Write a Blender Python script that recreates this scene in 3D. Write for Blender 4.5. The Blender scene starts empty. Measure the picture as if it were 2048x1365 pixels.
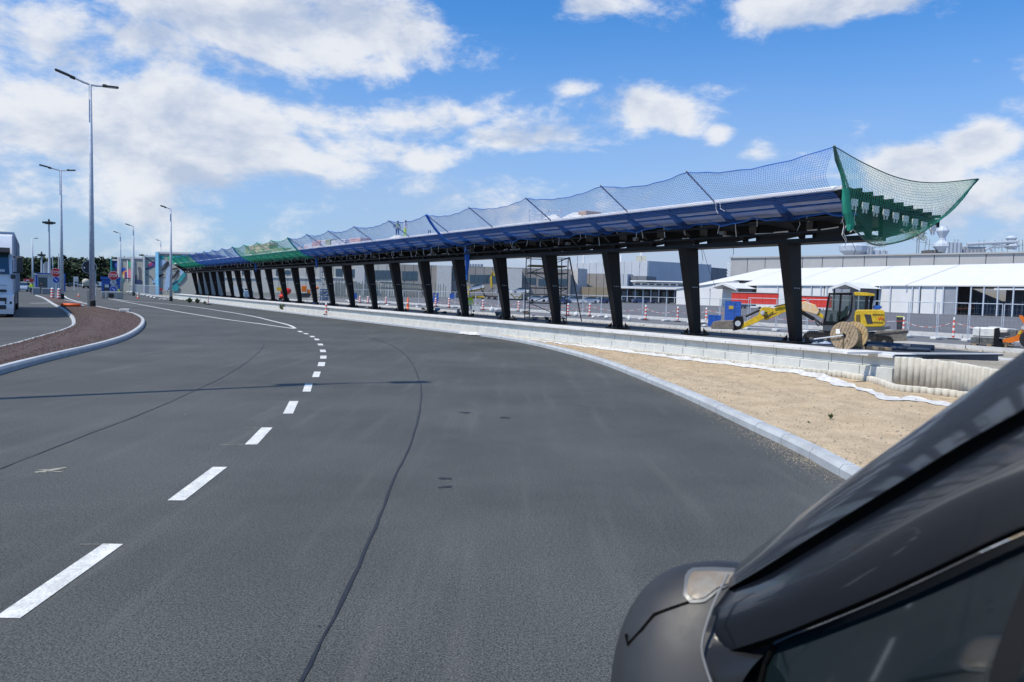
import bpy, math, random
import numpy as np
from mathutils import Vector, Matrix
random.seed(7); rng = np.random.RandomState(7)
S = bpy.context.scene
COL = S.collection
R = math.radians
# ------------------------------------------------------------------ camera
F = 1500.0; H = 1.7; PITCH = .0629; ROLL = .0265
cd = bpy.data.cameras.new('camera'); cam = bpy.data.objects.new('camera', cd); COL.objects.link(cam)
cd.sensor_width = 36; cd.lens = F/2048*36; cd.clip_start = .05; cd.clip_end = 9000
cam.matrix_world = Matrix.Translation((0, 0, H)) @ Matrix.Rotation(math.pi/2-PITCH, 4, 'X') @ Matrix.Rotation(ROLL, 4, 'Z')
cd.dof.use_dof = True; cd.dof.focus_distance = 25; cd.dof.aperture_fstop = 9
S.camera = cam
S.render.resolution_x = 1024; S.render.resolution_y = 682
S.view_settings.view_transform = 'Standard'; S.view_settings.look = 'None'
S.view_settings.exposure = 0.0; S.view_settings.gamma = 1; S.view_settings.use_curve_mapping = False
# ------------------------------------------------------------------ measured geometry helpers (used for real world coordinates)
a_ = math.pi/2-PITCH
MR = np.array([[1,0,0],[0,math.cos(a_),-math.sin(a_)],[0,math.sin(a_),math.cos(a_)]]) @ np.array([[math.cos(ROLL),-math.sin(ROLL),0],[math.sin(ROLL),math.cos(ROLL),0],[0,0,1]])
CP = np.array([0,0,H])
def ray(x, y): return MR @ np.array([(x-1024)/F, -(y-682.5)/F, -1])
def G(x, y, z=0):
    d = ray(x, y); return Vector(CP+d*((z-H)/d[2]))
def D(x, y, Y):
    d = ray(x, y); return Vector(CP+d*(Y/d[1]))
def DR(x, y, dist):
    d = ray(x, y); return Vector(CP+d/np.linalg.norm(d)*dist)
TH = .5771
U = Vector((-math.sin(TH), math.cos(TH), 0)); N = Vector((math.cos(TH), math.sin(TH), 0))   # along / across the canopy
def SN(s, n, z=0): return U*s+N*n+Vector((0,0,z))
def onplane(x, y, off):
    d = Vector(ray(x, y)); return Vector(CP)+d*(off/d.dot(N))
def s_at(x, y, off): return onplane(x, y, off).dot(U)
# ------------------------------------------------------------------ world: Nishita sky with clouds, one sun
SUN_EL = 58.0
SUN_DIR = Vector((-N.x*math.cos(R(SUN_EL)), -N.y*math.cos(R(SUN_EL)), math.sin(R(SUN_EL))))   # towards the sun
W = bpy.data.worlds.new('World'); S.world = W; W.use_nodes = True
nt = W.node_tree; nt.nodes.clear()
class NG:
    def __init__(s, nt): s.nt = nt
    def n(s, t, **k):
        o = s.nt.nodes.new(t)
        for a, b in k.items(): setattr(o, a, b)
        return o
    def put(s, sock, v):
        if hasattr(v, 'is_output'): s.nt.links.new(v, sock)
        else: sock.default_value = v
    def m(s, op, a, b=0.0, c=None, clamp=False):
        o = s.n('ShaderNodeMath', operation=op, use_clamp=clamp); s.put(o.inputs[0], a); s.put(o.inputs[1], b)
        if c is not None: s.put(o.inputs[2], c)
        return o.outputs[0]
    def mr(s, v, a, b, c=0.0, d=1.0, smooth=True):
        o = s.n('ShaderNodeMapRange', interpolation_type='SMOOTHSTEP' if smooth else 'LINEAR')
        for i, q in enumerate((v, a, b, c, d)): s.put(o.inputs[i], q)
        return o.outputs[0]
    def mix(s, f, a, b, mode='MIX'):
        o = s.n('ShaderNodeMix', data_type='RGBA', blend_type=mode); s.put(o.inputs[0], f); s.put(o.inputs[6], a); s.put(o.inputs[7], b); return o.outputs[2]
    def noise(s, vec, sc, det=4, rough=.5, dist=0.0, out=0):
        o = s.n('ShaderNodeTexNoise'); s.put(o.inputs['Vector'], vec) if vec is not None else None
        s.put(o.inputs['Scale'], sc); o.inputs['Detail'].default_value = det; o.inputs['Roughness'].default_value = rough; o.inputs['Distortion'].default_value = dist
        return o.outputs[out]
g = NG(nt)
sky = g.n('ShaderNodeTexSky', sky_type='NISHITA', sun_disc=False)
sky.sun_elevation = R(SUN_EL); sky.sun_rotation = math.atan2(SUN_DIR.x, SUN_DIR.y)
sky.air_density = 1.0; sky.dust_density = .6; sky.ozone_density = 2.2
tc = g.n('ShaderNodeTexCoord'); sep = g.n('ShaderNodeSeparateXYZ'); nt.links.new(tc.outputs['Generated'], sep.inputs[0])
X, Y, Z = sep.outputs
el = g.m('ARCSINE', Z); az = g.m('ARCTAN2', X, Y)
cmb = g.n('ShaderNodeCombineXYZ'); g.put(cmb.inputs[0], az); g.put(cmb.inputs[1], g.m('MULTIPLY', el, 1.9)); cmb.inputs[2].default_value = 3.3
# cloud banks where the sky shows them (pixel centre, half width, half height, weight)
blobs = [(70,110,260,110,.42),(330,100,230,75,.4),(600,50,330,80,.6),(650,120,190,60,.5),(330,250,360,120,.6),(100,170,260,60,.34),(560,240,230,60,.42),(60,235,130,48,.4),
 (850,240,170,52,.42),(1020,275,210,45,.38),(1300,220,125,50,.48),(1160,15,95,30,.4),(1690,5,200,42,.48),(1850,325,85,42,.62),(1945,290,70,42,.62),(1975,265,30,20,.5),(1440,180,90,22,.34),
 (1440,270,34,26,.27),(1515,302,44,20,.27),(1160,178,70,18,.24),(850,310,150,38,.36),(260,400,420,110,.30),(1110,390,350,80,.27),(150,340,60,26,.3),(1980,400,260,90,.3),(600,160,80,36,.3),
 (-300,150,400,130,.4),(-450,340,300,80,.3),(2450,120,330,90,.35),(2500,330,300,70,.3),(900,-320,420,120,.4),(-200,-350,420,160,.4),(1900,-380,300,110,.38)]
def field(daz, dele):
    A = g.m('ADD', az, daz) if daz else az; E_ = g.m('ADD', el, dele) if dele else el
    tot = None
    for (px, py, rx, ry, w) in blobs:
        d = Vector(ray(px, py)).normalized(); a0 = math.atan2(d.x, d.y); e0 = math.asin(d.z)
        k = 1/F*.95
        dx = g.m('MULTIPLY', g.m('SUBTRACT', A, a0), 1/(rx*k/1.05*1.0)); dy = g.m('MULTIPLY', g.m('SUBTRACT', E_, e0+ (px-1024)*0), 1/(ry*k))
        r2 = g.m('ADD', g.m('MULTIPLY', dx, dx), g.m('MULTIPLY', dy, dy))
        v = g.m('MULTIPLY', g.m('EXPONENT', g.m('MULTIPLY', r2, -.9)), w)
        tot = v if tot is None else g.m('MAXIMUM', tot, v)
    return tot
base = field(0, 0)
n1 = g.noise(cmb.outputs[0], 5.2, 7, .58, .25); 
off = g.n('ShaderNodeVectorMath', operation='ADD'); nt.links.new(cmb.outputs[0], off.inputs[0]); off.inputs[1].default_value = (-.02, .05, 0)
n2 = g.noise(off.outputs[0], 5.2, 5, .55, .25)
nf = g.noise(cmb.outputs[0], 21, 7, .68, .2)
dens = g.m('ADD', g.m('ADD', base, g.m('MULTIPLY', g.m('SUBTRACT', n1, .5), 1.25)), g.m('MULTIPLY', g.m('SUBTRACT', nf, .5), .42))
cover = g.mr(dens, .13, .41)
thick = g.mr(dens, .25, .75)
shade = g.m('SUBTRACT', n2, n1)
lit = g.mr(g.m('ADD', g.m('MULTIPLY', thick, .55), g.m('MULTIPLY', shade, 3.2)), -.15, .62)
ccol = g.mix(lit, (8.5, 8.7, 9.1, 1), (5.0, 5.8, 7.3, 1))
# thin veil low over the horizon
veil = g.m('MULTIPLY', g.mr(el, R(0), R(22), 1, 0), .95)
veil2 = g.m('MULTIPLY', veil, g.mr(g.noise(cmb.outputs[0], 2.6, 3, .5), .2, .7, .72, 1.0))
skyc = g.mix(1.0, sky.outputs[0], (.50, 1.18, 1.80, 1), 'MULTIPLY')
c1 = g.mix(veil2, skyc, (4.7, 5.45, 7.1, 1))
c2 = g.mix(g.m('MULTIPLY', cover, .93), c1, ccol)
bg = g.n('ShaderNodeBackground'); g.put(bg.inputs[0], c2); bg.inputs[1].default_value = .1
wo = g.n('ShaderNodeOutputWorld'); nt.links.new(bg.outputs[0], wo.inputs[0])
W.cycles.sampling_method = 'MANUAL'; W.cycles.sample_map_resolution = 512
sl = bpy.data.lights.new('sun', 'SUN'); sl.energy = 4.5; sl.angle = R(.53); sl.color = (1, .925, .80)
so = bpy.data.objects.new('sun', sl); COL.objects.link(so); so.rotation_euler = SUN_DIR.to_track_quat('Z', 'Y').to_euler()
# ------------------------------------------------------------------ materials
MATS = {}
def mat(name, col, rough=.7, metal=0.0, var=.12, vs=3.0, bump=0.0, bs=40.0, coat=0.0, spec=.5, obj=False, col2=None, fine=0.0, fs=200.0):
    if name in MATS: return MATS[name]
    m = bpy.data.materials.new(name); m.use_nodes = True; t = m.node_tree; b = t.nodes['Principled BSDF']; q = NG(t)
    if obj: vec = q.n('ShaderNodeTexCoord').outputs['Object']
    else: vec = q.n('ShaderNodeNewGeometry').outputs['Position']
    nz = q.noise(vec, vs, 5, .6)
    c = tuple(col)+(1,)
    c2_ = tuple(col2)+(1,) if col2 else tuple(max(0, x*(1-var*1.6)) for x in col)+(1,)
    ch = tuple(min(1, x*(1+var*.6)) for x in col)+(1,)
    cc = q.mix(q.mr(nz, .3, .7), c2_, ch if not col2 else c)
    if fine:
        nf_ = q.noise(vec, fs, 2, .7); cc = q.mix(1.0, cc, q.mix(q.mr(nf_, .3, .7, 0, 1, False), (1-fine,)*3+(1,), (1+fine,)*3+(1,)), 'MULTIPLY')
    q.put(b.inputs['Base Color'], cc)
    q.put(b.inputs['Roughness'], q.mr(nz, .2, .8, max(.02, rough-.06), min(1, rough+.06)))
    b.inputs['Metallic'].default_value = metal; b.inputs['Specular IOR Level'].default_value = spec
    if coat: b.inputs['Coat Weight'].default_value = coat; b.inputs['Coat Roughness'].default_value = .04
    if bump:
        bn = q.n('ShaderNodeBump'); bn.inputs['Strength'].default_value = bump; bn.inputs['Distance'].default_value = .01
        q.put(bn.inputs['Height'], q.noise(vec, bs, 4, .6)); q.put(b.inputs['Normal'], bn.outputs[0])
    MATS[name] = m; return m
def glassmat(name, col=(.02,.03,.035), rough=.05, alpha=1.0):
    if name in MATS: return MATS[name]
    m = bpy.data.materials.new(name); m.use_nodes = True; b = m.node_tree.nodes['Principled BSDF']
    b.inputs['Base Color'].default_value = tuple(col)+(1,); b.inputs['Roughness'].default_value = rough; b.inputs['Specular IOR Level'].default_value = .8
    b.inputs['Alpha'].default_value = alpha
    MATS[name] = m; return m
# ------------------------------------------------------------------ mesh builder
def frame(p0, p1):
    d = (p1-p0); L = d.length; d = d/L if L > 1e-9 else Vector((0,0,1))
    a = Vector((0,0,1)) if abs(d.z) < .95 else Vector((1,0,0))
    x = d.cross(a).normalized(); y = d.cross(x).normalized(); return x, y
class MB:
    def __init__(s, T=None): s.v = []; s.f = []; s.mi = []; s.T = T or Matrix(); s.cm = 0
    def add(s, vs, fs, T=None):
        o = len(s.v); M_ = s.T @ T if T is not None else s.T
        s.v += [tuple(M_ @ Vector(v)) for v in vs]; s.f += [tuple(i+o for i in f) for f in fs]; s.mi += [s.cm]*len(fs); return s
    def m(s, i): s.cm = i; return s
    def box(s, c, d, rz=0.0, T=None, bev=0.0):
        hx, hy, hz = d[0]/2, d[1]/2, d[2]/2
        if bev <= 0:
            vs = [(x*hx, y*hy, z*hz) for z in (-1,1) for y in (-1,1) for x in (-1,1)]
            fs = [(0,2,3,1),(4,5,7,6),(0,1,5,4),(2,6,7,3),(0,4,6,2),(1,3,7,5)]
        else:
            b = min(bev, hx*.9, hy*.9, hz*.9); vs = []; 
            for (zz, ins) in ((-hz, b), (-hz+b, 0), (hz-b, 0), (hz, b)):
                ex, ey = hx-ins, hy-ins; c_ = b if ins == 0 else b*.3
                for (x, y) in ((-ex+c_,-ey),(ex-c_,-ey),(ex,-ey+c_),(ex,ey-c_),(ex-c_,ey),(-ex+c_,ey),(-ex,ey-c_),(-ex,-ey+c_)): vs.append((x,y,zz))
            fs = [tuple(range(7,-1,-1)), tuple(range(24,32))]
            for k in range(3):
                for i in range(8): j = (i+1)%8; fs.append((k*8+i, k*8+j, (k+1)*8+j, (k+1)*8+i))
        M_ = Matrix.Translation(Vector(c)) @ Matrix.Rotation(rz, 4, 'Z')
        return s.add(vs, fs, (T @ M_) if T is not None else M_)
    def tube(s, p0, p1, r0, r1=None, n=6, cap=True):
        p0 = Vector(p0); p1 = Vector(p1); r1 = r0 if r1 is None else r1; x, y = frame(p0, p1); vs = []
        for (p, r) in ((p0, r0), (p1, r1)):
            for i in range(n): a = 2*math.pi*i/n; vs.append(p+x*math.cos(a)*r+y*math.sin(a)*r)
        fs = [(i, (i+1)%n, n+(i+1)%n, n+i) for i in range(n)]
        if cap: fs += [tuple(range(n-1,-1,-1)), tuple(range(n, 2*n))]
        return s.add(vs, fs)
    def path(s, pts, r, n=5):
        pts = [Vector(p) for p in pts]; vs = []; fs = []
        for k, p in enumerate(pts):
            x, y = frame(pts[max(0,k-1)], pts[min(len(pts)-1,k+1)]); rr = r[k] if hasattr(r, '__len__') else r
            for i in range(n): a = 2*math.pi*i/n; vs.append(p+x*math.cos(a)*rr+y*math.sin(a)*rr)
        for k in range(len(pts)-1):
            for i in range(n): fs.append((k*n+i, k*n+(i+1)%n, (k+1)*n+(i+1)%n, (k+1)*n+i))
        fs += [tuple(range(n-1,-1,-1)), tuple(range((len(pts)-1)*n, len(pts)*n))]
        return s.add(vs, fs)
    def prism(s, poly, y0, y1, T=None):      # poly in (x,z), extruded along y
        n = len(poly); vs = [(p[0], y0, p[1]) for p in poly]+[(p[0], y1, p[1]) for p in poly]
        fs = [tuple(range(n-1,-1,-1)), tuple(range(n,2*n))]+[(i, (i+1)%n, n+(i+1)%n, n+i) for i in range(n)]
        return s.add(vs, fs, T)
    def slab(s, poly, z0, z1, T=None):       # poly in (x,y), extruded along z
        n = len(poly); vs = [(p[0], p[1], z0) for p in poly]+[(p[0], p[1], z1) for p in poly]
        fs = [tuple(range(n-1,-1,-1)), tuple(range(n,2*n))]+[(i, (i+1)%n, n+(i+1)%n, n+i) for i in range(n)]
        return s.add(vs, fs, T)
    def lathe(s, prof, n=16, T=None, axis='z'):
        vs = []; fs = []
        for (r, z) in prof:
            for i in range(n):
                a = 2*math.pi*i/n
                vs.append((r*math.cos(a), r*math.sin(a), z) if axis == 'z' else (r*math.cos(a), z, r*math.sin(a)))
        for k in range(len(prof)-1):
            for i in range(n): fs.append((k*n+i, k*n+(i+1)%n, (k+1)*n+(i+1)%n, (k+1)*n+i))
        fs += [tuple(range(n-1,-1,-1)), tuple(range((len(prof)-1)*n, len(prof)*n))]
        return s.add(vs, fs, T)
    def ell(s, c, r, n=10, m=6, T=None, jit=0.0, seed=0):
        rr = random.Random(seed); vs = []; fs = []
        for j in range(m+1):
            ph = -math.pi/2+math.pi*j/m
            for i in range(n):
                a = 2*math.pi*i/n; k = 1+rr.uniform(-jit, jit)
                vs.append((c[0]+r[0]*math.cos(ph)*math.cos(a)*k, c[1]+r[1]*math.cos(ph)*math.sin(a)*k, c[2]+r[2]*math.sin(ph)*k))
        for j in range(m):
            for i in range(n): fs.append((j*n+i, j*n+(i+1)%n, (j+1)*n+(i+1)%n, (j+1)*n+i))
        return s.add(vs, fs, T)
    def grid(s, rows):
        n = len(rows[0]); vs = [p for r in rows for p in r]; fs = []
        for j in range(len(rows)-1):
            for i in range(n-1): fs.append((j*n+i, j*n+i+1, (j+1)*n+i+1, (j+1)*n+i))
        return s.add(vs, fs)
    def mesh(s, name, mats, smooth=False):
        me = bpy.data.meshes.new(name); me.from_pydata(s.v, [], s.f)
        for m_ in (mats if isinstance(mats, (list, tuple)) else [mats]): me.materials.append(m_)
        if any(s.mi): me.polygons.foreach_set('material_index', s.mi)
        if smooth: me.polygons.foreach_set('use_smooth', [True]*len(me.polygons))
        me.update(); return me
    def build(s, name, mats, parent=None, loc=None, smooth=False, rot=None):
        o = bpy.data.objects.new(name, s.mesh(name, mats, smooth)); COL.objects.link(o)
        if parent: o.parent = parent
        if loc is not None: o.location = loc
        if rot is not None: o.rotation_euler = (0,0,rot)
        return o
def smooth_auto(o, ang=35):
    me = o.data; me.polygons.foreach_set('use_smooth', [True]*len(me.polygons))
    try: me.set_sharp_from_angle(angle=R(ang))
    except Exception: pass
    return o
def tag(o, label=None, cat=None, group=None, kind=None):
    if label: o['label'] = label
    if cat: o['category'] = cat
    if group: o['group'] = group
    if kind: o['kind'] = kind
    return o
def thing(name, label, cat, loc=(0,0,0), rz=0.0, group=None):
    o = bpy.data.objects.new(name, None); COL.objects.link(o); o.empty_display_size = .2
    o.location = loc; o.rotation_euler = (0,0,rz); return tag(o, label, cat, group)
def copy_tree(o, parent=None, loc=None, rz=None, label=None, group=None, scale=None):
    c = o.copy(); COL.objects.link(c); c.parent = parent
    for ch in list(KIDS.get(o.name, [])) or [x for x in o.children]: copy_tree(ch, c)
    if loc is not None: c.location = loc
    if rz is not None: c.rotation_euler = (0,0,rz)
    if scale is not None: c.scale = (scale,)*3
    if label: c['label'] = label
    if group: c['group'] = group
    return c
KIDS = {}
def spot(px, py, z=0.0):
    p = G(px, py, z); rz = -math.atan2(p.x, p.y); return p, rz, p.y*1.0/F/math.cos(0)
def cr(pts, k=8, closed=False):    # catmull-rom
    P_ = [Vector(p) for p in pts]; out = []; n = len(P_)
    for i in range(n-1 if not closed else n):
        p0 = P_[(i-1)%n] if (i > 0 or closed) else P_[0]*2-P_[1]; p1 = P_[i]; p2 = P_[(i+1)%n]
        p3 = P_[(i+2)%n] if (i < n-2 or closed) else P_[-1]*2-P_[-2]
        for j in range(k):
            t = j/k; out.append(.5*((2*p1)+(p2-p0)*t+(2*p0-5*p1+4*p2-p3)*t*t+(3*p1-p0-3*p2+p3)*t**3))
    if not closed: out.append(P_[-1])
    return out
def resample(pts, d):
    out = [pts[0]]; acc = 0
    for a, b in zip(pts, pts[1:]):
        L = (b-a).length
        while acc+L >= d and L > 1e-9:
            t = (d-acc)/L; a = a+(b-a)*t; out.append(a.copy()); L = (b-a).length; acc = 0
        acc += L
    return out
def left_n(a, b):
    d = (b-a).normalized(); return Vector((-d.y, d.x, 0))
def offs(pts, w):
    out = []
    for i, p in enumerate(pts):
        n = left_n(pts[max(0,i-1)], pts[min(len(pts)-1,i+1)]); out.append(p+n*w)
    return out
def ribbon(name, pts, w, z, m, parent=None, kind=None, w2=None):
    a = offs(pts, w/2); b = offs(pts, -(w2 if w2 is not None else w)/2); q = MB()
    q.grid([[Vector((p.x,p.y,z)) for p in b], [Vector((p.x,p.y,z)) for p in a]])
    o = q.build(name, m, parent)
    if kind: o['kind'] = kind
    return o
_tc = {}
def text_mesh(txt, size, name='lettering'):
    cu = bpy.data.curves.new(name, 'FONT'); cu.body = txt; cu.size = size; cu.align_x = 'CENTER'; cu.align_y = 'CENTER'; cu.extrude = size*.01; cu.offset = size*.012; cu.resolution_u = 3
    o = bpy.data.objects.new(name, cu); COL.objects.link(o); bpy.context.view_layer.update()
    me = bpy.data.meshes.new_from_object(o.evaluated_get(bpy.context.evaluated_depsgraph_get())); bpy.data.objects.remove(o); bpy.data.curves.remove(cu)
    me.name = name; return me
def text_on(txt, size, m, parent, loc, sx=1.0, name='lettering'):       # stands upright, reads from -y side
    me = text_mesh(txt, size, name); me.materials.clear(); me.materials.append(m)
    me.transform(Matrix.Translation(Vector(loc)) @ Matrix.Rotation(math.pi/2, 4, 'X') @ Matrix.Diagonal((sx,1,1,1)))
    o = bpy.data.objects.new(name, me); COL.objects.link(o); o.parent = parent; return o
# ================================================================== materials used across the scene
def asphalt_mat(name, base=(.080,.083,.078), dusty=False):
    m = bpy.data.materials.new(name); m.use_nodes = True; t = m.node_tree; b = t.nodes['Principled BSDF']; q = NG(t)
    pos = q.n('ShaderNodeNewGeometry').outputs['Position']
    big = q.noise(pos, .35, 4, .6); mid = q.noise(pos, 3.0, 5, .65); gr = q.noise(pos, 95, 2, .75); gr2 = q.noise(pos, 260, 2, .8)
    vo = q.n('ShaderNodeTexVoronoi'); q.put(vo.inputs['Vector'], pos); vo.inputs['Scale'].default_value = 150
    c = q.mix(q.mr(big, .3, .7), tuple(x*.80 for x in base)+(1,), tuple(x*1.16 for x in base)+(1,))
    c = q.mix(q.m('MULTIPLY', q.mr(mid, .45, .8), .25), c, tuple(x*1.35 for x in base)+(1,))
    g3 = q.noise(pos, 34, 3, .8); k = q.m('ADD', q.m('ADD', q.mr(gr, .34, .66, .22, 1.62, False), q.mr(gr2, .35, .65, -.4, .4, False)), q.mr(g3, .3, .7, -.26, .26, False))
    kk = q.n('ShaderNodeCombineXYZ'); [q.put(kk.inputs[i], k) for i in range(3)]
    c = q.mix(1.0, c, kk.outputs[0], 'MULTIPLY')
    c = q.mix(q.m('MULTIPLY', q.mr(vo.outputs['Distance'], .0, .16, 1, 0), q.mr(gr, .52, .62)), c, (.27,.265,.255,1))     # pale stone chips
    # dusty streaks stretched along the lane
    mp = q.n('ShaderNodeMapping'); q.put(mp.inputs[0], pos); mp.inputs['Rotation'].default_value = (0,0,.25); mp.inputs['Scale'].default_value = (3.5,.22,1)
    st = q.noise(mp.outputs[0], 1.0, 5, .6)
    c = q.mix(q.m('MULTIPLY', q.mr(st, .5, .78), .24), c, (.19,.18,.165,1))
    q.put(b.inputs['Base Color'], c); b.inputs['Roughness'].default_value = .78; b.inputs['Specular IOR Level'].default_value = .35
    bn = q.n('ShaderNodeBump'); bn.inputs['Strength'].default_value = .55; bn.inputs['Distance'].default_value = .004
    q.put(bn.inputs['Height'], q.m('ADD', gr, q.m('MULTIPLY', gr2, .5))); q.put(b.inputs['Normal'], bn.outputs[0])
    MATS[name] = m; return m
M_road = asphalt_mat('road_asphalt')
M_lot = mat('lot_asphalt', (.13,.13,.137), .85, var=.14, vs=.3, fine=.1, fs=60)
M_path = mat('path_asphalt', (.15,.15,.153), .85, var=.12, vs=1.0, fine=.1, fs=80)
M_sand = mat('sand', (.52,.405,.26), .95, col2=(.41,.31,.195), vs=2.2, bump=1.0, bs=34, fine=.34, fs=48)
M_dirt = mat('pale_dirt', (.36,.32,.25), .95, col2=(.25,.225,.18), vs=.35, fine=.15, fs=30)
M_field = mat('far_ground', (.12,.125,.12), .95, col2=(.09,.10,.08), vs=.05)
M_conc = mat('grey_concrete', (.58,.59,.56), .85, var=.07, vs=3, bump=.08, bs=80, fine=.05, fs=150)
M_conc2 = mat('light_concrete', (.56,.56,.55), .85, var=.10, vs=3, fine=.07, fs=90)
M_cop = mat('white_concrete', (.66,.66,.65), .8, var=.10, vs=3, fine=.06, fs=90)
M_kerb = mat('kerb_granite', (.44,.46,.47), .8, var=.10, vs=3, fine=.12, fs=120)
M_pali = mat('palisade_concrete', (.60,.57,.49), .9, var=.12, vs=5, bump=.3, bs=60, fine=.1, fs=120)
M_grav = mat('brown_gravel', (.105,.068,.055), .95, col2=(.07,.05,.044), vs=4, bump=1.0, bs=60, fine=.55, fs=42)
M_white = mat('white_paint', (.80,.80,.78), .45, var=.04)
M_line = mat('road_paint', (.72,.72,.68), .7, col2=(.52,.52,.49), vs=7, fine=.22, fs=60)
M_tar = mat('bitumen_seal', (.018,.018,.02), .5, var=.3, vs=6)
M_black = mat('black_steel', (.006,.006,.0075), .5, var=.2, vs=2, spec=.3)
M_black2 = mat('black_rubber', (.015,.015,.016), .7, var=.2, vs=8)
M_dark = mat('dark_grey_plastic', (.04,.042,.047), .55, var=.15)
M_steel = mat('galvanised_steel', (.50,.55,.62), .5, .0, var=.12, vs=5)
M_steel2 = mat('scaffold_steel', (.36,.37,.38), .5, .5, var=.2, vs=5)
M_red = mat('traffic_red', (.62,.025,.02), .45, var=.08)
M_blue = mat('signal_blue', (.012,.075,.45), .4, var=.08)
M_blue2 = mat('blue_container_paint', (.018,.10,.42), .45, var=.15, vs=6)
M_net_b = mat('blue_net_cord', (.02,.14,.55), .8, var=.1)
M_net_g = mat('green_net_cord', (.015,.28,.20), .8, var=.15); M_net_b3 = mat('bright_blue_net_cord', (.03,.17,.60), .8, var=.1); M_net_g3 = mat('bright_green_net_cord', (.015,.42,.28), .8, var=.1)
M_yel = mat('machine_yellow', (.62,.42,.02), .45, var=.16, vs=5)
M_or = mat('machine_orange', (.72,.17,.01), .4, var=.10)
M_orr = mat('safety_orange', (.85,.13,.02), .5, var=.06)
M_fluo = mat('fluorescent_yellow', (.62,.85,.03), .7, var=.06)
M_wood = mat('weathered_plywood', (.37,.28,.18), .85, col2=(.24,.18,.12), vs=9, obj=True, fine=.15, fs=30)
M_wood2 = mat('pale_wood', (.52,.38,.20), .8, col2=(.40,.28,.14), vs=7, obj=True)
M_gl = glassmat('dark_glass', (.015,.03,.045))
M_gl2 = glassmat('window_glass', (.03,.07,.11), .08)
M_skin = mat('skin', (.5,.28,.2), .6); M_navy = mat('navy_cloth', (.02,.03,.07), .9); M_denim = mat('work_blue_cloth', (.05,.10,.2), .9); M_hair = mat('dark_hair', (.02,.015,.012), .7)
M_cloth = mat('white_fleece', (.62,.61,.59), .95, var=.14, vs=6, bump=.4, bs=18)
M_bag = mat('white_sack', (.70,.70,.68), .85, var=.12, vs=6)
M_taupe = mat('taupe_cladding', (.31,.285,.26), .6, var=.05, vs=.3)
M_gclad = mat('grey_cladding', (.34,.34,.335), .6, var=.05, vs=.2)
M_dclad = mat('dark_grey_cladding', (.19,.20,.22), .6, var=.06, vs=.2)
M_lclad = mat('light_grey_cladding', (.50,.53,.57), .6, var=.05, vs=.2)
M_tent = mat('white_pvc', (.72,.72,.71), .5, var=.03, vs=.5)
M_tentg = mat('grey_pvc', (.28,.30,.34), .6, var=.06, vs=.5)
M_beige = mat('beige_paint', (.55,.52,.42), .6)
M_car_w = mat('white_car_paint', (.78,.79,.80), .3, coat=.8); M_car_b = mat('blue_car_paint', (.02,.06,.18), .3, coat=.8); M_car_d = mat('dark_car_paint', (.03,.035,.045), .3, coat=.8); M_car_s = mat('silver_car_paint', (.45,.5,.55), .3, .4, coat=.8)
M_bluesteel = mat('dark_blue_sheet', (.045,.065,.10), .6, var=.2, vs=2)

# ================================================================== ground, road, markings
q = MB(); q.grid([[(-2500,-300,-.03),(2500,-300,-.03)],[(-2500,4000,-.03),(2500,4000,-.03)]]); tag(q.build('ground', M_field), kind='structure')
kerbR = [(3.35,-6,0),(3.32,2,0)]+[G(*p) for p in [(1700,965),(1600,908),(1500,860),(1330,780),(1160,715),(1010,680)]]+[SN(30,15.0),SN(44,14.95),SN(62,15.0),SN(80,15.2),SN(103,15.5),SN(130,15.4)]
kerbR = [Vector((p[0],p[1],0)) for p in kerbR]
kc = cr(kerbR, 10)
q = MB(); rowa = [Vector((p.x,p.y,0)) for p in kc+[SN(180,15.5),SN(330,18)]]; rowb = [Vector((-160-p.y*1.2,p.y,0)) for p in rowa]
q.grid([rowa, rowb]); road = tag(q.build('road', M_road), kind='structure')
# pale dirt behind the platform, path and lot
def quad(name, pts, z, m, kind='structure', parent=None):
    w = MB(); w.add([(p.x,p.y,z) for p in pts], [tuple(range(len(pts)))]); o = w.build(name, m, parent)
    if kind: o['kind'] = kind
    return o
quad('building_site_ground', [SN(-40,19),SN(-40,44),SN(135,44),SN(135,15.6)], -.012, M_dirt)
quad('site_path', [SN(-40,31.5),SN(-40,41),SN(135,41),SN(135,31.5)], .0, M_path)
quad('parking_lot', [SN(-60,43.5),SN(-160,330),SN(420,330),SN(135,43.5)], .0, M_lot)
for (n0, nm) in ((31.2,'concrete_edge'),(41.2,'concrete_edge'),(43.3,'concrete_edge')):
    w = MB(); L = 120/24
    for k in range(24): w.box((0,0,0),(L-.03,.18,.16), T=Matrix.Translation(SN(-10+L*(k+.5), n0, .07)) @ Matrix.Rotation(TH+math.pi/2,4,'Z'))
    tag(w.build('kerb_edge', M_conc2), kind='structure')
# kerb stones of the right kerb
def kerb_line(pts, length, m, parent_name, h=.12, w=.15, max_parts=70, side=-1, joint=.012, hfun=None):
    root = bpy.data.objects.new(parent_name, None); COL.objects.link(root); root['kind'] = 'structure'
    st = resample(pts, length); rest = MB()
    for k in range(len(st)-1):
        a, b = st[k], st[k+1]; d = (b-a).normalized(); n = Vector((-d.y,d.x,0))*side; a2 = a+d*joint/2; b2 = b-d*joint/2
        hh = h+random.uniform(-.002,.002)
        prof = [(0,-.05),(0,hh-.045),(.035,hh),(w,hh),(w,-.05)]
        vs = []; 
        for p in (a2, b2):
            for (o_, z_) in prof: vs.append(p+n*o_+Vector((0,0,z_)))
        fs = [(i,(i+1)%5,5+(i+1)%5,5+i) for i in range(5)]+[(4,3,2,1,0),(5,6,7,8,9)]
        t_ = MB() if k < max_parts else rest; t_.add(vs, fs)
        if k < max_parts: t_.build('kerb_stone', m, root)
    if rest.v: tag(rest.build('kerb_stones_far', m, root), kind='stuff')
    return root
kerb_line(kc, .78, M_kerb, 'kerb', max_parts=62)
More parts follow.
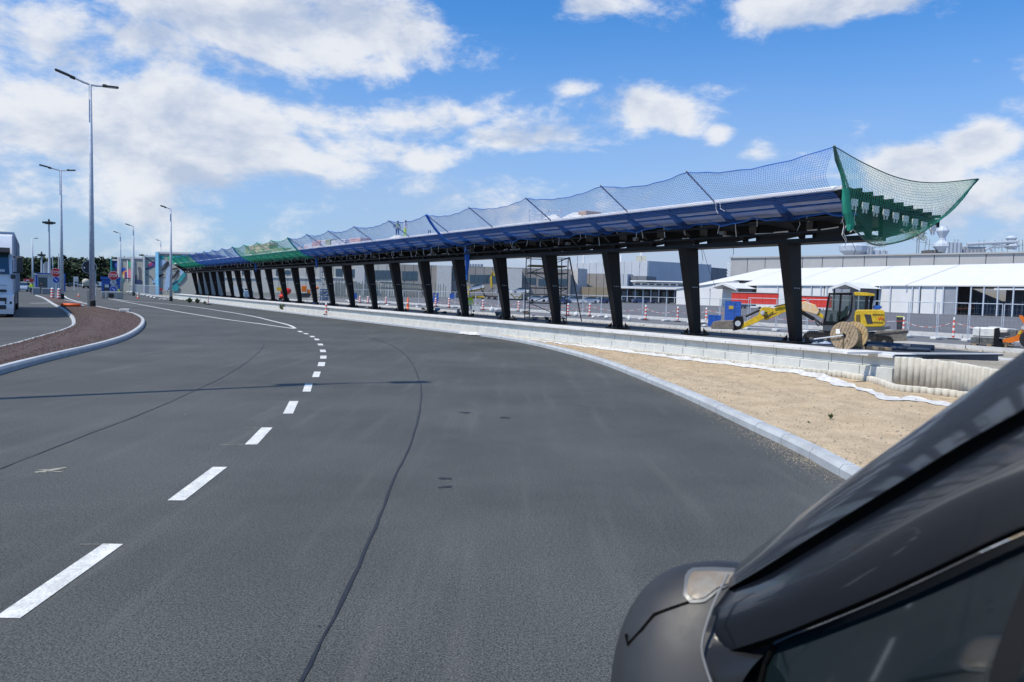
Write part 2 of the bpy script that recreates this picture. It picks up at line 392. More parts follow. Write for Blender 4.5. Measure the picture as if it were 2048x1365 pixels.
# centre dashes
dashes = [((-10,1237),(220,1089)),((352,1002),(440,935)),((502,890),(534,856)),((576,828),(588,803)),((613,784),(618,768)),((631,755),(635,744)),((642,733),(644,725)),((646.5,718),(647,712)),((646.5,705),(645,700)),((642,691.5),(639.5,688)),((635,681),(632,678)),((626.5,675),(623,672.5)),((614,669),(610,667)),((603,665),(598,662.5))]
cl = cr([Vector((-2.42,2.0,0))]+[G((a[0]+b[0])/2,(a[1]+b[1])/2) for a, b in dashes], 6)
widths = [.155]*20
for i, (a, b) in enumerate(dashes):
    A = G(*a); B_ = G(*b); d = (B_-A).normalized(); n = Vector((-d.y,d.x,0)); wd = .13 if i < 6 else .15
    if i == 0: A = A+Vector((.06,0,0)); B_ = B_+Vector((.02,0,0))
    w = MB(); sk = .0
    w.add([A+n*wd/2+Vector((0,0,.004)), A-n*wd/2+Vector((0,0,.004)), B_-n*wd/2+Vector((0,0,.004)), B_+n*wd/2+Vector((0,0,.004))], [(0,1,2,3)]); w.build('lane_dash', M_line, road)
for nm, P_ in (('edge_line',[(590,657),(577,650.5),(545,642.5),(500,632),(440,622),(370,612),(300,605.5),(250,601.5),(215,596)]),('edge_line',[(590,658),(560,654),(500,645.5),(450,639),(400,631),(355,623.5),(310,615),(250,604),(215,597.5)])):
    ribbon(nm, cr([G(*p) for p in P_], 6), .15, .004, M_line, road)
ribbon('stop_line', [G(60,607), G(110,606.2), G(178,606)], .35, .004, M_line, road)
ribbon('edge_line', cr([G(128,592),G(135,597),G(150,602),G(165,605)],4), .18, .004, M_line, road)
# bitumen joints
def bit(P_, w):
    pts = resample(cr([G(*p) for p in P_], 14), .25); a = MB(); rr = random.Random(3)
    la = []; lb = []
    for i, p in enumerate(pts):
        n = left_n(pts[max(0,i-1)], pts[min(len(pts)-1,i+1)]); x = w/2*rr.uniform(.6,1.35); o_ = n*rr.uniform(-.006,.006)
        la.append(Vector((p.x,p.y,.005))+n*x+o_); lb.append(Vector((p.x,p.y,.005))-n*x+o_)
    a.grid([lb, la]); a.build('bitumen_joint', M_tar, road)
bit([(560,1460),(600,1365),(668,1235),(740,1080),(790,955),(828,870),(842,800),(838,760),(815,715),(780,690),(735,674)], .02)
bit([(-60,962),(60,915),(180,868),(300,822),(400,777),(460,747),(505,716),(527,692),(521,678)], .014)
M_scuff = mat('pale_scuff', (.33,.32,.26), .9, var=.25, vs=20)
for (x0,y0,x1,y1,w) in ((440,890,486,890,.015),(486,856,515,856,.012),(560,829,575,829,.01),(70,946,132,936,.05),(160,1090,218,1090,.01)):
    ribbon('scuff_mark', [G(x0,y0),G((x0+x1)/2,(y0+y1)/2),G(x1,y1)], w, .0045, M_scuff, road)
M_smear = mat('pale_smear', (.18,.18,.165), .9, var=.3, vs=9)
for pts in ():
    for k in range(5):
        rr = random.Random(k*7+pts[0][0]); c = resample(cr([G(*p) for p in pts], 8), .3); i0 = rr.randrange(0, max(1,len(c)-5)); seg = [p+Vector((rr.gauss(0,.02),0,0)) for p in c[i0:i0+rr.randrange(2,5)]]
        if len(seg) > 1: ribbon('scuff_mark', seg, rr.uniform(.012,.03), .0042, M_smear, road)
for (x,y,w_,h_) in ((100,941,.12,.03),(110,944,.07,.02),(85,945,.05,.03),(370,830,.03,.01),(410,803,.04,.01)):
    w = MB(); c = G(x,y); rr = random.Random(x); w.add([(c.x,c.y,.0046)]+[(c.x+w_*rr.uniform(.4,1.2)*math.cos(i*.5),c.y+h_*rr.uniform(.3,1.2)*math.sin(i*.5),.0046) for i in range(12)], [(0,i+1,(i+1)%12+1) for i in range(12)]); w.build('lime_stain', M_scuff, road)
for (x,y,r) in ((892,958,.07),(897,974,.06),(880,976,.03),(1010,836,.09),(930,826,.08),(640,1254,.012)):
    w = MB(); c = G(x,y); rr = random.Random(x); w.add([(c.x,c.y,.0045)]+[(c.x+r*rr.uniform(.5,1.2)*math.cos(i*.7),c.y+r*.7*rr.uniform(.4,1.2)*math.sin(i*.7),.0045) for i in range(9)], [(0,i+1,(i+1)%9+1) for i in range(9)]); w.build('oil_stain', M_tar, road)
# traffic island
isl = [G(*p) for p in [(-160,800),(0,750),(100,722),(200,697),(250,681),(276,667),(289,653),(288,641),(270,631),(245,626),(200,617),(170,610),(150,606.5),(130,603)]]
isl_l = [G(*p) for p in [(-160,738),(0,700),(60,683),(118,666),(139,657),(144,649),(140,636),(124,621),(105,610),(85,597),(70,592)]]
ic = cr(isl, 8); il = cr(isl_l, 8)
def inner(pts, w): return offs(pts, w)
q = MB(); na, nb = len(ic), len(il); m_ = 60
def param(pts, t):
    L = [0]; 
    for a, b in zip(pts, pts[1:]): L.append(L[-1]+(b-a).length)
    x = t*L[-1]
    for i in range(len(L)-1):
        if L[i+1] >= x: return pts[i].lerp(pts[i+1], (x-L[i])/max(1e-9, L[i+1]-L[i]))
    return pts[-1]
oi = offs(ic, .12); oj = offs(il, -.12)
rows = []
for i in range(m_+1):
    A = param(oi, i/m_); B_ = param(oj, i/m_); rows.append([Vector((0,0,.095+.02*math.sin(math.pi*j/8)+random.uniform(-.006,.006)))+A.lerp(B_, j/8) for j in range(9)])
q.grid(rows); isl_o = tag(q.build('gravel_island', M_grav, smooth=True), kind='structure')
kerb_line(ic, .78, M_kerb, 'island_kerb', max_parts=60, side=1, h=.13, w=.15)
kerb_line(il, .78, M_kerb, 'island_kerb', max_parts=60, side=-1, h=.10, w=.14)
# gravel stones on the island nose
def stones(name, n, fn, m, smin, smax, seed):
    rr = random.Random(seed); w = MB()
    for _ in range(n):
        p, sc = fn(rr); s_ = rr.uniform(smin, smax)*sc; a = rr.uniform(0,6.28)
        vs = [(s_*rr.uniform(.6,1.1)*math.cos(a+i*1.57), s_*rr.uniform(.6,1.1)*math.sin(a+i*1.57), -s_*.3) for i in range(4)]+[(s_*.2,0,s_*rr.uniform(.4,.8))]
        w.add([Vector(v)+p for v in vs], [(0,1,4),(1,2,4),(2,3,4),(3,0,4)])
    return tag(w.build(name, m), kind='stuff')
def f_isl(rr):
    t = rr.random()**1.4*.62; A = param(oi, t); B_ = param(oj, t*1.0); p = A.lerp(B_, rr.random()); return Vector((p.x,p.y,.115)), 1
st_m = mat('reddish_stones', (.15,.095,.078), .95, col2=(.07,.05,.045), vs=60)
stones('island_gravel', 16000, f_isl, st_m, .010, .024, 5)
# sand verge between kerb and wall
kin = [p for p in offs(kc, -.14)]
ends = [Vector((9.5,-6,0)),Vector((9.3,6,0)),Vector((9.6,11,0)),SN(7.0,16.2),SN(9,15.72)]+[SN(s,15.62) for s in (12,15,18,22,26,30,40,60,100)]
ec = cr(ends, 8)
# match by projection: sample the kerb by s
def ks(s):
    best = None
    for a, b in zip(kin, kin[1:]):
        sa, sb = a.dot(U), b.dot(U)
        if sa <= s <= sb and sb > sa: return a.lerp(b, (s-sa)/(sb-sa))
    return kin[0] if s < kin[0].dot(U) else kin[-1]
def es(s):
    for a, b in zip(ec, ec[1:]):
        sa, sb = a.dot(U), b.dot(U)
        if sa <= s <= sb and sb > sa: return a.lerp(b, (s-sa)/(sb-sa))
    return ec[0] if s < ec[0].dot(U) else ec[-1]
def sandz(x, y):
    p = Vector((x,y,0)); s = p.dot(U); a = ks(s); b = es(s); L_ = (b-a).length; t = min(1,max(0,(p-a).length/max(.01,L_)))
    return .095*(1-t)+.004+(.02*math.sin(x*2.1+y*.9)+.014*math.sin(x*5.3-y*3.7)+.010*math.sin(x*11.1+y*7.7)+.006*math.sin(x*23.1-y*17.3))*(.35+.65*math.sin(math.pi*min(1,t+.15)))
q = MB(); rows = []; s_ = -8.0
while s_ < 100:
    a = ks(s_); b = es(s_); r = []
    nn = 40 if s_ < 30 else 10
    if s_ < 30: nn = 40
    for j in range(41):
        p = a.lerp(b, j/40); z = sandz(p.x, p.y) if j else .105; z += random.uniform(-.007,.007) if j else 0; r.append(Vector((p.x,p.y,max(.006,z))))
    rows.append(r); s_ += .11 if s_ < 22 else .8
q.grid(rows); tag(q.build('sand', M_sand, smooth=True), kind='structure')
def f_sand(rr):
    s = rr.uniform(2,24); a = ks(s); b = es(s); t = rr.random(); t = t if rr.random() < .6 else t*t*.35; p = a.lerp(b, t); return Vector((p.x,p.y,max(.006,sandz(p.x,p.y)))), rr.choice([.6,.6,1,1.0,1.6])
stones('sand_pebbles', 5200, f_sand, mat('sand_pebble', (.34,.29,.23), .95, col2=(.17,.145,.12), vs=40), .006, .02, 11)
w = MB(); rr = random.Random(12)
for _ in range(900):
    s = rr.uniform(2,20); p = ks(s).lerp(es(s), rr.random()**1.3); z = max(.006,sandz(p.x,p.y))+.008; a = rr.uniform(0,6.28); L = rr.uniform(.01,.05); e = Vector((math.cos(a)*L, math.sin(a)*L, rr.uniform(0,.015)))
    w.tube(Vector((p.x,p.y,z)), Vector((p.x,p.y,z))+e, .0025, .0015, 3)
tag(w.build('dry_twigs', mat('dry_twig', (.12,.085,.05), .9)), kind='stuff')
def f_dust(rr):
    k = rr.randrange(8, 60); a = kc[k].lerp(kc[k+1], rr.random()); n = left_n(kc[k], kc[k+1]); p = a+n*abs(rr.gauss(0,.16)); return Vector((p.x,p.y,.003)), rr.choice([.5,.5,.8,1])
stones('sand_grit', 4000, f_dust, mat('sand_grit', (.40,.33,.24), .95), .003, .008, 15)
# small plants in the sand / along the wall base
def weed(p, h, n, seed, label, m, cat='plant', group=None):
    rr = random.Random(seed); w = MB()
    for _ in range(n):
        a = rr.uniform(0,6.28); t = rr.uniform(.15,.9); L = h*rr.uniform(.5,1.1); c = Vector((math.cos(a)*L*t*.8, math.sin(a)*L*t*.8, L*(1-t*.5))); n_ = Vector((-math.sin(a),math.cos(a),0))*h*.09
        b0 = Vector((rr.uniform(-1,1)*h*.15, rr.uniform(-1,1)*h*.15, 0)); mid = b0.lerp(c,.6)+Vector((0,0,h*.1))
        w.add([b0, mid-n_, c, mid+n_], [(0,1,2,3)])
    o = w.build('weed', m); o.location = p; return tag(o, label, cat, group)
M_weed = mat('weed_green', (.075,.12,.035), .8, var=.3, vs=20); M_weed2 = mat('weed_grey_green', (.16,.19,.10), .85, var=.2, vs=20)
def sp(x, y):
    p = G(x, y, .08); return p
weed(sp(1661,838), .10, 26, 1, 'small green weed in the middle of the sand verge', M_weed)
weed(sp(1617,847), .05, 18, 2, 'tiny dull weed low in the sand verge left of the green one', M_weed2)
weed(sp(1722,915), .05, 14, 3, 'yellowish sprig near the black car in the sand', M_weed2)
for i, (x, y, h) in enumerate([(372,606,.6),(388,607,.55),(402,609,.35),(478,612,.3),(520,616,.3),(556,622,.6),(640,633,.2),(935,664,.15)]):
    weed(G(x,y,.05)+N*.3, h, 60, 20+i, ['low green shrub by the kerb next to the third lamp','low green shrub right of the one by the third lamp','small weed tuft at the kerb right of two shrubs','weed tuft on white rubble at the wall foot','small weed in the middle of the white wall foot','tall leafy weed at the wall foot','weed beside the red and white post at the wall','faint weed where the sand verge begins'][i], M_weed if i < 2 else M_weed2)

# ================================================================== retaining wall of the platform
wall = thing('retaining_wall', 'long pale concrete block wall with white coping carrying the bus platform', 'wall', SN(8.9,15.6,0), TH+math.pi/2)
# local x = along +U, local y = -N (towards the road)
Lb = .76; L_end = 92.0
bm_cop = None
def blk(s0, s1, y0, y1, z0, z1, m, name, dst=None):
    w = MB() if dst is None else dst
    w.box(((s0+s1)/2,(y0+y1)/2,(z0+z1)/2),(s1-s0-.011,y1-y0,z1-z0), bev=.008 if dst is None else 0)
    if dst is None: return w.mesh(name, m)
me_c = blk(0,Lb,-.8,.14,.545,.615,M_cop,'coping_slab'); me_1 = blk(0,Lb,-.25,.02,.335,.541,M_conc,'wall_block'); me_2 = blk(0,Lb,-.25,.13,.0,.331,M_conc,'wall_block')
def inst(me, name, parent, x, jit=0):
    o = bpy.data.objects.new(name, me); COL.objects.link(o); o.parent = parent; o.location = (x, random.uniform(-jit,jit), random.uniform(-jit,jit)*.4); return o
nb_ = int(L_end/Lb); far = {0:MB(),1:MB(),2:MB()}
for k in range(nb_):
    if k < 66:
        inst(me_c,'coping_slab',wall,k*Lb,.002); inst(me_1,'wall_block',wall,k*Lb,.003); inst(me_2,'wall_block',wall,k*Lb+.0,.003)
    else:
        blk(k*Lb,(k+1)*Lb,-.8,.14,.545,.615,None,'',far[0]); blk(k*Lb,(k+1)*Lb,-.25,.02,.335,.541,None,'',far[1]); blk(k*Lb,(k+1)*Lb,-.25,.13,0,.331,None,'',far[2])
tag(far[0].build('coping_far', M_cop, wall), kind='stuff'); far[1].v and tag(far[1].build('wall_blocks_far', M_conc, wall), kind='stuff'); tag(far[2].build('wall_blocks_far', M_conc, wall), kind='stuff')
# platform slab, dark sheet
M_plat = mat('dark_platform_sheet', (.075,.08,.09), .75, var=.2, vs=1.2, fine=.1, fs=40)
w = MB(); w.box(((0+L_end)/2, -2.65, .28),(L_end, 3.66, .56)); tag(w.build('platform_deck', M_plat, loc=SN(8.9,15.6,0), rot=TH+math.pi/2), kind='structure')
w = MB(); w.box((L_end/2, -4.9, .2),(L_end+2, .8, .42)); tag(w.build('platform_back_kerb', M_conc2, loc=SN(8.9,15.6,0), rot=TH+math.pi/2), kind='structure')
# raised dirt to the right of the platform end
pt_ = [G(1797,716,.60),G(1835,719,.60),G(1870,722.5,.60),G(1905,726.5,.60),G(1940,732,.60),G(1975,738,.60),G(2010,745,.60),G(2060,756,.60),G(2130,775,.60)]
pc = cr([Vector((p.x,p.y,0)) for p in pt_], 10)
pal = thing('palisade_wall', 'row of tall round concrete palisades at the right end of the platform wall', 'wall', (pc[0].x,pc[0].y,0))
pw = .130; sp_ = resample(pc, pw)
w = MB(); w.lathe([(.072,-.05),(.072,.61),(.066,.625),(0.001,.63)],20); me_p = w.mesh('palisade', M_pali, True)
for k, p in enumerate(sp_):
    o = bpy.data.objects.new('palisade', me_p); COL.objects.link(o); o.parent = pal; o.location = (p.x-pc[0].x,p.y-pc[0].y,random.uniform(-.012,.008)); o.rotation_euler = (random.uniform(-.006,.006),random.uniform(-.006,.006),random.uniform(0,3))
ss = [onplane(x,y,15.45) for x, y in ((1130,692),(1187,697))]
sh = cr([SN(24.5,15.42),SN(18,15.42),SN(12,15.42),SN(9.6,15.42)]+[Vector((p.x,p.y,0)) for p in (G(1790,769,.13),G(1850,776,.13),G(1928,784,.13),G(2010,795,.13),G(2110,812,.13))], 10)
sh = [Vector((p.x,p.y,0)) for p in sh]
pal2 = thing('palisade_edging', 'low row of short round concrete palisades along the foot of the platform wall', 'edging', (sh[0].x,sh[0].y,0))
sp2 = resample(sh, .125)
w = MB(); w.lathe([(.070,-.05),(.070,.130),(.064,.140),(.001,.142)],18); me_p2 = w.mesh('palisade', M_pali, True)
for k, p in enumerate(sp2):
    o = bpy.data.objects.new('palisade', me_p2); COL.objects.link(o); o.parent = pal2; o.location = (p.x-sh[0].x,p.y-sh[0].y,random.uniform(-.01,.008)); o.rotation_euler = (random.uniform(-.02,.02),random.uniform(-.02,.02),random.uniform(0,3))
rows = []
for i, p in enumerate(pc): 
    b = p+Vector((.35,1,0)).normalized()*0
    rows.append([Vector((p.x+.02+j*1.0, p.y+j*.35, .57+ (.02*math.sin(i*.9+j*1.3) if j else 0)-.02*j)) for j in range(12)])
w = MB(); w.grid(rows); tag(w.build('backfill_sand', M_dirt, smooth=True), kind='structure')
# white geotextile strip along the foot
gc = resample(cr([SN(27,15.2),SN(22,15.28),SN(18,15.27),SN(14,15.26),SN(11,15.25)]+[Vector((p.x,p.y,0)) for p in (G(1770,790,.08),G(1840,797,.08),G(1915,807,.08),G(2010,820,.08))], 12), .06)
rr = random.Random(4); w = MB(); rows = []; gc = [p-N*.09 for p in gc]
for i, p in enumerate(gc):
    n = left_n(gc[max(0,i-1)], gc[min(len(gc)-1,i+1)]); wd = .16+.05*math.sin(i*.13)+.04*math.sin(i*.37); r = []
    bulge = max(0, math.sin(i*.045+1.0))**3*.07
    for j in range(9):
        t = j/8; z = .03+.015*math.sin(i*.31+t*5)+.018*math.sin(i*.83+t*9)+bulge*math.sin(math.pi*t)+(.05*(1-t)); q_ = p+n*(.10-wd*1.6*t)
        r.append(Vector((q_.x,q_.y,max(sandz(q_.x,q_.y)+.012 if t > .2 else .05, z if t < .9 else sandz(q_.x,q_.y)+.012))))
    rows.append(r)
for r in rows: pass
w.grid(rows); tag(w.build('geotextile', M_cloth, smooth=True), 'crumpled white geotextile strip lying along the foot of the platform wall', 'fabric')

def f_site(rr):
    s = rr.uniform(-6,70); n = rr.choice([rr.uniform(20.6,31),rr.uniform(41.3,43.2),rr.gauss(30.6,.4),rr.gauss(21,.4)]); p = SN(s,n); return Vector((p.x,p.y,-.008)), rr.choice([.6,1,1,2])
stones('site_rubble', 4500, f_site, mat('site_rubble', (.42,.38,.31), .95, col2=(.2,.18,.15), vs=8), .03, .08, 33)
def f_wf(rr):
    s = rr.uniform(30,96)+0*rr.random(); p = SN(s, 15.3+rr.gauss(0,.08)); return Vector((p.x,p.y,.06)), rr.choice([.4,.6,1,1.3]) if s > 45 else .35
stones('wall_foot_rubble', 900, f_wf, mat('white_rubble', (.62,.61,.57), .95), .05, .14, 34)
# ================================================================== bus canopy
can = thing('bus_canopy', 'long black steel bus canopy with tapered columns and white roof edge', 'canopy', SN(12.9,17.6,0), TH+math.pi/2)
K = 3.66; NC = 24
def cs(s): return s-12.9            # local x
def cn(n): return 17.6-n            # local y (towards road positive)
def L(s, n, z): return Vector((cs(s), cn(n), z))
SE = 102.0; S0 = 10.45
# column: tapered box, leaning to the road at the top
w = MB(); top_z = 3.25; cb = (-.17,.17); 
b0 = [(-.115,-.17,.58),(.115,-.17,.58),(.115,.09,.58),(-.115,.09,.58)]; t0 = [(-.155,.17,top_z),(.155,.17,top_z),(.155,.72,top_z),(-.155,.72,top_z)]
w.add(b0+t0, [(0,1,5,4),(1,2,6,5),(2,3,7,6),(3,0,4,7),(4,5,6,7),(3,2,1,0)])
# stiffening ridge on the broad face towards the camera and side
me_col = w.mesh('column', M_black)
w = MB(); w.box((0,-.02,.60),(.62,.62,.05)); 
for (x,y) in ((-.2,-.26),(.2,-.26),(-.2,.2),(.2,.2)): w.box((x,y,.66),(.05,.05,.10))
w.add([(-.16,.12,.6),(-.30,.22,.6),(-.16,.12,.80),(.16,.12,.6),(.30,.22,.6),(.16,.12,.80),(-.16,-.2,.6),(-.32,-.28,.6),(-.16,-.2,.80),(.16,-.2,.6),(.32,-.28,.6),(.16,-.2,.80)], [(0,1,2),(3,4,5),(6,7,8),(9,10,11)])
me_base = w.mesh('base_plate', M_black)
w = MB()
for (z,k) in ((2.05,3),(1.35,0)):
    for i in range(k): w.box((-.135,-.0+ i*.09+.13,z),(.03,.028,.028))
me_bolt = w.mesh('bolt_row', M_steel)
for i in range(NC):
    x = K*i
    for me, nm in ((me_col,'column'),(me_base,'base_plate'),(me_bolt,'bolt_row')):
        o = bpy.data.objects.new(nm, me); COL.objects.link(o); o.parent = can; o.location = (x,0,0)
# spine beam
w = MB(); w.box(((cs(S0)+cs(SE))/2, cn(17.22), 3.27),(SE-S0, .66, .12)); w.build('spine_beam', M_black, can)
# rafters: front and rear, tapered
def raf(n_in, z_in_b, n_out, z_out_b, z_in_t, z_out_t, t=.12):
    w = MB(); a = [(cn(n_in),z_in_b),(cn(n_out),z_out_b),(cn(n_out),z_out_t),(cn(n_in),z_in_t)]
    vs = [(-t/2,y,z) for y,z in a]+[(t/2,y,z) for y,z in a]
    w.add(vs, [(0,1,2,3),(7,6,5,4),(0,4,5,1),(1,5,6,2),(2,6,7,3),(3,7,4,0)]); return w
zt = lambda n: 4.30-(n-15.8)*.10
w = raf(17.05,3.27,15.86,4.10,zt(17.05)-.04,zt(15.86)-.06); 
w2 = raf(17.5,3.27,19.8,3.72,zt(17.5)-.04,zt(19.8)-.05); w.v += []; 
o_ = len(w.v); w.v += w2.v; w.f += [tuple(i+o_ for i in f) for f in w2.f]; w.mi += w2.mi
me_r = w.mesh('rafter', M_black)
nr = int((SE-S0)/1.83)
raf_s = [S0+.12+1.83*k for k in range(nr+1)]
for s in raf_s:
    o = bpy.data.objects.new('rafter', me_r); COL.objects.link(o); o.parent = can; o.location = (cs(s),0,0)
# purlins along the canopy
for n_, zz, hh, ww in ((15.86,None,.16,.10),(16.22,None,.12,.08),(16.62,None,.12,.08),(17.0,3.95,.2,.1),(17.9,None,.12,.1),(18.5,None,.12,.1),(19.1,None,.12,.1),(19.8,None,.20,.1)):
    z = (zt(n_)-.10) if zz is None else zz
    w = MB(); w.box(((cs(S0)+cs(SE))/2, cn(n_), z),(SE-S0+.1, ww, hh)); w.build('purlin', M_black, can)
for n_, z in ((16.35,3.72),(16.7,3.46)):
    w = MB(); w.box(((cs(S0)+cs(SE))/2, cn(n_), z),(SE-S0, .05, .05)); w.build('purlin', M_black, can)
# roof sheets : grey corrugated underside, white top
M_sheet = mat('roof_sheet', (.50,.50,.47), .6, var=.08)
M_ushade = mat('underside_shade_black', (.02,.02,.023), .8)  # shade under the roof put in as near-black colour
me_s = None
for k, s in enumerate(raf_s[:-1]):
    if me_s is None:
        w = MB(); vs = []; nn = 24
        rows = []
        for j in range(nn+1):
            y = cn(15.82)+(cn(19.85)-cn(15.82))*j/nn; n_ = 17.6-y; zz = zt(n_)+(0.03 if j % 2 else 0)
            rows.append([(0.005,y,zz),(1.825,y,zz)])
        w.grid(rows); me_s = w.mesh('roof_sheet', M_sheet)
    o = bpy.data.objects.new('roof_sheet', me_s); COL.objects.link(o); o.parent = can; o.location = (cs(s),0,0)
for n0,z0,n1,z1 in ((15.92,4.18,16.12,4.075),(16.24,4.03,16.50,3.885)):
    w = MB(); w.add([(.07,cn(n0),z0),(1.76,cn(n0),z0),(1.76,cn(n1),z1),(.07,cn(n1),z1),(.07,cn(n0),z0+.015),(1.76,cn(n0),z0+.015),(1.76,cn(n1),z1+.015),(.07,cn(n1),z1+.015)], [(0,1,2,3),(7,6,5,4),(0,4,5,1),(2,6,7,3)]); me_p3 = w.mesh('soffit_panel', M_sheet)
    for s in raf_s[:-1]:
        o = bpy.data.objects.new('soffit_panel', me_p3); COL.objects.link(o); o.parent = can; o.location = (cs(s),0,0)
w = MB(); w.add([(cs(S0),cn(16.85),3.85),(cs(SE),cn(16.85),3.85),(cs(SE),cn(19.6),3.78),(cs(S0),cn(19.6),3.78)], [(0,1,2,3)]); w.build('underside_shade', M_ushade, can)  # added black sheet, stands for the shade between the deep beams
# white roof membrane edge
w = MB(); w.box(((cs(S0)+cs(SE))/2-.0, cn(15.80), zt(15.8)+.035),(SE-S0+.06,.10,.10), bev=.02); w.build('roof_edge', M_white, can)
w = MB(); w.add([(cs(S0),cn(15.85),zt(15.85)+.07),(cs(SE),cn(15.85),zt(15.85)+.07),(cs(SE),cn(19.9),zt(19.9)+.07),(cs(S0),cn(19.9),zt(19.9)+.07)], [(0,1,2,3)]); w.build('roof_membrane', M_white, can)
# fascia profile with notches under the edge
for k, s in enumerate(raf_s):
    if s > 60: break
    w = MB(); w.box((cs(s), cn(15.79), zt(15.8)-.06),(.07,.05,.12)); w.build('fascia_clip', M_black, can)
# end beam with stub purlin ends at the right end
w = MB()
a = [(cn(15.82),zt(15.82)-.02),(cn(19.85),zt(19.85)-.02),(cn(19.85),zt(19.85)-.16),(cn(15.82),zt(15.82)-.16)]
w.add([(cs(S0)-.05,y,z) for y,z in a]+[(cs(S0)+.05,y,z) for y,z in a], [(0,1,2,3),(7,6,5,4),(0,4,5,1),(1,5,6,2),(2,6,7,3),(3,7,4,0)]); w.build('end_beam', M_black, can)
for j in range(9):
    n_ = 16.1+j*.43; w = MB(); w.box((cs(S0)-.12, cn(n_), zt(n_)+.02),(.2,.06,.075)); w.build('purlin_end', M_black, can)
    w = MB(); w.box((cs(S0)-.07, cn(n_)+.02, zt(n_)-.26),(.02,.25,.16)); w.box((cs(S0)-.07, cn(n_)-.03, zt(n_)-.38),(.02,.04,.1)); w.box((cs(S0)-.07, cn(n_)+.09, zt(n_)-.38),(.02,.04,.1)); w.build('sky_gap_piece', M_white, can)  # white pieces stand for bright sky showing through the end openings
# small lamps / junction boxes, pipes
for k in range(11):
    w = MB(); w.box((cs(12.9+K*(k+.55)), cn(16.82), 3.60),(.16,.12,.10)); w.build('junction_box', mat('box_grey', (.25,.25,.25)), can)
w = MB(); rr = random.Random(8)
for k in range(46):
    s = 11+rr.random()**1.5*60; w.tube(L(s,16.98,3.52+rr.uniform(-.03,.05)), L(s+rr.uniform(.1,.6),16.98,3.53), .018, n=5)
w.build('conduit', M_white, can)
# spare: hanging ropes along the net's lower seam
# ------------------------------------------------------------------ safety nets
def netmesh(name, Sf, na, nb, r, m, parent, wob=0.0):
    P_ = np.zeros((na+1, nb+1, 3))
    for i in range(na+1):
        for j in range(nb+1): P_[i, j] = Sf(i/na, j/nb)
    P_[1:-1,1:-1] += rng.uniform(-wob, wob, P_[1:-1,1:-1].shape)
    Vs = []; Fs = []; base = 0
    ang = [0, 2.094, 4.189]
    for axis in (0, 1):
        Q = P_ if axis == 0 else P_.transpose(1,0,2)      # lines run along the last index
        T_ = np.gradient(Q, axis=1); T_ /= np.linalg.norm(T_, axis=2, keepdims=True)+1e-9
        ref = np.array([.3,.2,.93]); X_ = np.cross(T_, ref); X_ /= np.linalg.norm(X_, axis=2, keepdims=True)+1e-9; Y_ = np.cross(T_, X_)
        V = np.stack([Q+r*(math.cos(a)*X_+math.sin(a)*Y_) for a in ang], axis=2)    # L,K,3,3
        Lc, Kc = Q.shape[:2]; idx = np.arange(Lc*Kc*3).reshape(Lc,Kc,3)+base
        for c in range(3):
            d = (c+1) % 3
            Fs.append(np.stack([idx[:,:-1,c],idx[:,:-1,d],idx[:,1:,d],idx[:,1:,c]], axis=-1).reshape(-1,4))
        Vs.append(V.reshape(-1,3)); base += Lc*Kc*3
    V = np.concatenate(Vs); Fa = np.concatenate(Fs).astype(np.int32)
    me = bpy.data.meshes.new(name); me.vertices.add(len(V)); me.vertices.foreach_set('co', V.astype(np.float32).ravel())
    me.loops.add(len(Fa)*4); me.loops.foreach_set('vertex_index', Fa.ravel()); me.polygons.add(len(Fa)); me.polygons.foreach_set('loop_start', np.arange(len(Fa), dtype=np.int32)*4)
    me.update(calc_edges=True); me.materials.append(m); o = bpy.data.objects.new(name, me); COL.objects.link(o); o.parent = parent; return o
pole_s = [S0+3.96*k for k in range(24)]
pole_s[1:7] = [14.31,17.82,21.87,25.85,29.6,33.6]
PT = (14.66, 5.02)     # n,z of pole tops
def topz(s):
    for a, b in zip(pole_s, pole_s[1:]):
        if a <= s <= b:
            t = (s-a)/(b-a); return 4*t*(1-t)
    return 0
def net_fn(s0, s1):
    def f(a, b):
        s = s0+(s1-s0)*a; sag = topz(s)
        # outline points in (n,z)
        n0 = PT[0]+.06*sag; z0 = PT[1]-.17*sag+.015*math.sin(s*7)
        if s < 14.31: k = (14.31-s)/3.86; n0 += .65*k*k; z0 += .18*k*k
        P_ = [(n0,z0),(15.05-.05*sag,4.50-.06*sag),(15.62,4.02+.015*math.sin(s*3.1)),(16.33+.05*math.sin(s*1.7),3.80+.045*math.sin(s*3.4)+.02*math.sin(s*9))]
        x = b*3; i = min(2, int(x)); t = x-i
        # smooth bezier-like interpolation
        p = [P_[max(0,i-1)],P_[i],P_[i+1],P_[min(3,i+2)]]
        c = [.5*((2*p[1][q])+(p[2][q]-p[0][q])*t+(2*p[0][q]-5*p[1][q]+4*p[2][q]-p[3][q])*t*t+(3*p[1][q]-p[0][q]-3*p[2][q]+p[3][q])*t**3) for q in (0,1)]
        v = SN(s, c[0], c[1]); return (v.x, v.y, v.z)
    return f
nets = [(pole_s[0], pole_s[5], M_net_b, .062, .0036, 'near blue safety net with open square mesh along the right end of the canopy'),
        (pole_s[5], pole_s[10], M_net_b, .072, .0040, 'second blue safety net, left of the bright blue gathered seam below the roof workers'),
        (pole_s[10], pole_s[14], M_net_g3, .085, .0052, 'green safety net in front of the crate stacks on the canopy roof'),
        (pole_s[14], pole_s[19], M_net_b3, .10, .0060, 'far blue safety net between two green ones'),
        (pole_s[19], pole_s[22], M_net_g3, .11, .0072, 'green safety net at the far left end of the canopy')]
def rope(w, f, b, s_n, r, jit=0.0): 
    w.path([Vector(f(i/s_n, b))+Vector((random.uniform(-jit,jit),)*3) for i in range(s_n+1)], r, 4)
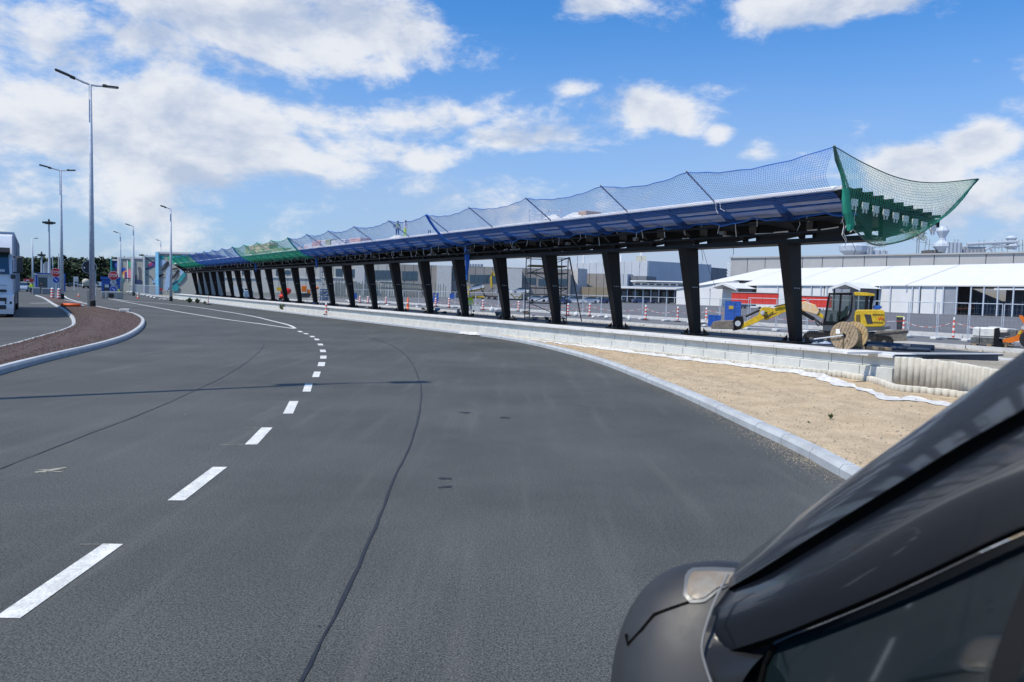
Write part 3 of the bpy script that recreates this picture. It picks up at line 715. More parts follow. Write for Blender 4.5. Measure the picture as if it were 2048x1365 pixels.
for k, (sa, sb, m, cell, rad, lab) in enumerate(nets):
    root = thing('safety_net', lab, 'net', SN(sa,15.5,4.0))
    f0 = net_fn(sa, sb); off_ = SN(sa,15.5,4.0)
    f = (lambda f0, off_: (lambda a, b: tuple(Vector(f0(a,b))-off_)))(f0, off_)
    netmesh('net_mesh', f, int((sb-sa)/cell), int(2.45/cell), rad, m, root, .004)['kind'] = 'stuff'
    w = MB(); rope(w, f, 0, 60, .011+.003*k); w.build('border_rope', M_net_b if k != 2 else m, root)
    w = MB(); rope(w, f, 1, 90, .020+.004*k, .012); w.build('border_rope', m, root)
    # gathered seam at the start
    if k > 0:
        w = MB(); pts = [Vector(f(0, j/14)) for j in range(15)]; w.path(pts, [.045+.02*random.random() for _ in pts], 6); w.path([p+Vector((.05,.02,-.04)) for p in pts], [.03+.02*random.random() for _ in pts], 5); w.build('gathered_seam', m, root)
        if k == 1:
            a = pts[-1]; w = MB(); w.path([a+Vector((.25,.25,-.02)), a+Vector((.3,.4,-.5)), a+Vector((.32,.42,-1.0)), a+Vector((.33,.43,-1.55))], [.10,.09,.06,.03], 6); w.path([a+Vector((.36,.3,-.05)), a+Vector((.40,.42,-.6)), a+Vector((.36,.44,-1.3))], [.08,.07,.03], 6); w.build('net_tail', m, root)
        if k in (2,3):
            a = pts[-1]; w = MB(); w.path([a+Vector((.2,.2,-.02)), a+Vector((.24,.3,-.35)), a+Vector((.22,.32,-.75))], [.1,.08,.03], 6); w.build('net_tail', M_net_b, root)
    # outrigger poles
    for s in [p for p in pole_s if sa-.01 <= p < sb-.01]:
        if s == pole_s[0]: continue
        w = MB(); w.tube(SN(s,PT[0]-.03,PT[1]+.02)-off_, SN(s,15.95,4.22)-off_, .022, n=6); w.build('outrigger_pole', M_steel2, root)
    # cord ends hanging from the lower seam
    w = MB(); rr = random.Random(50+k); n_t = 26 if k < 2 else 16
    for i in range(n_t):
        a = (i+rr.uniform(.1,.9))/n_t; p = Vector(f(a, 1)); L_ = rr.uniform(.12,.38); q1 = p+Vector((rr.uniform(-.05,.05),0,-L_*.5)); q2 = p+Vector((rr.uniform(-.08,.08),rr.uniform(-.04,.04),-L_))
        w.path([p, q1, q2], .008+.003*k, 4)
    w.build('cord_end', M_bag, root)['kind'] = 'stuff'
# corner and end net
root = thing('safety_net', 'green end net sagging like a bowl from the right end of the canopy', 'net', SN(S0,16,4))
off_ = SN(S0,16,4)
dx = Vector((0,0,0))
def onS(px, py, s):
    d = Vector(ray(px, py)); return Vector(CP)+d*(s/d.dot(U))
topP = cr([onS(1668,293,10.40),onS(1730,328,10.1),(onS(1800,357,9.9)),onS(1870,366,9.9),onS(1957,358,9.95)], 12)
botP = cr([onS(1688,385,10.38),onS(1690,425,10.2),onS(1712,462,10.1),onS(1745,489,10.15),onS(1790,486,10.2),onS(1835,470,10.1),onS(1885,434,10.0),onS(1957,359,9.95)], 12)
def endf(a, b):
    A = param(topP, a); B_ = param(botP, a); p = A.lerp(B_, b); bul = math.sin(math.pi*b)*math.sin(math.pi*min(1,a*1.02))
    p = p-U*(.45*bul)+Vector((0,0,-.10*bul)); return tuple(p-off_)
netmesh('net_mesh', endf, 112, 25, .0036, M_net_g, root, .006)['kind'] = 'stuff'
w = MB(); w.path([p-off_ for p in topP], .013, 5); w.path([p-off_ for p in botP[24:]], .02, 5); w.build('border_rope', mat('dark_rope', (.05,.09,.09)), root)
w = MB(); a = onS(1668,293,10.4)-off_; b = onS(1697,376,10.45)-off_; w.tube(a+Vector((0,0,.02)), b, .026, n=7); w.build('outrigger_pole', M_steel2, root)
w = MB(); b2 = onS(1689,380,10.4)-off_; w.path([a, a.lerp(b2,.3)+Vector((-.02,0,0)), a.lerp(b2,.7)+Vector((.02,0,.02)), b2], [.03,.04,.035,.045], 6); w.build('gathered_seam', mat('green_rope', (.03,.10,.085)), root)
w = MB(); pts = [onS(x,y,10.35)-off_ for x, y in ((1689,378),(1690,400),(1694,425),(1699,448),(1698,462))]; w.path(pts, [.05,.07,.10,.08,.04], 7); w.path([p+Vector((.07,.03,.0)) for p in pts], [.04,.06,.06,.06,.03], 6); w.build('gathered_net', M_net_g, root)
w = MB(); pts = [onS(x,y,10.2)-off_ for x, y in ((1850,472),(1835,478),(1815,474))]
# ravelled lump of pale netting
rr = random.Random(9)
for i in range(70):
    c = onS(1833+rr.gauss(0,13), 468+rr.gauss(0,5), 10.1)-off_; w.path([c, c+Vector((rr.uniform(-.1,.1),rr.uniform(-.05,.05),rr.uniform(-.1,.1))), c+Vector((rr.uniform(-.15,.15),rr.uniform(-.1,.1),rr.uniform(-.15,.05)))], .006, 3)
for i in range(40):
    c = onS(1755+rr.gauss(0,12), 486+rr.gauss(0,4), 10.1)-off_; w.path([c, c+Vector((rr.uniform(-.1,.1),rr.uniform(-.05,.05),rr.uniform(-.12,.06)))], .006, 3)
w.build('ravelled_net', mat('pale_net', (.36,.38,.30)), root)['kind'] = 'stuff'
w = MB()
for pts in (((1684,440),(1688,452),(1684,470),(1692,483),(1688,492),(1694,500)),((1692,452),(1687,466),(1693,480),(1690,492)),((1712,420),(1708,438),(1711,450)),((1700,465),(1706,459),(1712,466)),((1745,488),(1744,496),(1747,503))):
    w.path([onS(x,y,10.3)-off_ for x, y in pts], .008, 4)
for pts in (((1432,404),(1432,418),(1436,428)),((1440,406),(1441,418),(1450,423))): w.path([onplane(x,y,15.7)-off_ for x, y in pts], .008, 4)
w.build('loose_cord', M_bag, root)
w = MB()
for pts in (((1236,512),(1229,520),(1231,508)),((1403,500),(1406,520),(1402,530)),((1406,500),(1418,540),(1431,575)),((1467,494),(1467,508),(1463,520)),((1703,482),(1711,500),(1708,510)),((1155,512),(1155,530),(1157,545)),((1140,515),(1152,580),(1163,640)),((1282,510),(1284,520),(1278,535))):
    w.path([onplane(x,y,17.9) for x, y in pts], .007, 4)
tag(w.build('hanging_cable', M_black2), 'thin black cables dangling from the rear of the canopy between the columns', 'cable', kind='stuff')

# ================================================================== people
def person(name_label, loc, rz, h=1.75, vest=None, shirt=M_navy, trousers=M_navy, pose='stand', helmet=None, group=None, hair=True):
    k = h/1.75
    root = thing('person', name_label, 'person', loc, rz, group)
    J = {'pel':(0,0,.95),'sp':(0,0,1.15),'ch':(0,-.01,1.36),'nk':(0,0,1.47),'hd':(0,-.02,1.58),'ht':(0,-.02,1.70),
         'hl':(-.10,0,.92),'hr':(.10,0,.92),'kl':(-.11,-.02,.50),'kr':(.11,-.02,.50),'al':(-.12,.02,.08),'ar':(.12,.02,.08),'tl':(-.13,-.15,.03),'tr':(.13,-.15,.03),
         'shl':(-.19,0,1.40),'shr':(.19,0,1.40),'el':(-.27,.02,1.13),'er':(.27,.02,1.13),'wl':(-.25,-.10,.90),'wr':(.25,-.10,.90),'fl':(-.24,-.13,.80),'fr':(.24,-.13,.80)}
    if pose == 'hips': J.update(el=(-.38,.06,1.17), wl=(-.19,-.08,1.02), fl=(-.13,-.12,1.0), hd=(.03,-.06,1.57), ht=(.03,-.09,1.68))
    if pose == 'look': J.update(er=(.25,-.10,1.15), wr=(.06,-.28,1.18), fr=(.0,-.32,1.18), el=(-.25,-.08,1.14), wl=(-.08,-.27,1.12), fl=(-.03,-.31,1.12), hd=(0,-.07,1.57), ht=(0,-.10,1.68))
    if pose == 'walk': J.update(kl=(-.1,-.18,.52), al=(-.1,-.16,.09), tl=(-.1,-.33,.05), kr=(.1,.03,.5), ar=(.1,.22,.12), tr=(.1,.10,.04))
    if pose == 'bend': J.update(sp=(0,-.08,1.13), ch=(0,-.22,1.30), nk=(0,-.30,1.38), hd=(0,-.38,1.44), ht=(0,-.45,1.53), shl=(-.19,-.24,1.32), shr=(.19,-.24,1.32), el=(-.22,-.38,1.08), er=(.22,-.38,1.08), wl=(-.12,-.52,.95), wr=(.12,-.52,.95), fl=(-.1,-.58,.9), fr=(.1,-.58,.9))
    E_ = [('pel','sp'),('sp','ch'),('ch','nk'),('nk','hd'),('hd','ht'),('pel','hl'),('pel','hr'),('hl','kl'),('kl','al'),('al','tl'),('hr','kr'),('kr','ar'),('ar','tr'),('ch','shl'),('ch','shr'),('shl','el'),('el','wl'),('wl','fl'),('shr','er'),('er','wr'),('wr','fr')]
    rad = dict(pel=.145,sp=.135,ch=.15,nk=.06,hd=.095,ht=.07,hl=.10,hr=.10,kl=.065,kr=.065,al=.045,ar=.045,tl=.04,tr=.04,shl=.075,shr=.075,el=.05,er=.05,wl=.035,wr=.035,fl=.035,fr=.035)
    ks_ = list(J); me = bpy.data.meshes.new('body'); me.from_pydata([Vector(J[a])*k for a in ks_], [(ks_.index(a), ks_.index(b)) for a, b in E_], [])
    o = bpy.data.objects.new('tmp', me); COL.objects.link(o); md = o.modifiers.new('s', 'SKIN'); o.modifiers.new('u', 'SUBSURF').levels = 1
    for i, a in enumerate(ks_): me.skin_vertices[0].data[i].radius = (rad[a]*k*(1.12 if a in ('ch','pel','sp') else 1), rad[a]*k*(.8 if a in ('ch','pel','sp') else 1)); me.skin_vertices[0].data[i].use_root = (a == 'pel')
    bpy.context.view_layer.update(); m2 = bpy.data.meshes.new_from_object(o.evaluated_get(bpy.context.evaluated_depsgraph_get())); bpy.data.objects.remove(o); m2.name = 'body'
    m2.materials.clear(); [m2.materials.append(x) for x in (M_skin, shirt, vest or shirt, trousers, M_black2)]
    hdv = Vector(J['nk'])*k
    for p in m2.polygons:
        c = p.center/k; p.use_smooth = True
        dh = min((c-Vector(J['hd'])).length, (c-Vector(J['ht'])).length)
        if dh < .13 and c.z > J['nk'][2]+.02: i = 0
        elif min((c-Vector(J[x])).length for x in ('fl','fr')) < .07: i = 0
        elif c.z < .13: i = 4
        elif c.z < .93: i = 3 if abs(c.x) < .2 or c.z < .85 else 1
        else: i = 2 if abs(c.x) < .2 else 1
        p.material_index = i
    b = bpy.data.objects.new('body', m2); COL.objects.link(b); b.parent = root
    hp = Vector(J['hd'])*k; tp = Vector(J['ht'])*k
    w = MB(); w.ell(hp.lerp(tp,.5)+Vector((0,.02,.02))*k, (.10*k,.105*k,.10*k), 10, 6)
    w.build('helmet' if helmet else 'hair', helmet or M_hair, root, smooth=True)
    w = MB(); w.ell(hp+Vector((0,-.095,.0))*k, (.014*k,.02*k,.025*k), 6, 4); w.build('nose', M_skin, root, smooth=True)
    if vest:
        w = MB(); 
        for z in (1.05,1.18): 
            cx_ = Vector(J['sp']).lerp(Vector(J['ch']), (z-1.05)/.3)*k; w.lathe([(.172*k,z*k-.02),(.176*k,z*k),(.172*k,z*k+.02)], 14, Matrix.Translation((cx_.x,cx_.y,0)) @ Matrix.Diagonal((1,.72,1,1)))
        w.build('reflective_band', mat('reflective', (.75,.75,.72), .3), root)
    return root
def facecam(p): return -math.atan2(p.x, p.y)
# ================================================================== buildings behind the site
def PX(p, y0=0): return p
def facade(name, label, cat, A, B, z0, z1, depth, m, panels, mpanel=None, gap=.12, cap=.0, group=None, seg=None):
    """box building from ground point A to B (left to right in the picture), with separate cladding panels"""
    A = Vector((A.x,A.y,0)); B = Vector((B.x,B.y,0)); d = (B-A); Lw = d.length; rz = math.atan2(d.y, d.x)
    root = thing(name, label, cat, A, rz, group)
    w = MB(); w.box((Lw/2, depth/2+.25, (z0+z1)/2),(Lw, depth, z1-z0)); w.build('core', m, root)
    if cap: w = MB(); w.box((Lw/2, depth/2+.1, z1+.15),(Lw+.6, depth+.8, .3)); w.build('parapet', m, root)
    pl = Lw/panels
    w = MB(); w.box((0,0,(z0+z1)/2),(pl-gap, .5, z1-z0-.02)); me = w.mesh('panel', mpanel or m)
    for k in range(panels):
        o = bpy.data.objects.new('panel', me); COL.objects.link(o); o.parent = root; o.location = (pl*(k+.5), .12+random.uniform(-.01,.01), 0)
    return root, Lw
def hgt(px, py, P_):     # height of pixel at the horizontal distance of world point P_
    return D(px, py, P_.y).z
# big grey hall behind the tents
A = D(1458,600,215); B = D(2140,600,158); 
zA = hgt(1458,521,A); zB = hgt(2048,503,D(2048,600,165))
zt_ = (zA+zB)/2
hall, Lh = facade('factory_hall', 'long light grey flat-roofed hall with wide smooth panels behind the white tents', 'building', A, B, 0, zt_, 60, M_gclad, 15, gap=.18)
w = MB(); w.box((Lh/2, 30, zt_+.2),(Lh+.5, 61, .35)); w.build('roof_parapet', M_gclad, hall)
def hoodvent(px, py_base, py_top, wpx, Y, label, hall_like=None):
    b = D(px, py_base, Y); t = D(px, py_top, Y).z; mpp = Y/F; r = wpx*mpp/2; hh = t-b.z
    root = thing('roof_vent', label, 'vent', b, facecam(b))
    w = MB(); w.lathe([(r*.55,0),(r*1.45,hh*.22),(r*1.35,hh*.32),(r*.55,hh*.45),(r*.5,hh*.55)], 8); w.build('base', M_steel, root)
    w = MB(); w.lathe([(r*.45,hh*.55),(r*1.0,hh*.80),(r*1.0,hh*.84),(r*.45,hh),(.001,hh)], 8); w.build('hood', M_steel, root)
    w = MB(); 
    for dx_ in (-2.6,-2.0,2.0,2.5): w.tube((r*dx_,0,0),(r*dx_*.93,0,hh*.5),.08,n=4)
    w.tube((-r*2.6,0,hh*.3),(r*2.5,0,hh*.3),.06,n=4); w.build('frame', M_steel2, root)
    return root
hoodvent(1883,505,453,23,200,'large hexagonal steel vent hood on the grey hall roof')
hoodvent(2021,499,472,20,200,'small steel vent hood above the pipes at the right of the grey hall roof')
def ductbox(px0, px1, py0, py1, Y, label, m=M_steel, name='roof_unit', cat='roof unit', ribs=4):
    a = D(px0, py1, Y); b = D(px1, py1, Y); t = D(px0, py0, Y).z; root = thing(name, label, cat, a, math.atan2(b.y-a.y,b.x-a.x)); Lx = (b-a).length; hh = t-a.z
    w = MB(); w.box((Lx/2, 2, hh/2),(Lx, 4, hh), bev=.1); w.build('housing', m, root)
    for i in range(ribs):
        w = MB(); w.box((Lx*(i+.5)/ribs, -.06, hh/2),(.18,.14,hh*.96)); w.build('rib', M_steel2, root)
    return root
ductbox(1893,1924,484,508,198,'square ribbed steel roof unit right of the large vent hood')
ductbox(1722,1746,492,513,205,'left steel roof unit on the grey hall next to a round tank')
ductbox(1926,1972,493,507,199,'flat grey roof duct between the vent hoods', mat('dull_duct',(.38,.4,.43)), ribs=6)
ductbox(1742,1776,500,512,206,'low steel duct end near the net bowl on the hall roof', ribs=3)
ductbox(1858,1895,500,508,200,'brown louvred box at the foot of the large vent hood', mat('brown_louvre',(.12,.11,.10)), ribs=5)
t = D(1706,505,204); o = thing('roof_tank', 'round steel roof tank seen under the green net bowl', 'tank', t); w = MB(); w.lathe([(1.2,-1.5),(3.4,.3),(3.6,1.6),(2.6,2.2),(.01,2.4)],14); w.build('drum', M_steel, o)
o = thing('pipe_bridge', 'white pipes on thin supports running to the right vent hood on the hall roof', 'pipe', D(1940,500,199)); b = D(1940,500,199)
for i,(x0,y0,x1,y1,r) in enumerate(((1934,489,2034,484,.45),(1970,500,2000,486,.3),(1976,496,2040,490,.25),(1985,503,1978,494,.3),(2030,484,2030,500,.4))):
    w = MB(); w.tube(D(x0,y0,199)-b, D(x1,y1,199)-b, r, n=8); w.build('pipe', mat('pale_pipe',(.6,.63,.67),.4,.3), o)
for x in (1958,1968,1990,2004,2015,2038,2045): w = MB(); w.tube(D(x,506,199)-b, D(x,480,199)-b, .1, n=4); w.build('support', M_steel2, o)
# pole beside vents
for i,(x,y0) in enumerate(((1833,478),(1837,478))): 
    b = D(x,507,200); w = MB(); w.tube((0,0,0),(0,0,D(x,y0,200).z-b.z),.12,n=5); o = w.build('roof_mast', M_steel2, loc=b); tag(o, ['left thin mast on the hall roof under the green net','right thin mast of the close pair on the hall roof'][i], 'mast')
# ------------------------------------------------------------------ white tents
TA = G(1394,610.5); TB = G(2130,638); d_ = (TB-TA); TL = d_.length; trz = math.atan2(d_.y, d_.x)
tent = thing('marquee', 'long white storage tent with pitched roof, gabled porches and grey open bays', 'tent', TA, trz)
eave = 5.6; ridge = 10.2; dep = 34
w = MB(); w.add([(-.8,-.1,eave-.1),(TL,-.1,eave-.1),(TL,dep/2,ridge),(7,dep/2,ridge),(-.8,-.1,eave-.35),(TL,-.1,eave-.35)], [(0,1,2,3),(4,5,1,0)])
w.add([(7,dep/2,ridge),(TL,dep/2,ridge),(TL,dep,eave),(-.8,dep,eave)], [(0,1,2,3)]); w.add([(-.8,-.7,eave-.1),(7,dep/2,ridge),(-.8,dep,eave)],[(0,1,2)]); w.build('roof', M_tent, tent)
for k in range(1, int(TL/15)): w = MB(); x = k*15; w.add([(x-.12,-.75,eave-.06),(x+.12,-.75,eave-.06),(x+.12,dep/2,ridge+.05),(x-.12,dep/2,ridge+.05)], [(0,1,2,3)]); w.build('roof_seam', mat('seam_grey',(.7,.7,.71)), tent)
def tx(px):     # local x of a picture column on the tent front
    d = Vector(ray(px, 610)); n = Vector((-d_.y, d_.x, 0)).normalized(); P_ = Vector(CP)+d*((TA-Vector(CP)).dot(n)/d.dot(n)); return (P_-TA).dot(d_.normalized())
def tz(px, py): 
    n = Vector((-d_.y, d_.x, 0)).normalized(); d = Vector(ray(px, py)); P_ = Vector(CP)+d*((TA-Vector(CP)).dot(n)/d.dot(n)); return P_.z
def wallp(x0, x1, m, y=.3, name='wall_panel', z0=0, z1=None):
    a, b = tx(x0), tx(x1); w = MB(); w.box(((a+b)/2, y, (z0+(z1 or eave-.3))/2),(b-a-.08,.1,(z1 or eave-.3)-z0)); w.build(name, m, tent)
for x0, x1, m in ((1396,1404,M_tent),(1404,1417,M_tentg),(1419,1432,M_dclad),(1434,1450,M_tentg)): wallp(x0,x1,m)
for x0, x1 in ((1510,1552),(1553,1590),(1591,1621),(1622,1645),(1646,1664)): wallp(x0,x1,M_tentg if x0<1510 else M_tent,.3)
wallp(1667,1698,M_tentg)
for a in ((1757,1778),(1780,1822),(1824,1836),(1839,1867),(1869,1884)): wallp(a[0],a[1],M_tent)
wallp(1886,1910,M_tentg)
# dark interior behind the open bays
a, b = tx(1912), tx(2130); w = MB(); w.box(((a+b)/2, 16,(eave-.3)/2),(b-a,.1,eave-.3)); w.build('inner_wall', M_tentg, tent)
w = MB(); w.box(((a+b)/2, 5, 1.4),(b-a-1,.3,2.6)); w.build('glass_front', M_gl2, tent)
for k in range(9): w = MB(); w.box((a+(b-a)*(k+.5)/9, 4.8, 1.4),(.12,.1,2.6)); w.build('mullion', M_steel2, tent)
w = MB(); w.box(((tx(1985)+tx(2130))/2, .2, eave-.75),(tx(2130)-tx(1985),.15,.35)); w.build('white_strip', M_white, tent)
for px in (1404,1418,1433,1450,1455,1554,1600,1621,1640,1652,1664,1757,1779,1823,1837,1868,1885,1912,1940,1966,1994,2025,2058,2095):
    w = MB(); w.box((tx(px), .1, (eave-.2)/2),(.22,.22,eave-.2)); w.build('post', M_steel, tent)
for xc, xl, xr, pk in ((1481,1452,1506,567),(1729,1702,1755,566)):
    a, b, c = tx(xl), tx(xr), tx(xc); zp = tz(xc, pk); ze = tz(xl, 577); y0 = -6
    w = MB(); 
    for s_ in (-1,1): w.box((c+s_*(b-a)/2, y0, ze/2),(.2,.2,ze)); 
    w.build('porch_post', M_tent, tent)
    w = MB(); w.add([(a-.6,y0-.3,ze-.1),(c,y0-.3,zp),(c,8,zp),(a-.6,8,ze-.1)],[(0,1,2,3)]); w.add([(b+.6,y0-.3,ze-.1),(c,y0-.3,zp),(c,8,zp),(b+.6,8,ze-.1)],[(3,2,1,0)])
    w.add([(a-.6,y0-.35,ze-.1),(c,y0-.35,zp),(c,y0-.35,zp-.55),(a-.6,y0-.35,ze-.6)],[(0,1,2,3)]); w.add([(b+.6,y0-.35,ze-.1),(c,y0-.35,zp),(c,y0-.35,zp-.55),(b+.6,y0-.35,ze-.6)],[(3,2,1,0)]); w.build('porch_roof', M_tent, tent)
    w = MB(); w.add([(a,y0+5.5,0),(b,y0+5.5,0),(b,y0+5.5,ze),(c,y0+5.5,zp-.3),(a,y0+5.5,ze)],[(0,1,2,3,4)]); w.build('porch_back', M_tentg, tent)
    w = MB(); w.box((c,y0+2,ze-.2),(b-a,.12,.12)); w.tube((c,y0+2,ze-.2),(c,y0+2,zp-.2),.07,n=4); w.build('porch_truss', M_steel2, tent)
# left low tents / canopy building
A = G(1355,609); 
w = MB(); tw = thing('tent_end', 'small white tent gable with a pale wall left of the long storage tent', 'tent', G(1352,609), trz)
a = (G(1394,609)-G(1352,609)).length
w.add([(0,0,0),(a,0,0),(a,0,6.2),(a*.9,0,6.4),(0,0,4.3)],[(0,1,2,3,4)]); w.build('wall', M_tent, tw); w = MB(); w.add([(-.4,-.4,4.2),(a,-.4,6.6),(a,8,6.6),(-.4,8,4.2)],[(0,1,2,3)]); w.build('roof', M_tent, tw)
# centre: light grey, dark grey buildings
def block(name, label, x0, x1, ytop, Y0, Y1, m, panels, depth=30, ytop2=None, gap=.15, cat='building'):
    A = D(x0,600,Y0); B = D(x1,600,Y1); z = hgt(x0, ytop, A)
    return facade(name, label, cat, A, B, 0, z, depth, m, panels, gap=gap)
block('factory_block','light grey factory block with a small roof plant room behind the lamp cables',1128,1293,528,300,258,M_lclad,12)
block('factory_block','dark grey windowless factory block right of the light grey one',1293.5,1452,524,259,300,M_dclad,7,3)
block('factory_block','low brown grey clad block in front of the light grey factory',1163,1236,547,252,248,M_taupe,5,12)
block('factory_block','bright white slab tower left of the brown clad block',1135,1155,537,245,243,M_conc2,1,6)
block('factory_block','low dark grey clad block under the tall light grey wall',1254,1292,552,246,243,M_dclad,2,10)
block('factory_block','small light corner block right of the brown clad wall',1237,1254,548,244,243,M_lclad,2,8)
block('base_wall','tan brown base wall behind the parked cars',1163,1252,574,243,236,mat('tan_wall',(.24,.20,.14)),6,2,cat='wall')
o = D(1282,527,270); pr = thing('plant_room','small pale plant room with a white chimney on the light grey roof','roof unit',o, facecam(o)); w = MB(); w.box((0,0,1.2),(3.6,3,2.6)); w.build('housing', M_beige, pr); w = MB(); w.box((-.1,0,3.5),(.7,.7,2.0)); w.build('chimney', M_white, pr)
for x, lb in ((1234,'left one of two slim white chimneys on the light grey factory'),(1242,'right, taller one of two slim white chimneys on the light grey factory'),(1167,'lone thin white chimney far left on the light grey factory')):
    b = D(x,527,290); w = MB(); w.lathe([(.35,-1),(.35,D(x,513 if x!=1242 else 510,290).z-b.z),(.3,D(x,512,290).z-b.z+.1)],8); tag(w.build('chimney', M_white, loc=b), lb, 'chimney')
# white louvred stair between dark and grey blocks
b = D(1451,560,262); lo = thing('louvred_stair','white slatted stair tower between the dark grey block and the grey hall','stair',D(1451,600,262), facecam(b))
for k in range(6):
    z = hgt(1451,533,b)-k*1.05; w = MB(); w.add([(0,0,z),(2.0,0,z-1.1),(2.0,0,z-1.6),(0,0,z-.5),(0,1,z),(2.0,1,z-1.1)],[(0,3,2,1),(0,1,5,4)]); w.build('slat', M_white, lo)
# low pavilion with flat white roofs
pv = thing('pavilion','low glazed pavilion with two thin white flat roofs behind the parked cars','building', D(1233,603,214), facecam(D(1300,600,214)))
o = D(1233,603,214); mp = 214/F
def bxp(x0,x1,y0,y1,dy,dep_,m,name,par=pv,ox=1233,mp=mp,zb=None):
    w = MB(); zt2 = (603-y0)*mp; zb2 = (603-y1)*mp; w.box((((x0+x1)/2-ox)*mp, dy+dep_/2, (zt2+zb2)/2),((x1-x0)*mp,dep_,zt2-zb2)); return w.build(name, m, par)
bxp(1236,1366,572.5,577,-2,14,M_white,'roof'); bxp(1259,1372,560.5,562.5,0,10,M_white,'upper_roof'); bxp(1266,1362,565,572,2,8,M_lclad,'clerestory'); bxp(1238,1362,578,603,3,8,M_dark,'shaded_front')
for k in range(7): bxp(1268+k*14,1278+k*14,566,569,1.9,.1,M_gl,'window')
for k in range(9): bxp(1238+k*15.3,1239.6+k*15.3,577,603,-1,.2,M_steel,'column')
for k in range(6): bxp(1243+k*20,1255+k*20,582,602,2.8,.1,M_gl2,'window')
# ------------------------------------------------------------------ left factory facade with towers and windows
LA = D(430,600,232); LB_ = D(1140,600,240)
LA = Vector((LA.x,LA.y,0)); LB_ = Vector((LB_.x,LB_.y,0)); ld = (LB_-LA).normalized(); lrz = math.atan2(ld.y, ld.x); ln = Vector((-ld.y, ld.x, 0))
def lx(px):
    d = Vector(ray(px,600)); P_ = Vector(CP)+d*((LA-Vector(CP)).dot(ln)/d.dot(ln)); return (P_-LA).dot(ld)
def lz(px, py):
    d = Vector(ray(px,py)); return (Vector(CP)+d*((LA-Vector(CP)).dot(ln)/d.dot(ln))).z
fac = thing('factory_facade','very long taupe factory front with pale concrete towers and dark window bands behind the canopy','building', LA, lrz)
LL = (LB_-LA).length; ztop = lz(870,531); print('facade top', ztop, lz(1136,541), LL)
w = MB(); w.box((LL/2,4.2,ztop/2),(LL,8,ztop)); w.build('core', mat('joint_dark',(.09,.09,.09)), fac)
npn = 40; pl = LL/npn
w = MB(); w.box((0,0,ztop*.5),(pl-.12,.4,ztop)); me_t = w.mesh('panel', M_taupe); w = MB(); w.box((0,0,ztop*.5),(pl-.12,.4,ztop)); me_g = w.mesh('panel', mat('pale_wall_panel',(.50,.49,.45),.7,var=.06))
for k in range(npn):
    o = bpy.data.objects.new('panel', me_t if pl*k > lx(790) else me_g); COL.objects.link(o); o.parent = fac; o.location = (pl*(k+.5),0,0)
def lbox(x0,x1,y0,y1,m,name,dy=-.5,dep_=.5,zmin=None):
    a, b = lx(x0), lx(x1); xm = (x0+x1)/2; z1 = lz(xm,y0); z0 = lz(xm,y1) if y1 is not None else 0
    w = MB(); w.box(((a+b)/2, dy, (z0+z1)/2),(b-a,dep_,z1-z0)); return w.build(name, m, fac)
for x0,x1,y0 in ((712,731,531),(873,902,532),(1013,1041,539)): lbox(x0,x1,y0,None,M_conc2,'tower',-1.5,3.5)
for x0,x1,y0,y1 in ((741,800,541,559),(803,834,543,560),(903,935,545,562),(938,1011,550,566),(1042,1070,556,568),(1075,1133,558,571)):
    n_ = max(2,int((x1-x0)/9))
    for i in range(n_): a = x0+(x1-x0)*i/n_; lbox(a+.5,a+(x1-x0)/n_-.5,y0,y1,M_gl2,'window',-.25,.2)
for x0,x1,y0,y1 in ((552,566,540,552),(570,580,541,549),(671,684,538,553),(700,710,539,555),(484,500,541,549)): lbox(x0,x1,y0,y1,M_gl2,'window',-.25,.2)
for x0,x1 in ((445,520),(530,640),(645,700)): lbox(x0,x1,555,557,M_conc2,'string_course',-.3,.3)
bx = ductbox(937,965,527,534,196,'grey roof unit with railings on the taupe factory seen between two canopy columns', ribs=5)
b = D(935,531,200)
# ------------------------------------------------------------------ mural walls
M_mg = mat('mural_grey',(.34,.34,.31),.75,var=.05)
mur_cols = dict(t=mat('mural_teal',(.02,.27,.30)), g=mat('mural_green',(.03,.42,.22)), l=mat('mural_light_blue',(.33,.48,.66)), k=mat('mural_black',(.015,.015,.03)), n=mat('mural_navy',(.02,.04,.12)), m=mat('mural_magenta',(.42,.04,.14)), p=mat('mural_purple',(.12,.04,.22)), o=mat('mural_orange',(.75,.30,.08)), y=mat('mural_cream',(.72,.58,.34)), r=mat('mural_pink',(.70,.20,.26)), c=mat('mural_cyan',(.25,.62,.85)), w=M_white, b=mat('mural_blue',(.03,.09,.42)), s=mat('mural_slate',(.10,.11,.14)))
def mural(label, x0, x1, yt0, yt1, yb, Y, edge, shapes, edge_m=None, base=M_mg):
    a = D(x0,yb,Y); b = D(x1,yb,Y*1.0); root = thing('mural_wall', label, 'mural wall', a, 0); mp = Y/F
    Lx = (x1-x0)*mp
    w = MB(); zt = (yb-yt0)*mp; w.box((Lx/2,6,zt/2-3),(Lx,12,zt+6)); w.build('wall', base, root)
    w = MB(); w.box((-.3*edge*mp,5.6,zt/2-3+.1),(edge*mp,12,zt+6.3)); w.build('end_face', edge_m or M_white, root)
    for i,(m, pts) in enumerate(shapes):
        w = MB(); n_ = len(pts); dy = -.03-.015*i
        P_ = [((x-x0)*mp, (yb-y)*mp) for x, y in pts]; w.add([(x,dy,z) for x,z in P_],[tuple(range(n_))]); w.build('painted_shape', mur_cols[m], root)
    w = MB(); w.box((Lx/2,6,zt+.15),(Lx+.3,12.4,.3)); w.build('parapet', M_lclad, root)
    return root
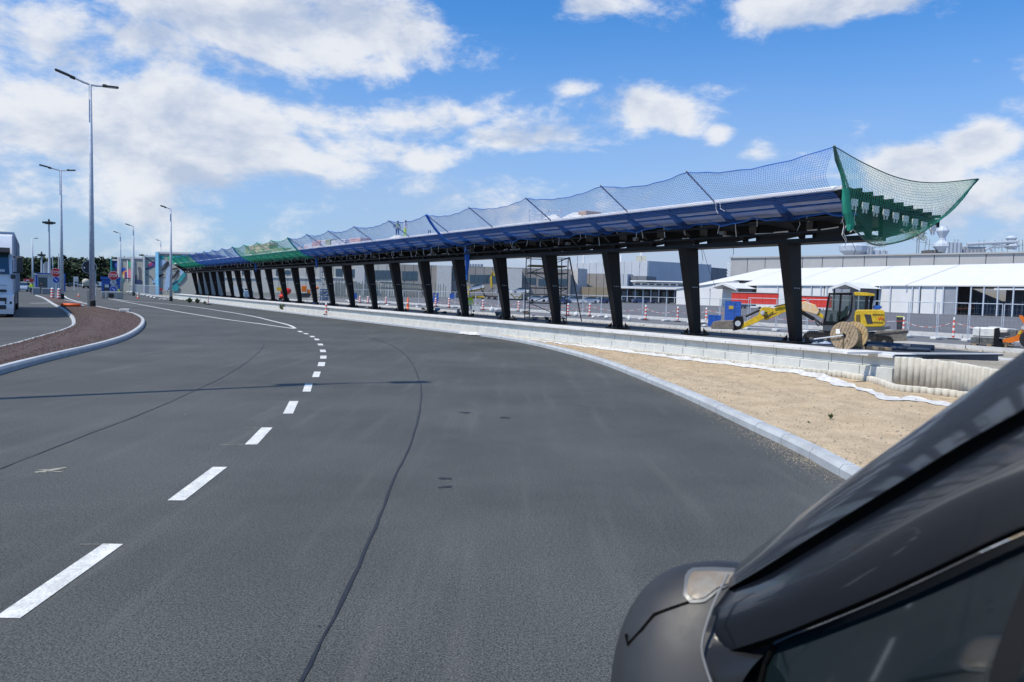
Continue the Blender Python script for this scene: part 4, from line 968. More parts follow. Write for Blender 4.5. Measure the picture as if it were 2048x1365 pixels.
mural('widest mural wall with teal, green and black brush shapes on grey',318,396,508,508,592,128,6,
 [('t',[(319,512),(328,511),(330,518),(324,521),(319,518)]),('g',[(333,515),(345,511),(372,510),(378,520),(370,527),(358,530),(348,529),(340,522)]),('l',[(334,538),(342,530),(346,545),(342,570),(334,582),(328,578)]),
  ('l',[(322,520),(334,522),(328,530),(321,534)]),('k',[(336,522),(339,525),(334,534),(325,543),(324,540),(331,531)]),('k',[(339,529),(342,528),(342,534),(340,535)]),('k',[(345,537),(356,535),(357,538),(346,540)]),('k',[(357,538),(361,541),(353,552),(345,560),(346,554)]),
  ('k',[(319,551),(328,548),(330,550),(319,556)]),('l',[(361,538),(372,538),(368,552),(360,550)]),('t',[(371,540),(372,552),(364,562),(352,570),(343,573),(344,566),(358,558)]),('t',[(343,573),(354,568),(360,572),(356,582),(344,582)]),('n',[(343,568),(356,560),(357,563),(345,571)])], mur_cols['c'])
mural('mural wall with a magenta and navy brush stroke and thin curved lines',291,313,515,515,582,140,3,
 [('m',[(298,528),(312,521),(312,532),(300,535),(296,532)]),('p',[(305,524),(312,521),(312,530),(303,534)]),('n',[(292,538),(299,533),(312,532),(300,538),(292,541)]),('k',[(293,517),(303,522),(310,525),(309,527),(301,523),(293,519)]),('l',[(304,563),(313,555),(313,566),(305,566)]),('s',[(293,548),(302,552),(309,562),(308,563),(301,554),(293,550)])], M_conc2)
mural('pale mural wall with dark slate tower shapes',267,288,518,518,582,146,4,
 [('s',[(270,552),(274,549),(276,562),(285,562),(285,568),(269,568)]),('s',[(276,535),(280,534),(283,538),(283,560),(277,562),(278,548)]),('n',[(271,560),(284,560),(285,568),(270,568)])], M_conc2)
mural('mural wall with rounded pink, orange and violet forms',240,263,518,518,582,150,4,
 [('b',[(242,538),(250,535),(253,541),(244,546)]),('o',[(243,546),(254,540),(256,552),(248,560),(243,556)]),('y',[(242,550),(248,549),(250,557),(243,561)]),('p',[(250,544),(255,545),(256,554),(250,556)]),('r',[(257,538),(263,540),(263,557),(256,556)]),('w',[(255,521),(256.5,521),(256.5,562),(255,562)]),('g',[(257,524),(263,523),(263,534),(259,536)]),('t',[(242,556),(249,557),(247,563),(242,563)]),('n',[(249,556),(263,556),(263,558),(249,558)])], M_conc2)
mural('narrow dark navy mural wall with faint teal shapes',225,238,522,522,582,152,2,
 [('t',[(226,534),(230,540),(226,546)]),('b',[(229,529),(237,524),(234,538)]),('s',[(234,545),(238,540),(238,558),(233,553)]),('m',[(233,543),(237,541),(236,545)])], mur_cols['t'], mur_cols['n'])
# ------------------------------------------------------------------ forest
fm1 = mat('pine_foliage', (.055,.085,.040), .9, var=.6, vs=.25); 
rr = random.Random(21); w = MB()
for row, (Yd, yt) in enumerate(((300,521),(315,519),(335,516),(360,514),(390,512))):
    x = -120 if row else -60
    while x < 420:
        top = yt+rr.gauss(3,3.2)+ (3 if 130<x<190 else 0)+row*.2; b = D(x, 585, Yd); zt = D(x, top, Yd).z; h = zt-max(0,b.z*0); cr_ = rr.uniform(3.0,5.2)
        n_ = 120 if row < 3 else 70
        for _ in range(n_):
            t = rr.random()**.7; z = h*(.12+.88*t); rad = cr_*(1.05-.75*max(0,(t-.45)/.55)**1.6)*rr.uniform(.35,1.0); a = rr.uniform(0,6.28)
            c = Vector((b.x+math.cos(a)*rad, b.y+math.sin(a)*rad*.8, z)); s_ = rr.uniform(.5,1.15); v1 = Vector((rr.gauss(0,1),rr.gauss(0,1),rr.gauss(0,.5))).normalized()*s_; v2 = Vector((rr.gauss(0,1),rr.gauss(0,1),rr.gauss(0,.5))).normalized()*s_
            w.add([c-v1, c+v2, c+v1*.8, c-v2*.9], [(0,1,2,3)])
        x += rr.uniform(7,13)*300/Yd
tag(w.build('pine_forest', fm1), 'dark green pine forest closing the view at the far left', 'forest', kind='stuff')
w = MB(); w.grid([[(-700,420,-1),(-40,420,-1)],[(-700,420,11),(-40,420,11)]])
# ================================================================== street lamps
def lamp(label, px, py, ytop, arms, r=.085, heads=True, group='street lamps along the road'):
    b = G(px, py); hgt_ = D(px+((px-1024)/F*.0629-.0265)*(py-ytop), ytop, b.y).z; mp = b.y/F
    root = thing('street_lamp', label, 'street lamp', b, facecam(b), group)
    w = MB(); w.lathe([(r*1.35,0),(r*1.35,.45),(r*1.15,.5),(r*1.1,.52)],10); w.build('foot', M_black2, root)
    w = MB(); w.lathe([(r*1.15,.5),(r*.9,hgt_*.5),(r*.55,hgt_)],10); w.build('pole', M_steel, root, smooth=True)
    for (ax, ay) in arms:
        dx_ = (ax-px+ (px-px))*mp; tx_ = (ax-px+0.0)*mp; dz = (ytop-ay)*mp; e = Vector((tx_, -.1, hgt_+dz)); s_ = Vector((0,0,hgt_-.05)); mid = s_.lerp(e,.42)
        w = MB(); w.path([s_, s_.lerp(e,.2)+Vector((0,0,-.02)), mid], r*.45, 6); w.build('arm', M_steel, root)
        d = (e-mid); Lh = d.length; ang = math.atan2(d.z, d.x)
        T_ = Matrix.Translation(mid.lerp(e,.5)) @ Matrix.Rotation(-ang, 4, 'Y')
        w = MB(T_); w.box((0,0,0),(Lh,.42,.10),bev=.04); w.box((-Lh*.36,0,.03),(Lh*.28,.3,.16),bev=.04); hd = w.build('lamp_head', M_dark, root)
        w = MB(T_); w.box((Lh*.12,0,-.06),(Lh*.6,.3,.02)); w.build('lens', M_lclad, hd)
    return root
lamp('nearest tall lamp post with two arms, rising from the brown gravel island', 184.5,616,168,((125,150),(234,168)), .155)
lamp('second double-arm lamp post, beside the left stop sign', 124,598.5,340,((88,334),(150,338)), .15)
lamp('single-arm lamp post at the kerb near the white wall end', 342,603,417,((323,413),), .12)
lamp('thin single-arm lamp post just right of the right stop sign', 241.5,588,466,((229,464),), .14)
lamp('thin single-arm lamp post in front of the slate mural', 267.5,592,452,((253,449),), .13)
lamp('small far single-arm lamp post behind the magenta mural', 322,586,482,((313,480),), .13)
lamp('far lamp post with its arm to the right, near the vest worker', 66,581,477,((76,476),), .16)
def lamp_free():
    T_ = G(690,767,0); base = T_-N*(14.2/math.tan(R(SUN_EL))); base.z = .1
    root = thing('street_lamp', 'double-arm lamp post on the island left of the frame, casting the long shadow', 'street lamp', base, 0, 'street lamps along the road')
    w = MB(); w.lathe([(.13,0),(.10,7),(.06,14.2)],10); w.build('pole', M_steel, root, smooth=True)
    for q_ in (G(845,765),G(540,771.5)):
        v = (q_-T_); v.z = 0; w = MB(); w.path([(0,0,14.15),v*.5+Vector((0,0,14.25))],.035,6); w.build('arm', M_steel, root); T2 = Matrix.Translation(v*.75+Vector((0,0,14.3))) @ Matrix.Rotation(math.atan2(v.y,v.x),4,'Z'); w = MB(T2); w.box((0,0,0),(v.length*.52,.34,.1),bev=.03); w.build('lamp_head', M_dark, root)
lamp_free()
def mast(label, px, py, ytop, wpx, group=None):
    b = G(px, py); mp = b.y/F; h = (py-ytop)*mp; root = thing('floodlight_mast', label, 'light mast', b, facecam(b), group)
    w = MB(); w.lathe([(.3,0),(.2,h*.5),(.14,h)],8); w.build('pole', M_steel, root)
    w = MB(); w.lathe([(wpx*mp/2*.8,h-.4),(wpx*mp/2,h-.15)],10); w.lathe([(.2,h-.2),(.15,h+.5),(.01,h+.7)],8)
    for i in range(6): a = i*1.047; w.box((math.cos(a)*wpx*mp/2,math.sin(a)*wpx*mp/2,h-.1),(.55,.5,.35))
    w.build('head_frame', M_dark, root); return root
mast('tall twin mast with a dark floodlight ring in front of the forest', 99.5,581,446,17)
mast('smaller far floodlight mast left of the tall twin mast', 84,579,510,9)
for i,(x,y0) in enumerate(((88,528),(91,525),(95,524),(106,512),(118,508))):
    b = G(x,579.5); w = MB(); w.lathe([(.16,0),(.1,(579.5-y0)*b.y/F)],6); tag(w.build('far_pole', M_steel, loc=b), 'thin far pole behind the guard booth, '+['leftmost of the row','second from the left','third from the left','right of the twin mast','rightmost, beside the second lamp'][i], 'pole', 'far poles behind the guard booth')
# ================================================================== signs
def octa(r, y0, y1, name, m, par, z, n=8, ph=math.pi/8):
    w = MB(); w.prism([(r*math.cos(ph+i*2*math.pi/n), z+r*math.sin(ph+i*2*math.pi/n)) for i in range(n)], y0, y1); return w.build(name, m, par)
def arrow(par, cx, cz, s, ang, m, y=-.06):
    T_ = Matrix.Translation((cx,0,cz)) @ Matrix.Rotation(ang,4,'Y'); w = MB(); w.prism([(-s,-.13*s),(.25*s,-.13*s),(.25*s,-.5*s),(s,0),(.25*s,.5*s),(.25*s,.13*s),(-s,.13*s)], y-.01, y, T_); return w.build('arrow', m, par)
def stop_sign(label, px, pyb, yc, yblue, ywhite=None, dpx=17.5):
    b = G(px, pyb); mp = b.y/F; r = dpx/2*mp/math.cos(math.pi/8)*1.0; root = thing('stop_sign', label, 'road sign', b, facecam(b)); zc = (pyb-yc)*mp
    w = MB(); w.tube((0,0,0),(0,0,zc+.2),.04,n=6); w.build('post', M_steel, root)
    octa(r,-.08,-.05,'sign_border',M_white,root,zc); octa(r*.93,-.095,-.08,'sign_plate',M_red,root,zc)
    text_on('STOP', r*.92, M_white, root, (0,-.11,zc), .70)
    zb = (pyb-yblue)*mp; octa(r*.66,-.08,-.05,'blue_disc_border',M_white,root,zb,20); octa(r*.61,-.095,-.08,'blue_disc',M_blue,root,zb,20); arrow(root,0,zb,r*.38,math.radians(40),M_white,-.1)
    if ywhite: zw = (pyb-ywhite)*mp; octa(r*.6,-.08,-.05,'small_disc',mat('sign_grey',(.55,.57,.6)),root,zw,16); octa(r*.35,-.09,-.08,'ring',mat('sign_mid',(.35,.37,.4)),root,zw,16)
    return root
stop_sign('red octagonal STOP sign above a blue arrow disc, left, beside the second lamp post', 112.5,597,546,560.5)
stop_sign('red octagonal STOP sign over two small discs, standing at the grey barrier block', 227,595,552,579,565)
b = G(192,592); mp = b.y/F; rs = thing('round_sign','large round sign seen from its dark back behind the nearest lamp post','road sign', D(179,592,b.y), facecam(b)); z = (592-535)*mp
octa(13.2*mp,-.05,0,'rim',M_lclad,rs,z,28); octa(12.3*mp,-.08,-.05,'back_plate',mat('sign_back',(.02,.025,.035)),rs,z,28)
w = MB(); w.tube((11*mp,.05,0),(11*mp,.05,z),.05,n=6); w.build('post', M_steel, rs); w = MB(); w.box((-8.5*mp,-.1,z-.1),(2*mp,.03,3*mp)); w.build('sticker', M_white, rs)
ib = G(152,582); mp = ib.y/F; inf = thing('info_board','small white information board with grey lines in front of the forest','road sign', ib, facecam(ib))
w = MB(); w.box((0,0,(582-559)*mp),(8.5*mp,.1,10*mp)); w.build('board', M_white, inf); w = MB(); [w.tube((s*3*mp,0,0),(s*3*mp,0,20*mp),.08,n=4) for s in (-1,1)]; w.build('legs', M_steel, inf)
for k in range(3): w = MB(); w.box((0,-.08,(562.5-3*k+ -582+582-0)*0+ (582-562.5+3*k)*mp),(6.5*mp,.03,.9*mp)); w.build('text_line', mat('sign_mid',(.35,.37,.4)), inf)
b = G(323,590); mp = b.y/F; rsn = thing('red_notice','small red rectangular notice on a thin stand among the fences','sign', b, facecam(b)); w = MB(); w.box((0,0,10.5*mp),(5.6*mp,.05,4*mp)); w.build('plate', M_red, rsn); w = MB(); w.tube((-1.5*mp,0,0),(0,0,9*mp),.03,n=4); w.tube((1.5*mp,0,0),(0,0,9*mp),.03,n=4); w.build('stand', M_dark, rsn)
# ================================================================== booths, barriers
def boxat(root, mp, x0, x1, z0, z1, y0, dep_, m, name, bev=0):
    w = MB(); w.box(((x0+x1)/2*mp, y0+dep_/2, (z0+z1)/2*mp),((x1-x0)*mp, dep_, (z1-z0)*mp), bev=bev); return w.build(name, m, root)
b = G(70,583); mp = b.y/F; bo = thing('guard_booth','white container booth with blue corner frame and open grey doorway','booth', b, facecam(b))
boxat(bo,mp,0,33,0,33,0,3,M_lclad,'body'); boxat(bo,mp,-1.5,34,33,36,-.4,3.8,M_white,'roof_edge'); boxat(bo,mp,3,33,34.5,37,-.5,1,M_blue2,'roof_stripe'); boxat(bo,mp,-.5,1,0,33,-.1,.4,M_white,'corner'); boxat(bo,mp,1,4,0,33,-.15,.3,M_blue,'blue_frame'); boxat(bo,mp,6,21,2,28,-.05,.2,mat('booth_dark',(.10,.12,.11)),'doorway')
for k in range(5): boxat(bo,mp,23+k*2,24+k*2,1,32,-.08,.1,M_white,'wall_rib')
b2 = G(105,583); bo2 = thing('guard_booth','second white ribbed container with a blue corner, behind the left stop sign','booth', b2, facecam(b2)); mp2 = b2.y/F
boxat(bo2,mp2,0,21,0,35,0,3,M_lclad,'body'); boxat(bo2,mp2,20.5,22.5,0,36,-.2,.5,M_blue2,'corner'); 
for k in range(6): boxat(bo2,mp2,1+k*3,2+k*3,1,34,-.08,.1,M_white,'wall_rib')
b3 = G(204,589); mp3 = b3.y/F; bo3 = thing('guard_booth','blue framed glazed booth behind the right stop sign','booth', b3, facecam(b3))
boxat(bo3,mp3,-2.5,33,30,35,-.3,3.2,M_blue2,'roof'); boxat(bo3,mp3,-1,2.5,0,30,0,.6,M_blue2,'corner_post'); boxat(bo3,mp3,29,32,0,32,0,.6,M_blue2,'corner_post'); boxat(bo3,mp3,2.5,29,20,30,0,2.5,M_blue2,'front'); boxat(bo3,mp3,2.5,14,0,20,.3,.1,M_gl2,'pane'); boxat(bo3,mp3,15,29,0,20,.3,.1,M_lclad,'pane'); boxat(bo3,mp3,13.5,15,0,22,.1,.4,M_blue2,'mullion'); boxat(bo3,mp3,5,12,14,20,.1,.1,M_white,'notice')
M_ho = mat('barrier_grey',(.30,.31,.30),.85,var=.1,vs=3)
def concblock(label, x0, x1, y0, y1, m=M_ho, dep_=.8, group=None):
    b = G((x0+x1)/2, y1); mp = b.y/F; o = thing('concrete_block', label, 'barrier', b, facecam(b), group); Wd = (x1-x0)*mp; h = (y1-y0)*mp
    w = MB(); w.box((0,dep_/2,h/2),(Wd,dep_,h),bev=.05); w.build('block', m, o)
    w = MB(); w.box((0,dep_/2,h+.02),(Wd*.96,dep_*.9,.05)); w.build('top_face', M_conc2, o); return o
concblock('grey concrete block right of the worker in the yellow vest',66,80,576,589)
concblock('wide grey concrete block under the left STOP sign',85,103,577,589)
concblock('narrow grey concrete block at the left end of the barrier by the blue booth',203,211,584,597)
bb = concblock('long grey concrete barrier with a dark square opening under the right STOP sign',213,244,584,598)
w = MB(); w.box((-.3,-.02,.35),(.5,.06,.45)); w.build('opening', M_black2, bb)
b = G(178,619); o = thing('concrete_slab','upright beige slab leaning beside the nearest lamp post foot','slab', b, facecam(b)); mp = b.y/F; boxat(o,mp,-3,1,0,38,.1,.25,M_beige,'slab')
b = G(142,617); mp = b.y/F; o = thing('orange_beam','orange plastic beam lying on the brown gravel island','beam', b+Vector((0,0,.11)), facecam(b)); w = MB(); w.tube((-17*mp,.2,.1),(17*mp,-.1,.10),.10,n=8); w.build('beam', M_orr, o, smooth=True); w = MB(); w.tube((17*mp,-.1,.10),(23*mp,-.12,.06),.06,n=6); w.build('end', M_lclad, o)
b = G(250,628); o = thing('kerb_offcut','loose square concrete piece lying on the island kerb','block', b+Vector((0,0,.12)), .3); w = MB(); w.box((0,0,.08),(.50,.45,.16),bev=.02); w.build('piece', M_conc2, o)
# barrier boards / striped beacons
def beacon(label, px, py, ytop, m1=M_orr, m2=M_white, r=.09, group='red and white marker posts', base=M_black2, kind='tube', cone_top=True):
    b = G(px, py, 0); mp = b.y/F; h = (py-ytop)*mp; root = thing('marker_post', label, 'marker post', b, facecam(b), group)
    r = r if r else 5*mp
    w = MB(); w.lathe([(.26,0),(.26,.04),(.14,.08)],8); w.build('rubber_foot', base, root)
    n_ = 7
    for i in range(n_):
        z0 = .05+(h*.86-.05)*i/n_; z1 = .05+(h*.86-.05)*(i+1)/n_; w = MB(); w.lathe([(r*(1-.03*i),z0),(r*(1-.03*i-.02),z1)],10); w.build('band', m1 if i%2==0 else m2, root, smooth=False)
    w = MB(); w.lathe([(r*.82,h*.86),(r*.78,h*.93),(r*.45,h*.97),(r*.4,h),(.001,h)],10); w.build('cap', m2, root)
    return root
M_or2 = mat('faded_red',(.75,.12,.08),.6)
posts = [(1906,679,634,'rightmost red and white marker post by the fence near the pallet'),(1806,673,634,'red and white marker post beside the black bin and the blade'),(1412,645,615,'marker post just left of the small blue box'),(1355,644,613,'marker post half hidden by the second column'),(1291,641,610,'marker post between the second and third columns, over the car park'),(1179,633,607,'marker post right of the scaffold, near the third column'),(1136,632,607,'marker post in the scaffold\'s right foot'),(1037,623,602,'marker post left of the scaffold'),(966,621,600,'marker post right of the worker in the green vest'),(898,616,596,'marker post by the blue toilet cabins'),(871,614,596,'marker post touching the blue cabin on the left'),(772,608,594,'far marker post behind the eighth column'),(720,606,592,'far marker post left of the white rubble'),(736,607,593,'far marker post near white sacks')]
for px,py,yt,lb in posts: beacon(lb,px,py,yt,M_or2,M_white, 2.3*G(px,py).y/F, 'red and white marker posts')
beacon('red and white striped post on the wall foot near the scaffold tower',652,634,606,M_or2,M_white,.07)
beacon('red and white post leaning at the far left of the white wall',416.5,610,592,M_or2,M_white,.05)
for px,py,yt,lb in ((105,598,576,'left red and white beacon beside the second lamp post'),(118,598.5,577,'right red and white beacon beside the second lamp post')): beacon(lb,px,py,yt,M_or2,M_white,.17)
def hyd(label,px,py,yt,m=M_orr,wpx=6,z=0):
    b = G(px,py,z); mp = b.y/F; h = (py-yt)*mp; r = wpx*mp/2; o = thing('site_barrier_post',label,'barrier post',b); w = MB(); w.lathe([(r*1.2,0),(r*1.1,h*.1),(r*.8,h*.12),(r*.8,h*.4),(r,h*.45),(r*.9,h*.7),(r*.55,h*.74),(r*.55,h*.95),(.01,h)],10); w.build('body',m,o,smooth=True); w = MB(); w.lathe([(r*.83,h*.5),(r*1.02,h*.52),(r*1.0,h*.6)],10); w.build('band',M_white,o); return o
hyd('solid orange red barrier post between the seventh and eighth columns',815.5,620,595,M_orr,5)
hyd('red plastic post half hidden behind the first column',1579,667,649,M_red,7)
# traffic cones
def cone(label, px, py, ytop, wpx):
    b = G(px,py); mp = b.y/F; h = (py-ytop)*mp; r = wpx*mp/2; o = thing('traffic_cone', label,'traffic cone', b, .3, 'traffic cones')
    w = MB(); w.box((0,0,.02*h+.01),(r*2,r*2,.05*h+.02)); w.build('base', M_orr, o)
    for i,(a0,a1,m) in enumerate(((.05,.35,M_orr),(.35,.6,M_white),(.6,.8,M_orr),(.8,1,M_white))): w = MB(); w.lathe([(r*.75*(1-a0*.85),h*a0),(r*.75*(1-a1*.85),h*a1)],10); w.build('band', m, o)
cone('small traffic cone on the far left lane near the island tip',157,594,586,5)
cone('traffic cone at the edge line in front of the white barrier weights',276,597.5,588,6)
cone('traffic cone far behind the nearest lamp post',189,583,577,4)
cone('orange cone in front of the open tent bays',1985,631,624,4)
# white barrier weights row with fence above
rr = random.Random(31)
pts = [(246,583),(251,584.5),(256,586),(262,586.5),(268,588),(275,590),(283,591.5),(288,592.5),(295,594),(302,596.5),(309,597.5)]
for i,(x,y) in enumerate(pts):
    b = G(x,y); mp = b.y/F; s = rr.uniform(2.3,3.2)*mp; w = MB(); w.ell((0,0,s*.55),(s,s*.7,s*.55),9,6,None,.18,i); w.ell((s*.4,0,s*1.0),(s*.4,s*.3,s*.35),6,4,None,.2,i+50)
    o = w.build('white_sack', M_bag, smooth=True); o.location = b; tag(o,f'white sack at the fence foot by the left road edge, {["furthest left","second from the left","third from the left","fourth from the left","just left of the cone","right behind the cone","just right of the cone","second right of the cone","third right of the cone","second from the right end","last at the right end"][i]}','sack','white sacks along the left fence')
def fence(label, P0, P1, h, n, m=M_steel, mesh=True, r=.02, group='mobile construction fences'):
    d = P1-P0; Lf = d.length; root = thing('site_fence', label, 'fence', P0, math.atan2(d.y,d.x), group); pl = Lf/n
    w = MB(); w.tube((.04,0,.12),(.04,0,h),r,n=5); me_p = w.mesh('fence_post', m); w = MB(); w.tube((pl-.04,0,.12),(pl-.04,0,h),r,n=5); me_p9 = w.mesh('fence_post', m)
    w = MB(); w.tube((.04,0,h-.02),(pl-.04,0,h-.02),r,n=5); w.tube((.04,0,.14),(pl-.04,0,.14),r*.9,n=5); me_rl = w.mesh('rail', m)
    w = MB(); nx = max(6,int(pl/.17)); 
    for i in range(1,nx): x = .04+(pl-.08)*i/nx; w.tube((x,0,.14),(x,0,h-.02),.0012 if r < .03 else .004,n=3,cap=False)
    for j in range(1,7): z = .14+(h-.16)*j/7; w.tube((.04,0,z),(pl-.04,0,z),.0012 if r < .03 else .004,n=3,cap=False)
    me_w = w.mesh('wire_mesh', m)
    w = MB(); w.box((0,0,.07),(.30,.62,.14),bev=.03); me_f = w.mesh('foot', M_conc)
    for i in range(n):
        for me, nm in ((me_p,'fence_post'),(me_p9,'fence_post'),(me_rl,'rail'))+(((me_w,'wire_mesh'),) if mesh else ())+((me_f,'foot'),):
            o = bpy.data.objects.new(nm, me); COL.objects.link(o); o.parent = root; o.location = (pl*i,0,0)
            if nm == 'wire_mesh': o['kind'] = 'stuff'
    return root
def gz(x,y): p = G(x,y); return Vector((p.x,p.y,0))
fence('mobile fence at the right, from the excavator blade to the frame edge', gz(1815,676), gz(2075,694), 2.0*.92, 4)
fence('mobile fence behind the excavator and cable drum', gz(1493,660), gz(1815,676), 1.84, 5)
fence('mobile fence along the car park edge behind the second to fourth columns', gz(1165,632), gz(1500,655), 1.75, 7)
fence('far mobile fence in front of the grey posts yard', gz(700,603), gz(1165,632), 1.75, 12)
fence('mobile fence in front of the murals behind the white sacks', gz(246,583), gz(318,594), 1.5, 6, M_steel, True, .03)
# grey green hoarding by lamp three
b = gz(319,598); o = fence('short pale green fence panel near the third lamp post', gz(325,600), gz(341,602.5), 1.1, 2, M_beige)
# red-white chains between posts
def chain(pA, pB, label, sag=.25, n=14):
    w = [MB(), MB()]
    pts = [pA.lerp(pB,i/n)+Vector((0,0,-sag*4*(i/n)*(1-i/n))) for i in range(n+1)]
    root = thing('barrier_chain', label, 'chain', pA, 0, 'red and white barrier chains')
    for i in range(n): 
        if i%2 < 1: w[0].tube(pts[i]-pA,pts[i+1]-pA,.011,n=4)
        else: w[1].tube(pts[i]-pA,pts[i+1]-pA,.011,n=4)
    w[0].build('red_links', M_or2, root)['kind'] = 'stuff'; w[1].build('white_links', M_white, root)['kind'] = 'stuff'
cp_ = [(px,py,yt) for px,py,yt,_ in posts if px > 860]
names = ['chain from the rightmost marker post to the one at the excavator blade','chain from the blade post behind the cab to the small blue box','chain between the blue box post and the second column post','chain between the second column post and the next one left','chain between the third column posts over the car park','chain between the two posts by the scaffold','chain crossing under the scaffold','chain left of the scaffold','chain behind the worker in the vest','chain between the posts at the blue cabins']
for i in range(len(cp_)-1):
    a, b = cp_[i], cp_[i+1]; A = gz(a[0],a[1]); B = gz(b[0],b[1]); A.z = (a[1]-a[2])*A.y/F*.78; B.z = (b[1]-b[2])*B.y/F*.78; chain(A,B,names[i],.3,max(12,int((B-A).length/.5)))
A = gz(1906,679); A.z = .85; B = gz(2090,690); B.z = .8; chain(A,B,'chain running right from the rightmost marker post',.3,20)
# ================================================================== sacks, bins, boxes
def sack(label, px, py, wpx, hpx, m=M_bag, z=0, seed=0, group='white sacks on the site', name='white_sack', cat='sack'):
    b = G(px,py,z); mp = b.y/F; w = MB(); rx = wpx*mp/2; hz = hpx*mp; w.ell((0,0,hz*.4),(rx,rx*.8,hz*.42),10,6,None,.15,seed); w.ell((rx*.1,0,hz*.85),(rx*.35,rx*.3,hz*.2),7,4,None,.2,seed+9)
    o = w.build(name, m, smooth=True); o.location = b; return tag(o,label,cat,group)
for i,(x,y,w_,h_,lb) in enumerate(((1258,642,8,12,'upright white sack between the second and third columns'),(1213,639,10,9,'white sack just right of the third column'),(1152,634,10,11,'white sack by the leaning pole right of the scaffold'),(983,625,9,12,'tall white sack left of the fifth column'),(1186,637,7,6,'low white sack at a fence foot'),(1808,684,14,8,'white sack at the foot of the fence by the blade'),(1404,648,14,7,'flat white sack under the second column post'),(1408,654,10,5,'small pale lump beside the flat sack'),(756,609,10,6,'white sack on the ground behind the seventh column'),(775,613,8,5,'white sack near the orange post'),(700,606,9,5,'white sack at far fence foot near the ninth column'),(834,617,7,5,'white sack left of the sixth column'))):
    sack(lb,x,y,w_,h_,seed=i)
def wheelie(label,px,py,ytop,wpx,lid):
    b = G(px,py); mp = b.y/F; h = (py-ytop)*mp; W_ = wpx*mp; o = thing('waste_bin',label,'bin',b,facecam(b)); w = MB(); w.add([(-W_*.4,0,0),(W_*.4,0,0),(W_*.4,W_*.9,0),(-W_*.4,W_*.9,0),(-W_*.5,-.05,h*.9),(W_*.5,-.05,h*.9),(W_*.5,W_,h*.9),(-W_*.5,W_,h*.9)],[(3,2,1,0),(0,1,5,4),(1,2,6,5),(2,3,7,6),(3,0,4,7),(4,5,6,7)]); w.build('body',M_dark,o); w = MB(); w.box((0,W_*.45,h*.95),(W_*1.08,W_*1.15,h*.1),bev=.03); w.build('lid',lid,o)
wheelie('dark bin with a yellow rim behind the marker post at the blade',1799,660,633,13,mat('lid_yellow',(.5,.5,.1)))
wheelie('dark low bin against the white tent wall',1812,625,614,14,M_dark)
def cab(label,px0,px1,py0,py1,m=M_blue2,yel=False,dep_=.9,name='site_box',cat='box',split=True,z=0,rot=0):
    b = G((px0+px1)/2,py1,z); mp = b.y/F; W_ = (px1-px0)*mp; h = (py1-py0)*mp; o = thing(name,label,cat,b,facecam(b)+rot)
    w = MB(); w.box((0,dep_/2,h/2),(W_,dep_,h),bev=.02); w.build('body',m,o); w = MB(); w.box((0,dep_/2,h+.015),(W_*1.03,dep_*1.03,.04)); w.build('lid',m,o)
    if split: w = MB(); w.box((W_*.12,-.012,h*.5),(.02,.02,h*.92)); w.build('door_gap',M_dark,o)
    if yel: w = MB(); w.box((-W_*.12,-.015,h*.75),(W_*.28,.02,h*.14)); w.build('yellow_label',M_yel,o)
    return o
cab('tall blue site cabinet with a yellow label beside the excavator bucket',1449,1480,604,650,M_blue2,True,.8,'site_cabinet','cabinet')
cab('small blue box left of the tall blue cabinet',1416,1441,632,653,M_blue2,False,.6)
cab('dark blue toilet cabin between the fifth and sixth columns',866,877,587,605,M_blue2,True,1.2,'toilet_cabin','toilet cabin')
cab('smaller blue cabin left of the sixth column, right of the toilet cabin',899,909,588,598,M_blue2,False,1.2,'toilet_cabin','toilet cabin')
cab('blue bin near the ninth column in front of the grey posts',709,714,587,598,M_blue2,False,.6,'blue_bin','bin')
cab('blue container left behind the seventh column',804,816,583,591,M_blue2,False,2,'site_container','container')
cab('low pale grey concrete block right of the worker in the vest',943,960,611,624,M_conc,False,.7,'concrete_block','barrier',False)
# ================================================================== lorry at the left
FC = G(27,635.5); RC = D(41.5,600,52); RC.z = 0; FC.z = 0
hd = (FC-RC).normalized(); trz2 = math.atan2(hd.y, hd.x); nl = Vector((-hd.y, hd.x, 0))
org = FC-nl*1.25
lo = thing('lorry','white articulated lorry with grey curtain trailer driving towards the camera at the left edge','lorry',org,trz2)
def xb(x0,x1,y0,y1,z0,z1,m,name,par,bev=0): 
    w = MB(); w.box(((x0+x1)/2,(y0+y1)/2,(z0+z1)/2),(x1-x0,y1-y0,z1-z0),bev=bev); return w.build(name,m,par)
M_tr = mat('truck_white',(.72,.75,.80),.35,coat=.5,var=.03)
w = MB(); w.prism([(-2.3,.95),(0-.02,.95),(0,1.5),(-.06,2.2),(-.32,3.05),(-.75,3.75),(-1.3,3.85),(-2.3,3.85)],-1.22,1.22); cabb = smooth_auto(w.build('cab',M_tr,lo),30)
w = MB(); w.prism([(-1.9,.18),(.04,.16),(.12,.45),(.10,1.05),(-.05,1.12),(-1.9,1.05)],-1.25,1.25); w.build('bumper',M_tr,lo)
for z0,z1,y0,y1 in ((.38,.57,-.95,.98),(.75,.91,-.95,1.0)): xb(.06,.135,y0,y1,z0,z1,M_dark,'grille_slot',lo)
for z0,z1 in ((1.16,1.28),(1.45,1.5)): xb(-.03,.03,-1.0,1.0,z0,z1,M_dark if z0<1.3 else M_lclad,'grille_bar',lo)
for s in (-1,1):
    h_ = xb(-.02,.12,s*1.15-.22,s*1.15+.05 if s<0 else s*1.15+.05,.62,.74,M_gl,'headlight',lo); w = MB(); w.tube((.11,s*1.05,.68),(.14,s*1.05,.68),.07,n=8); w.build('bulb',M_white,h_)
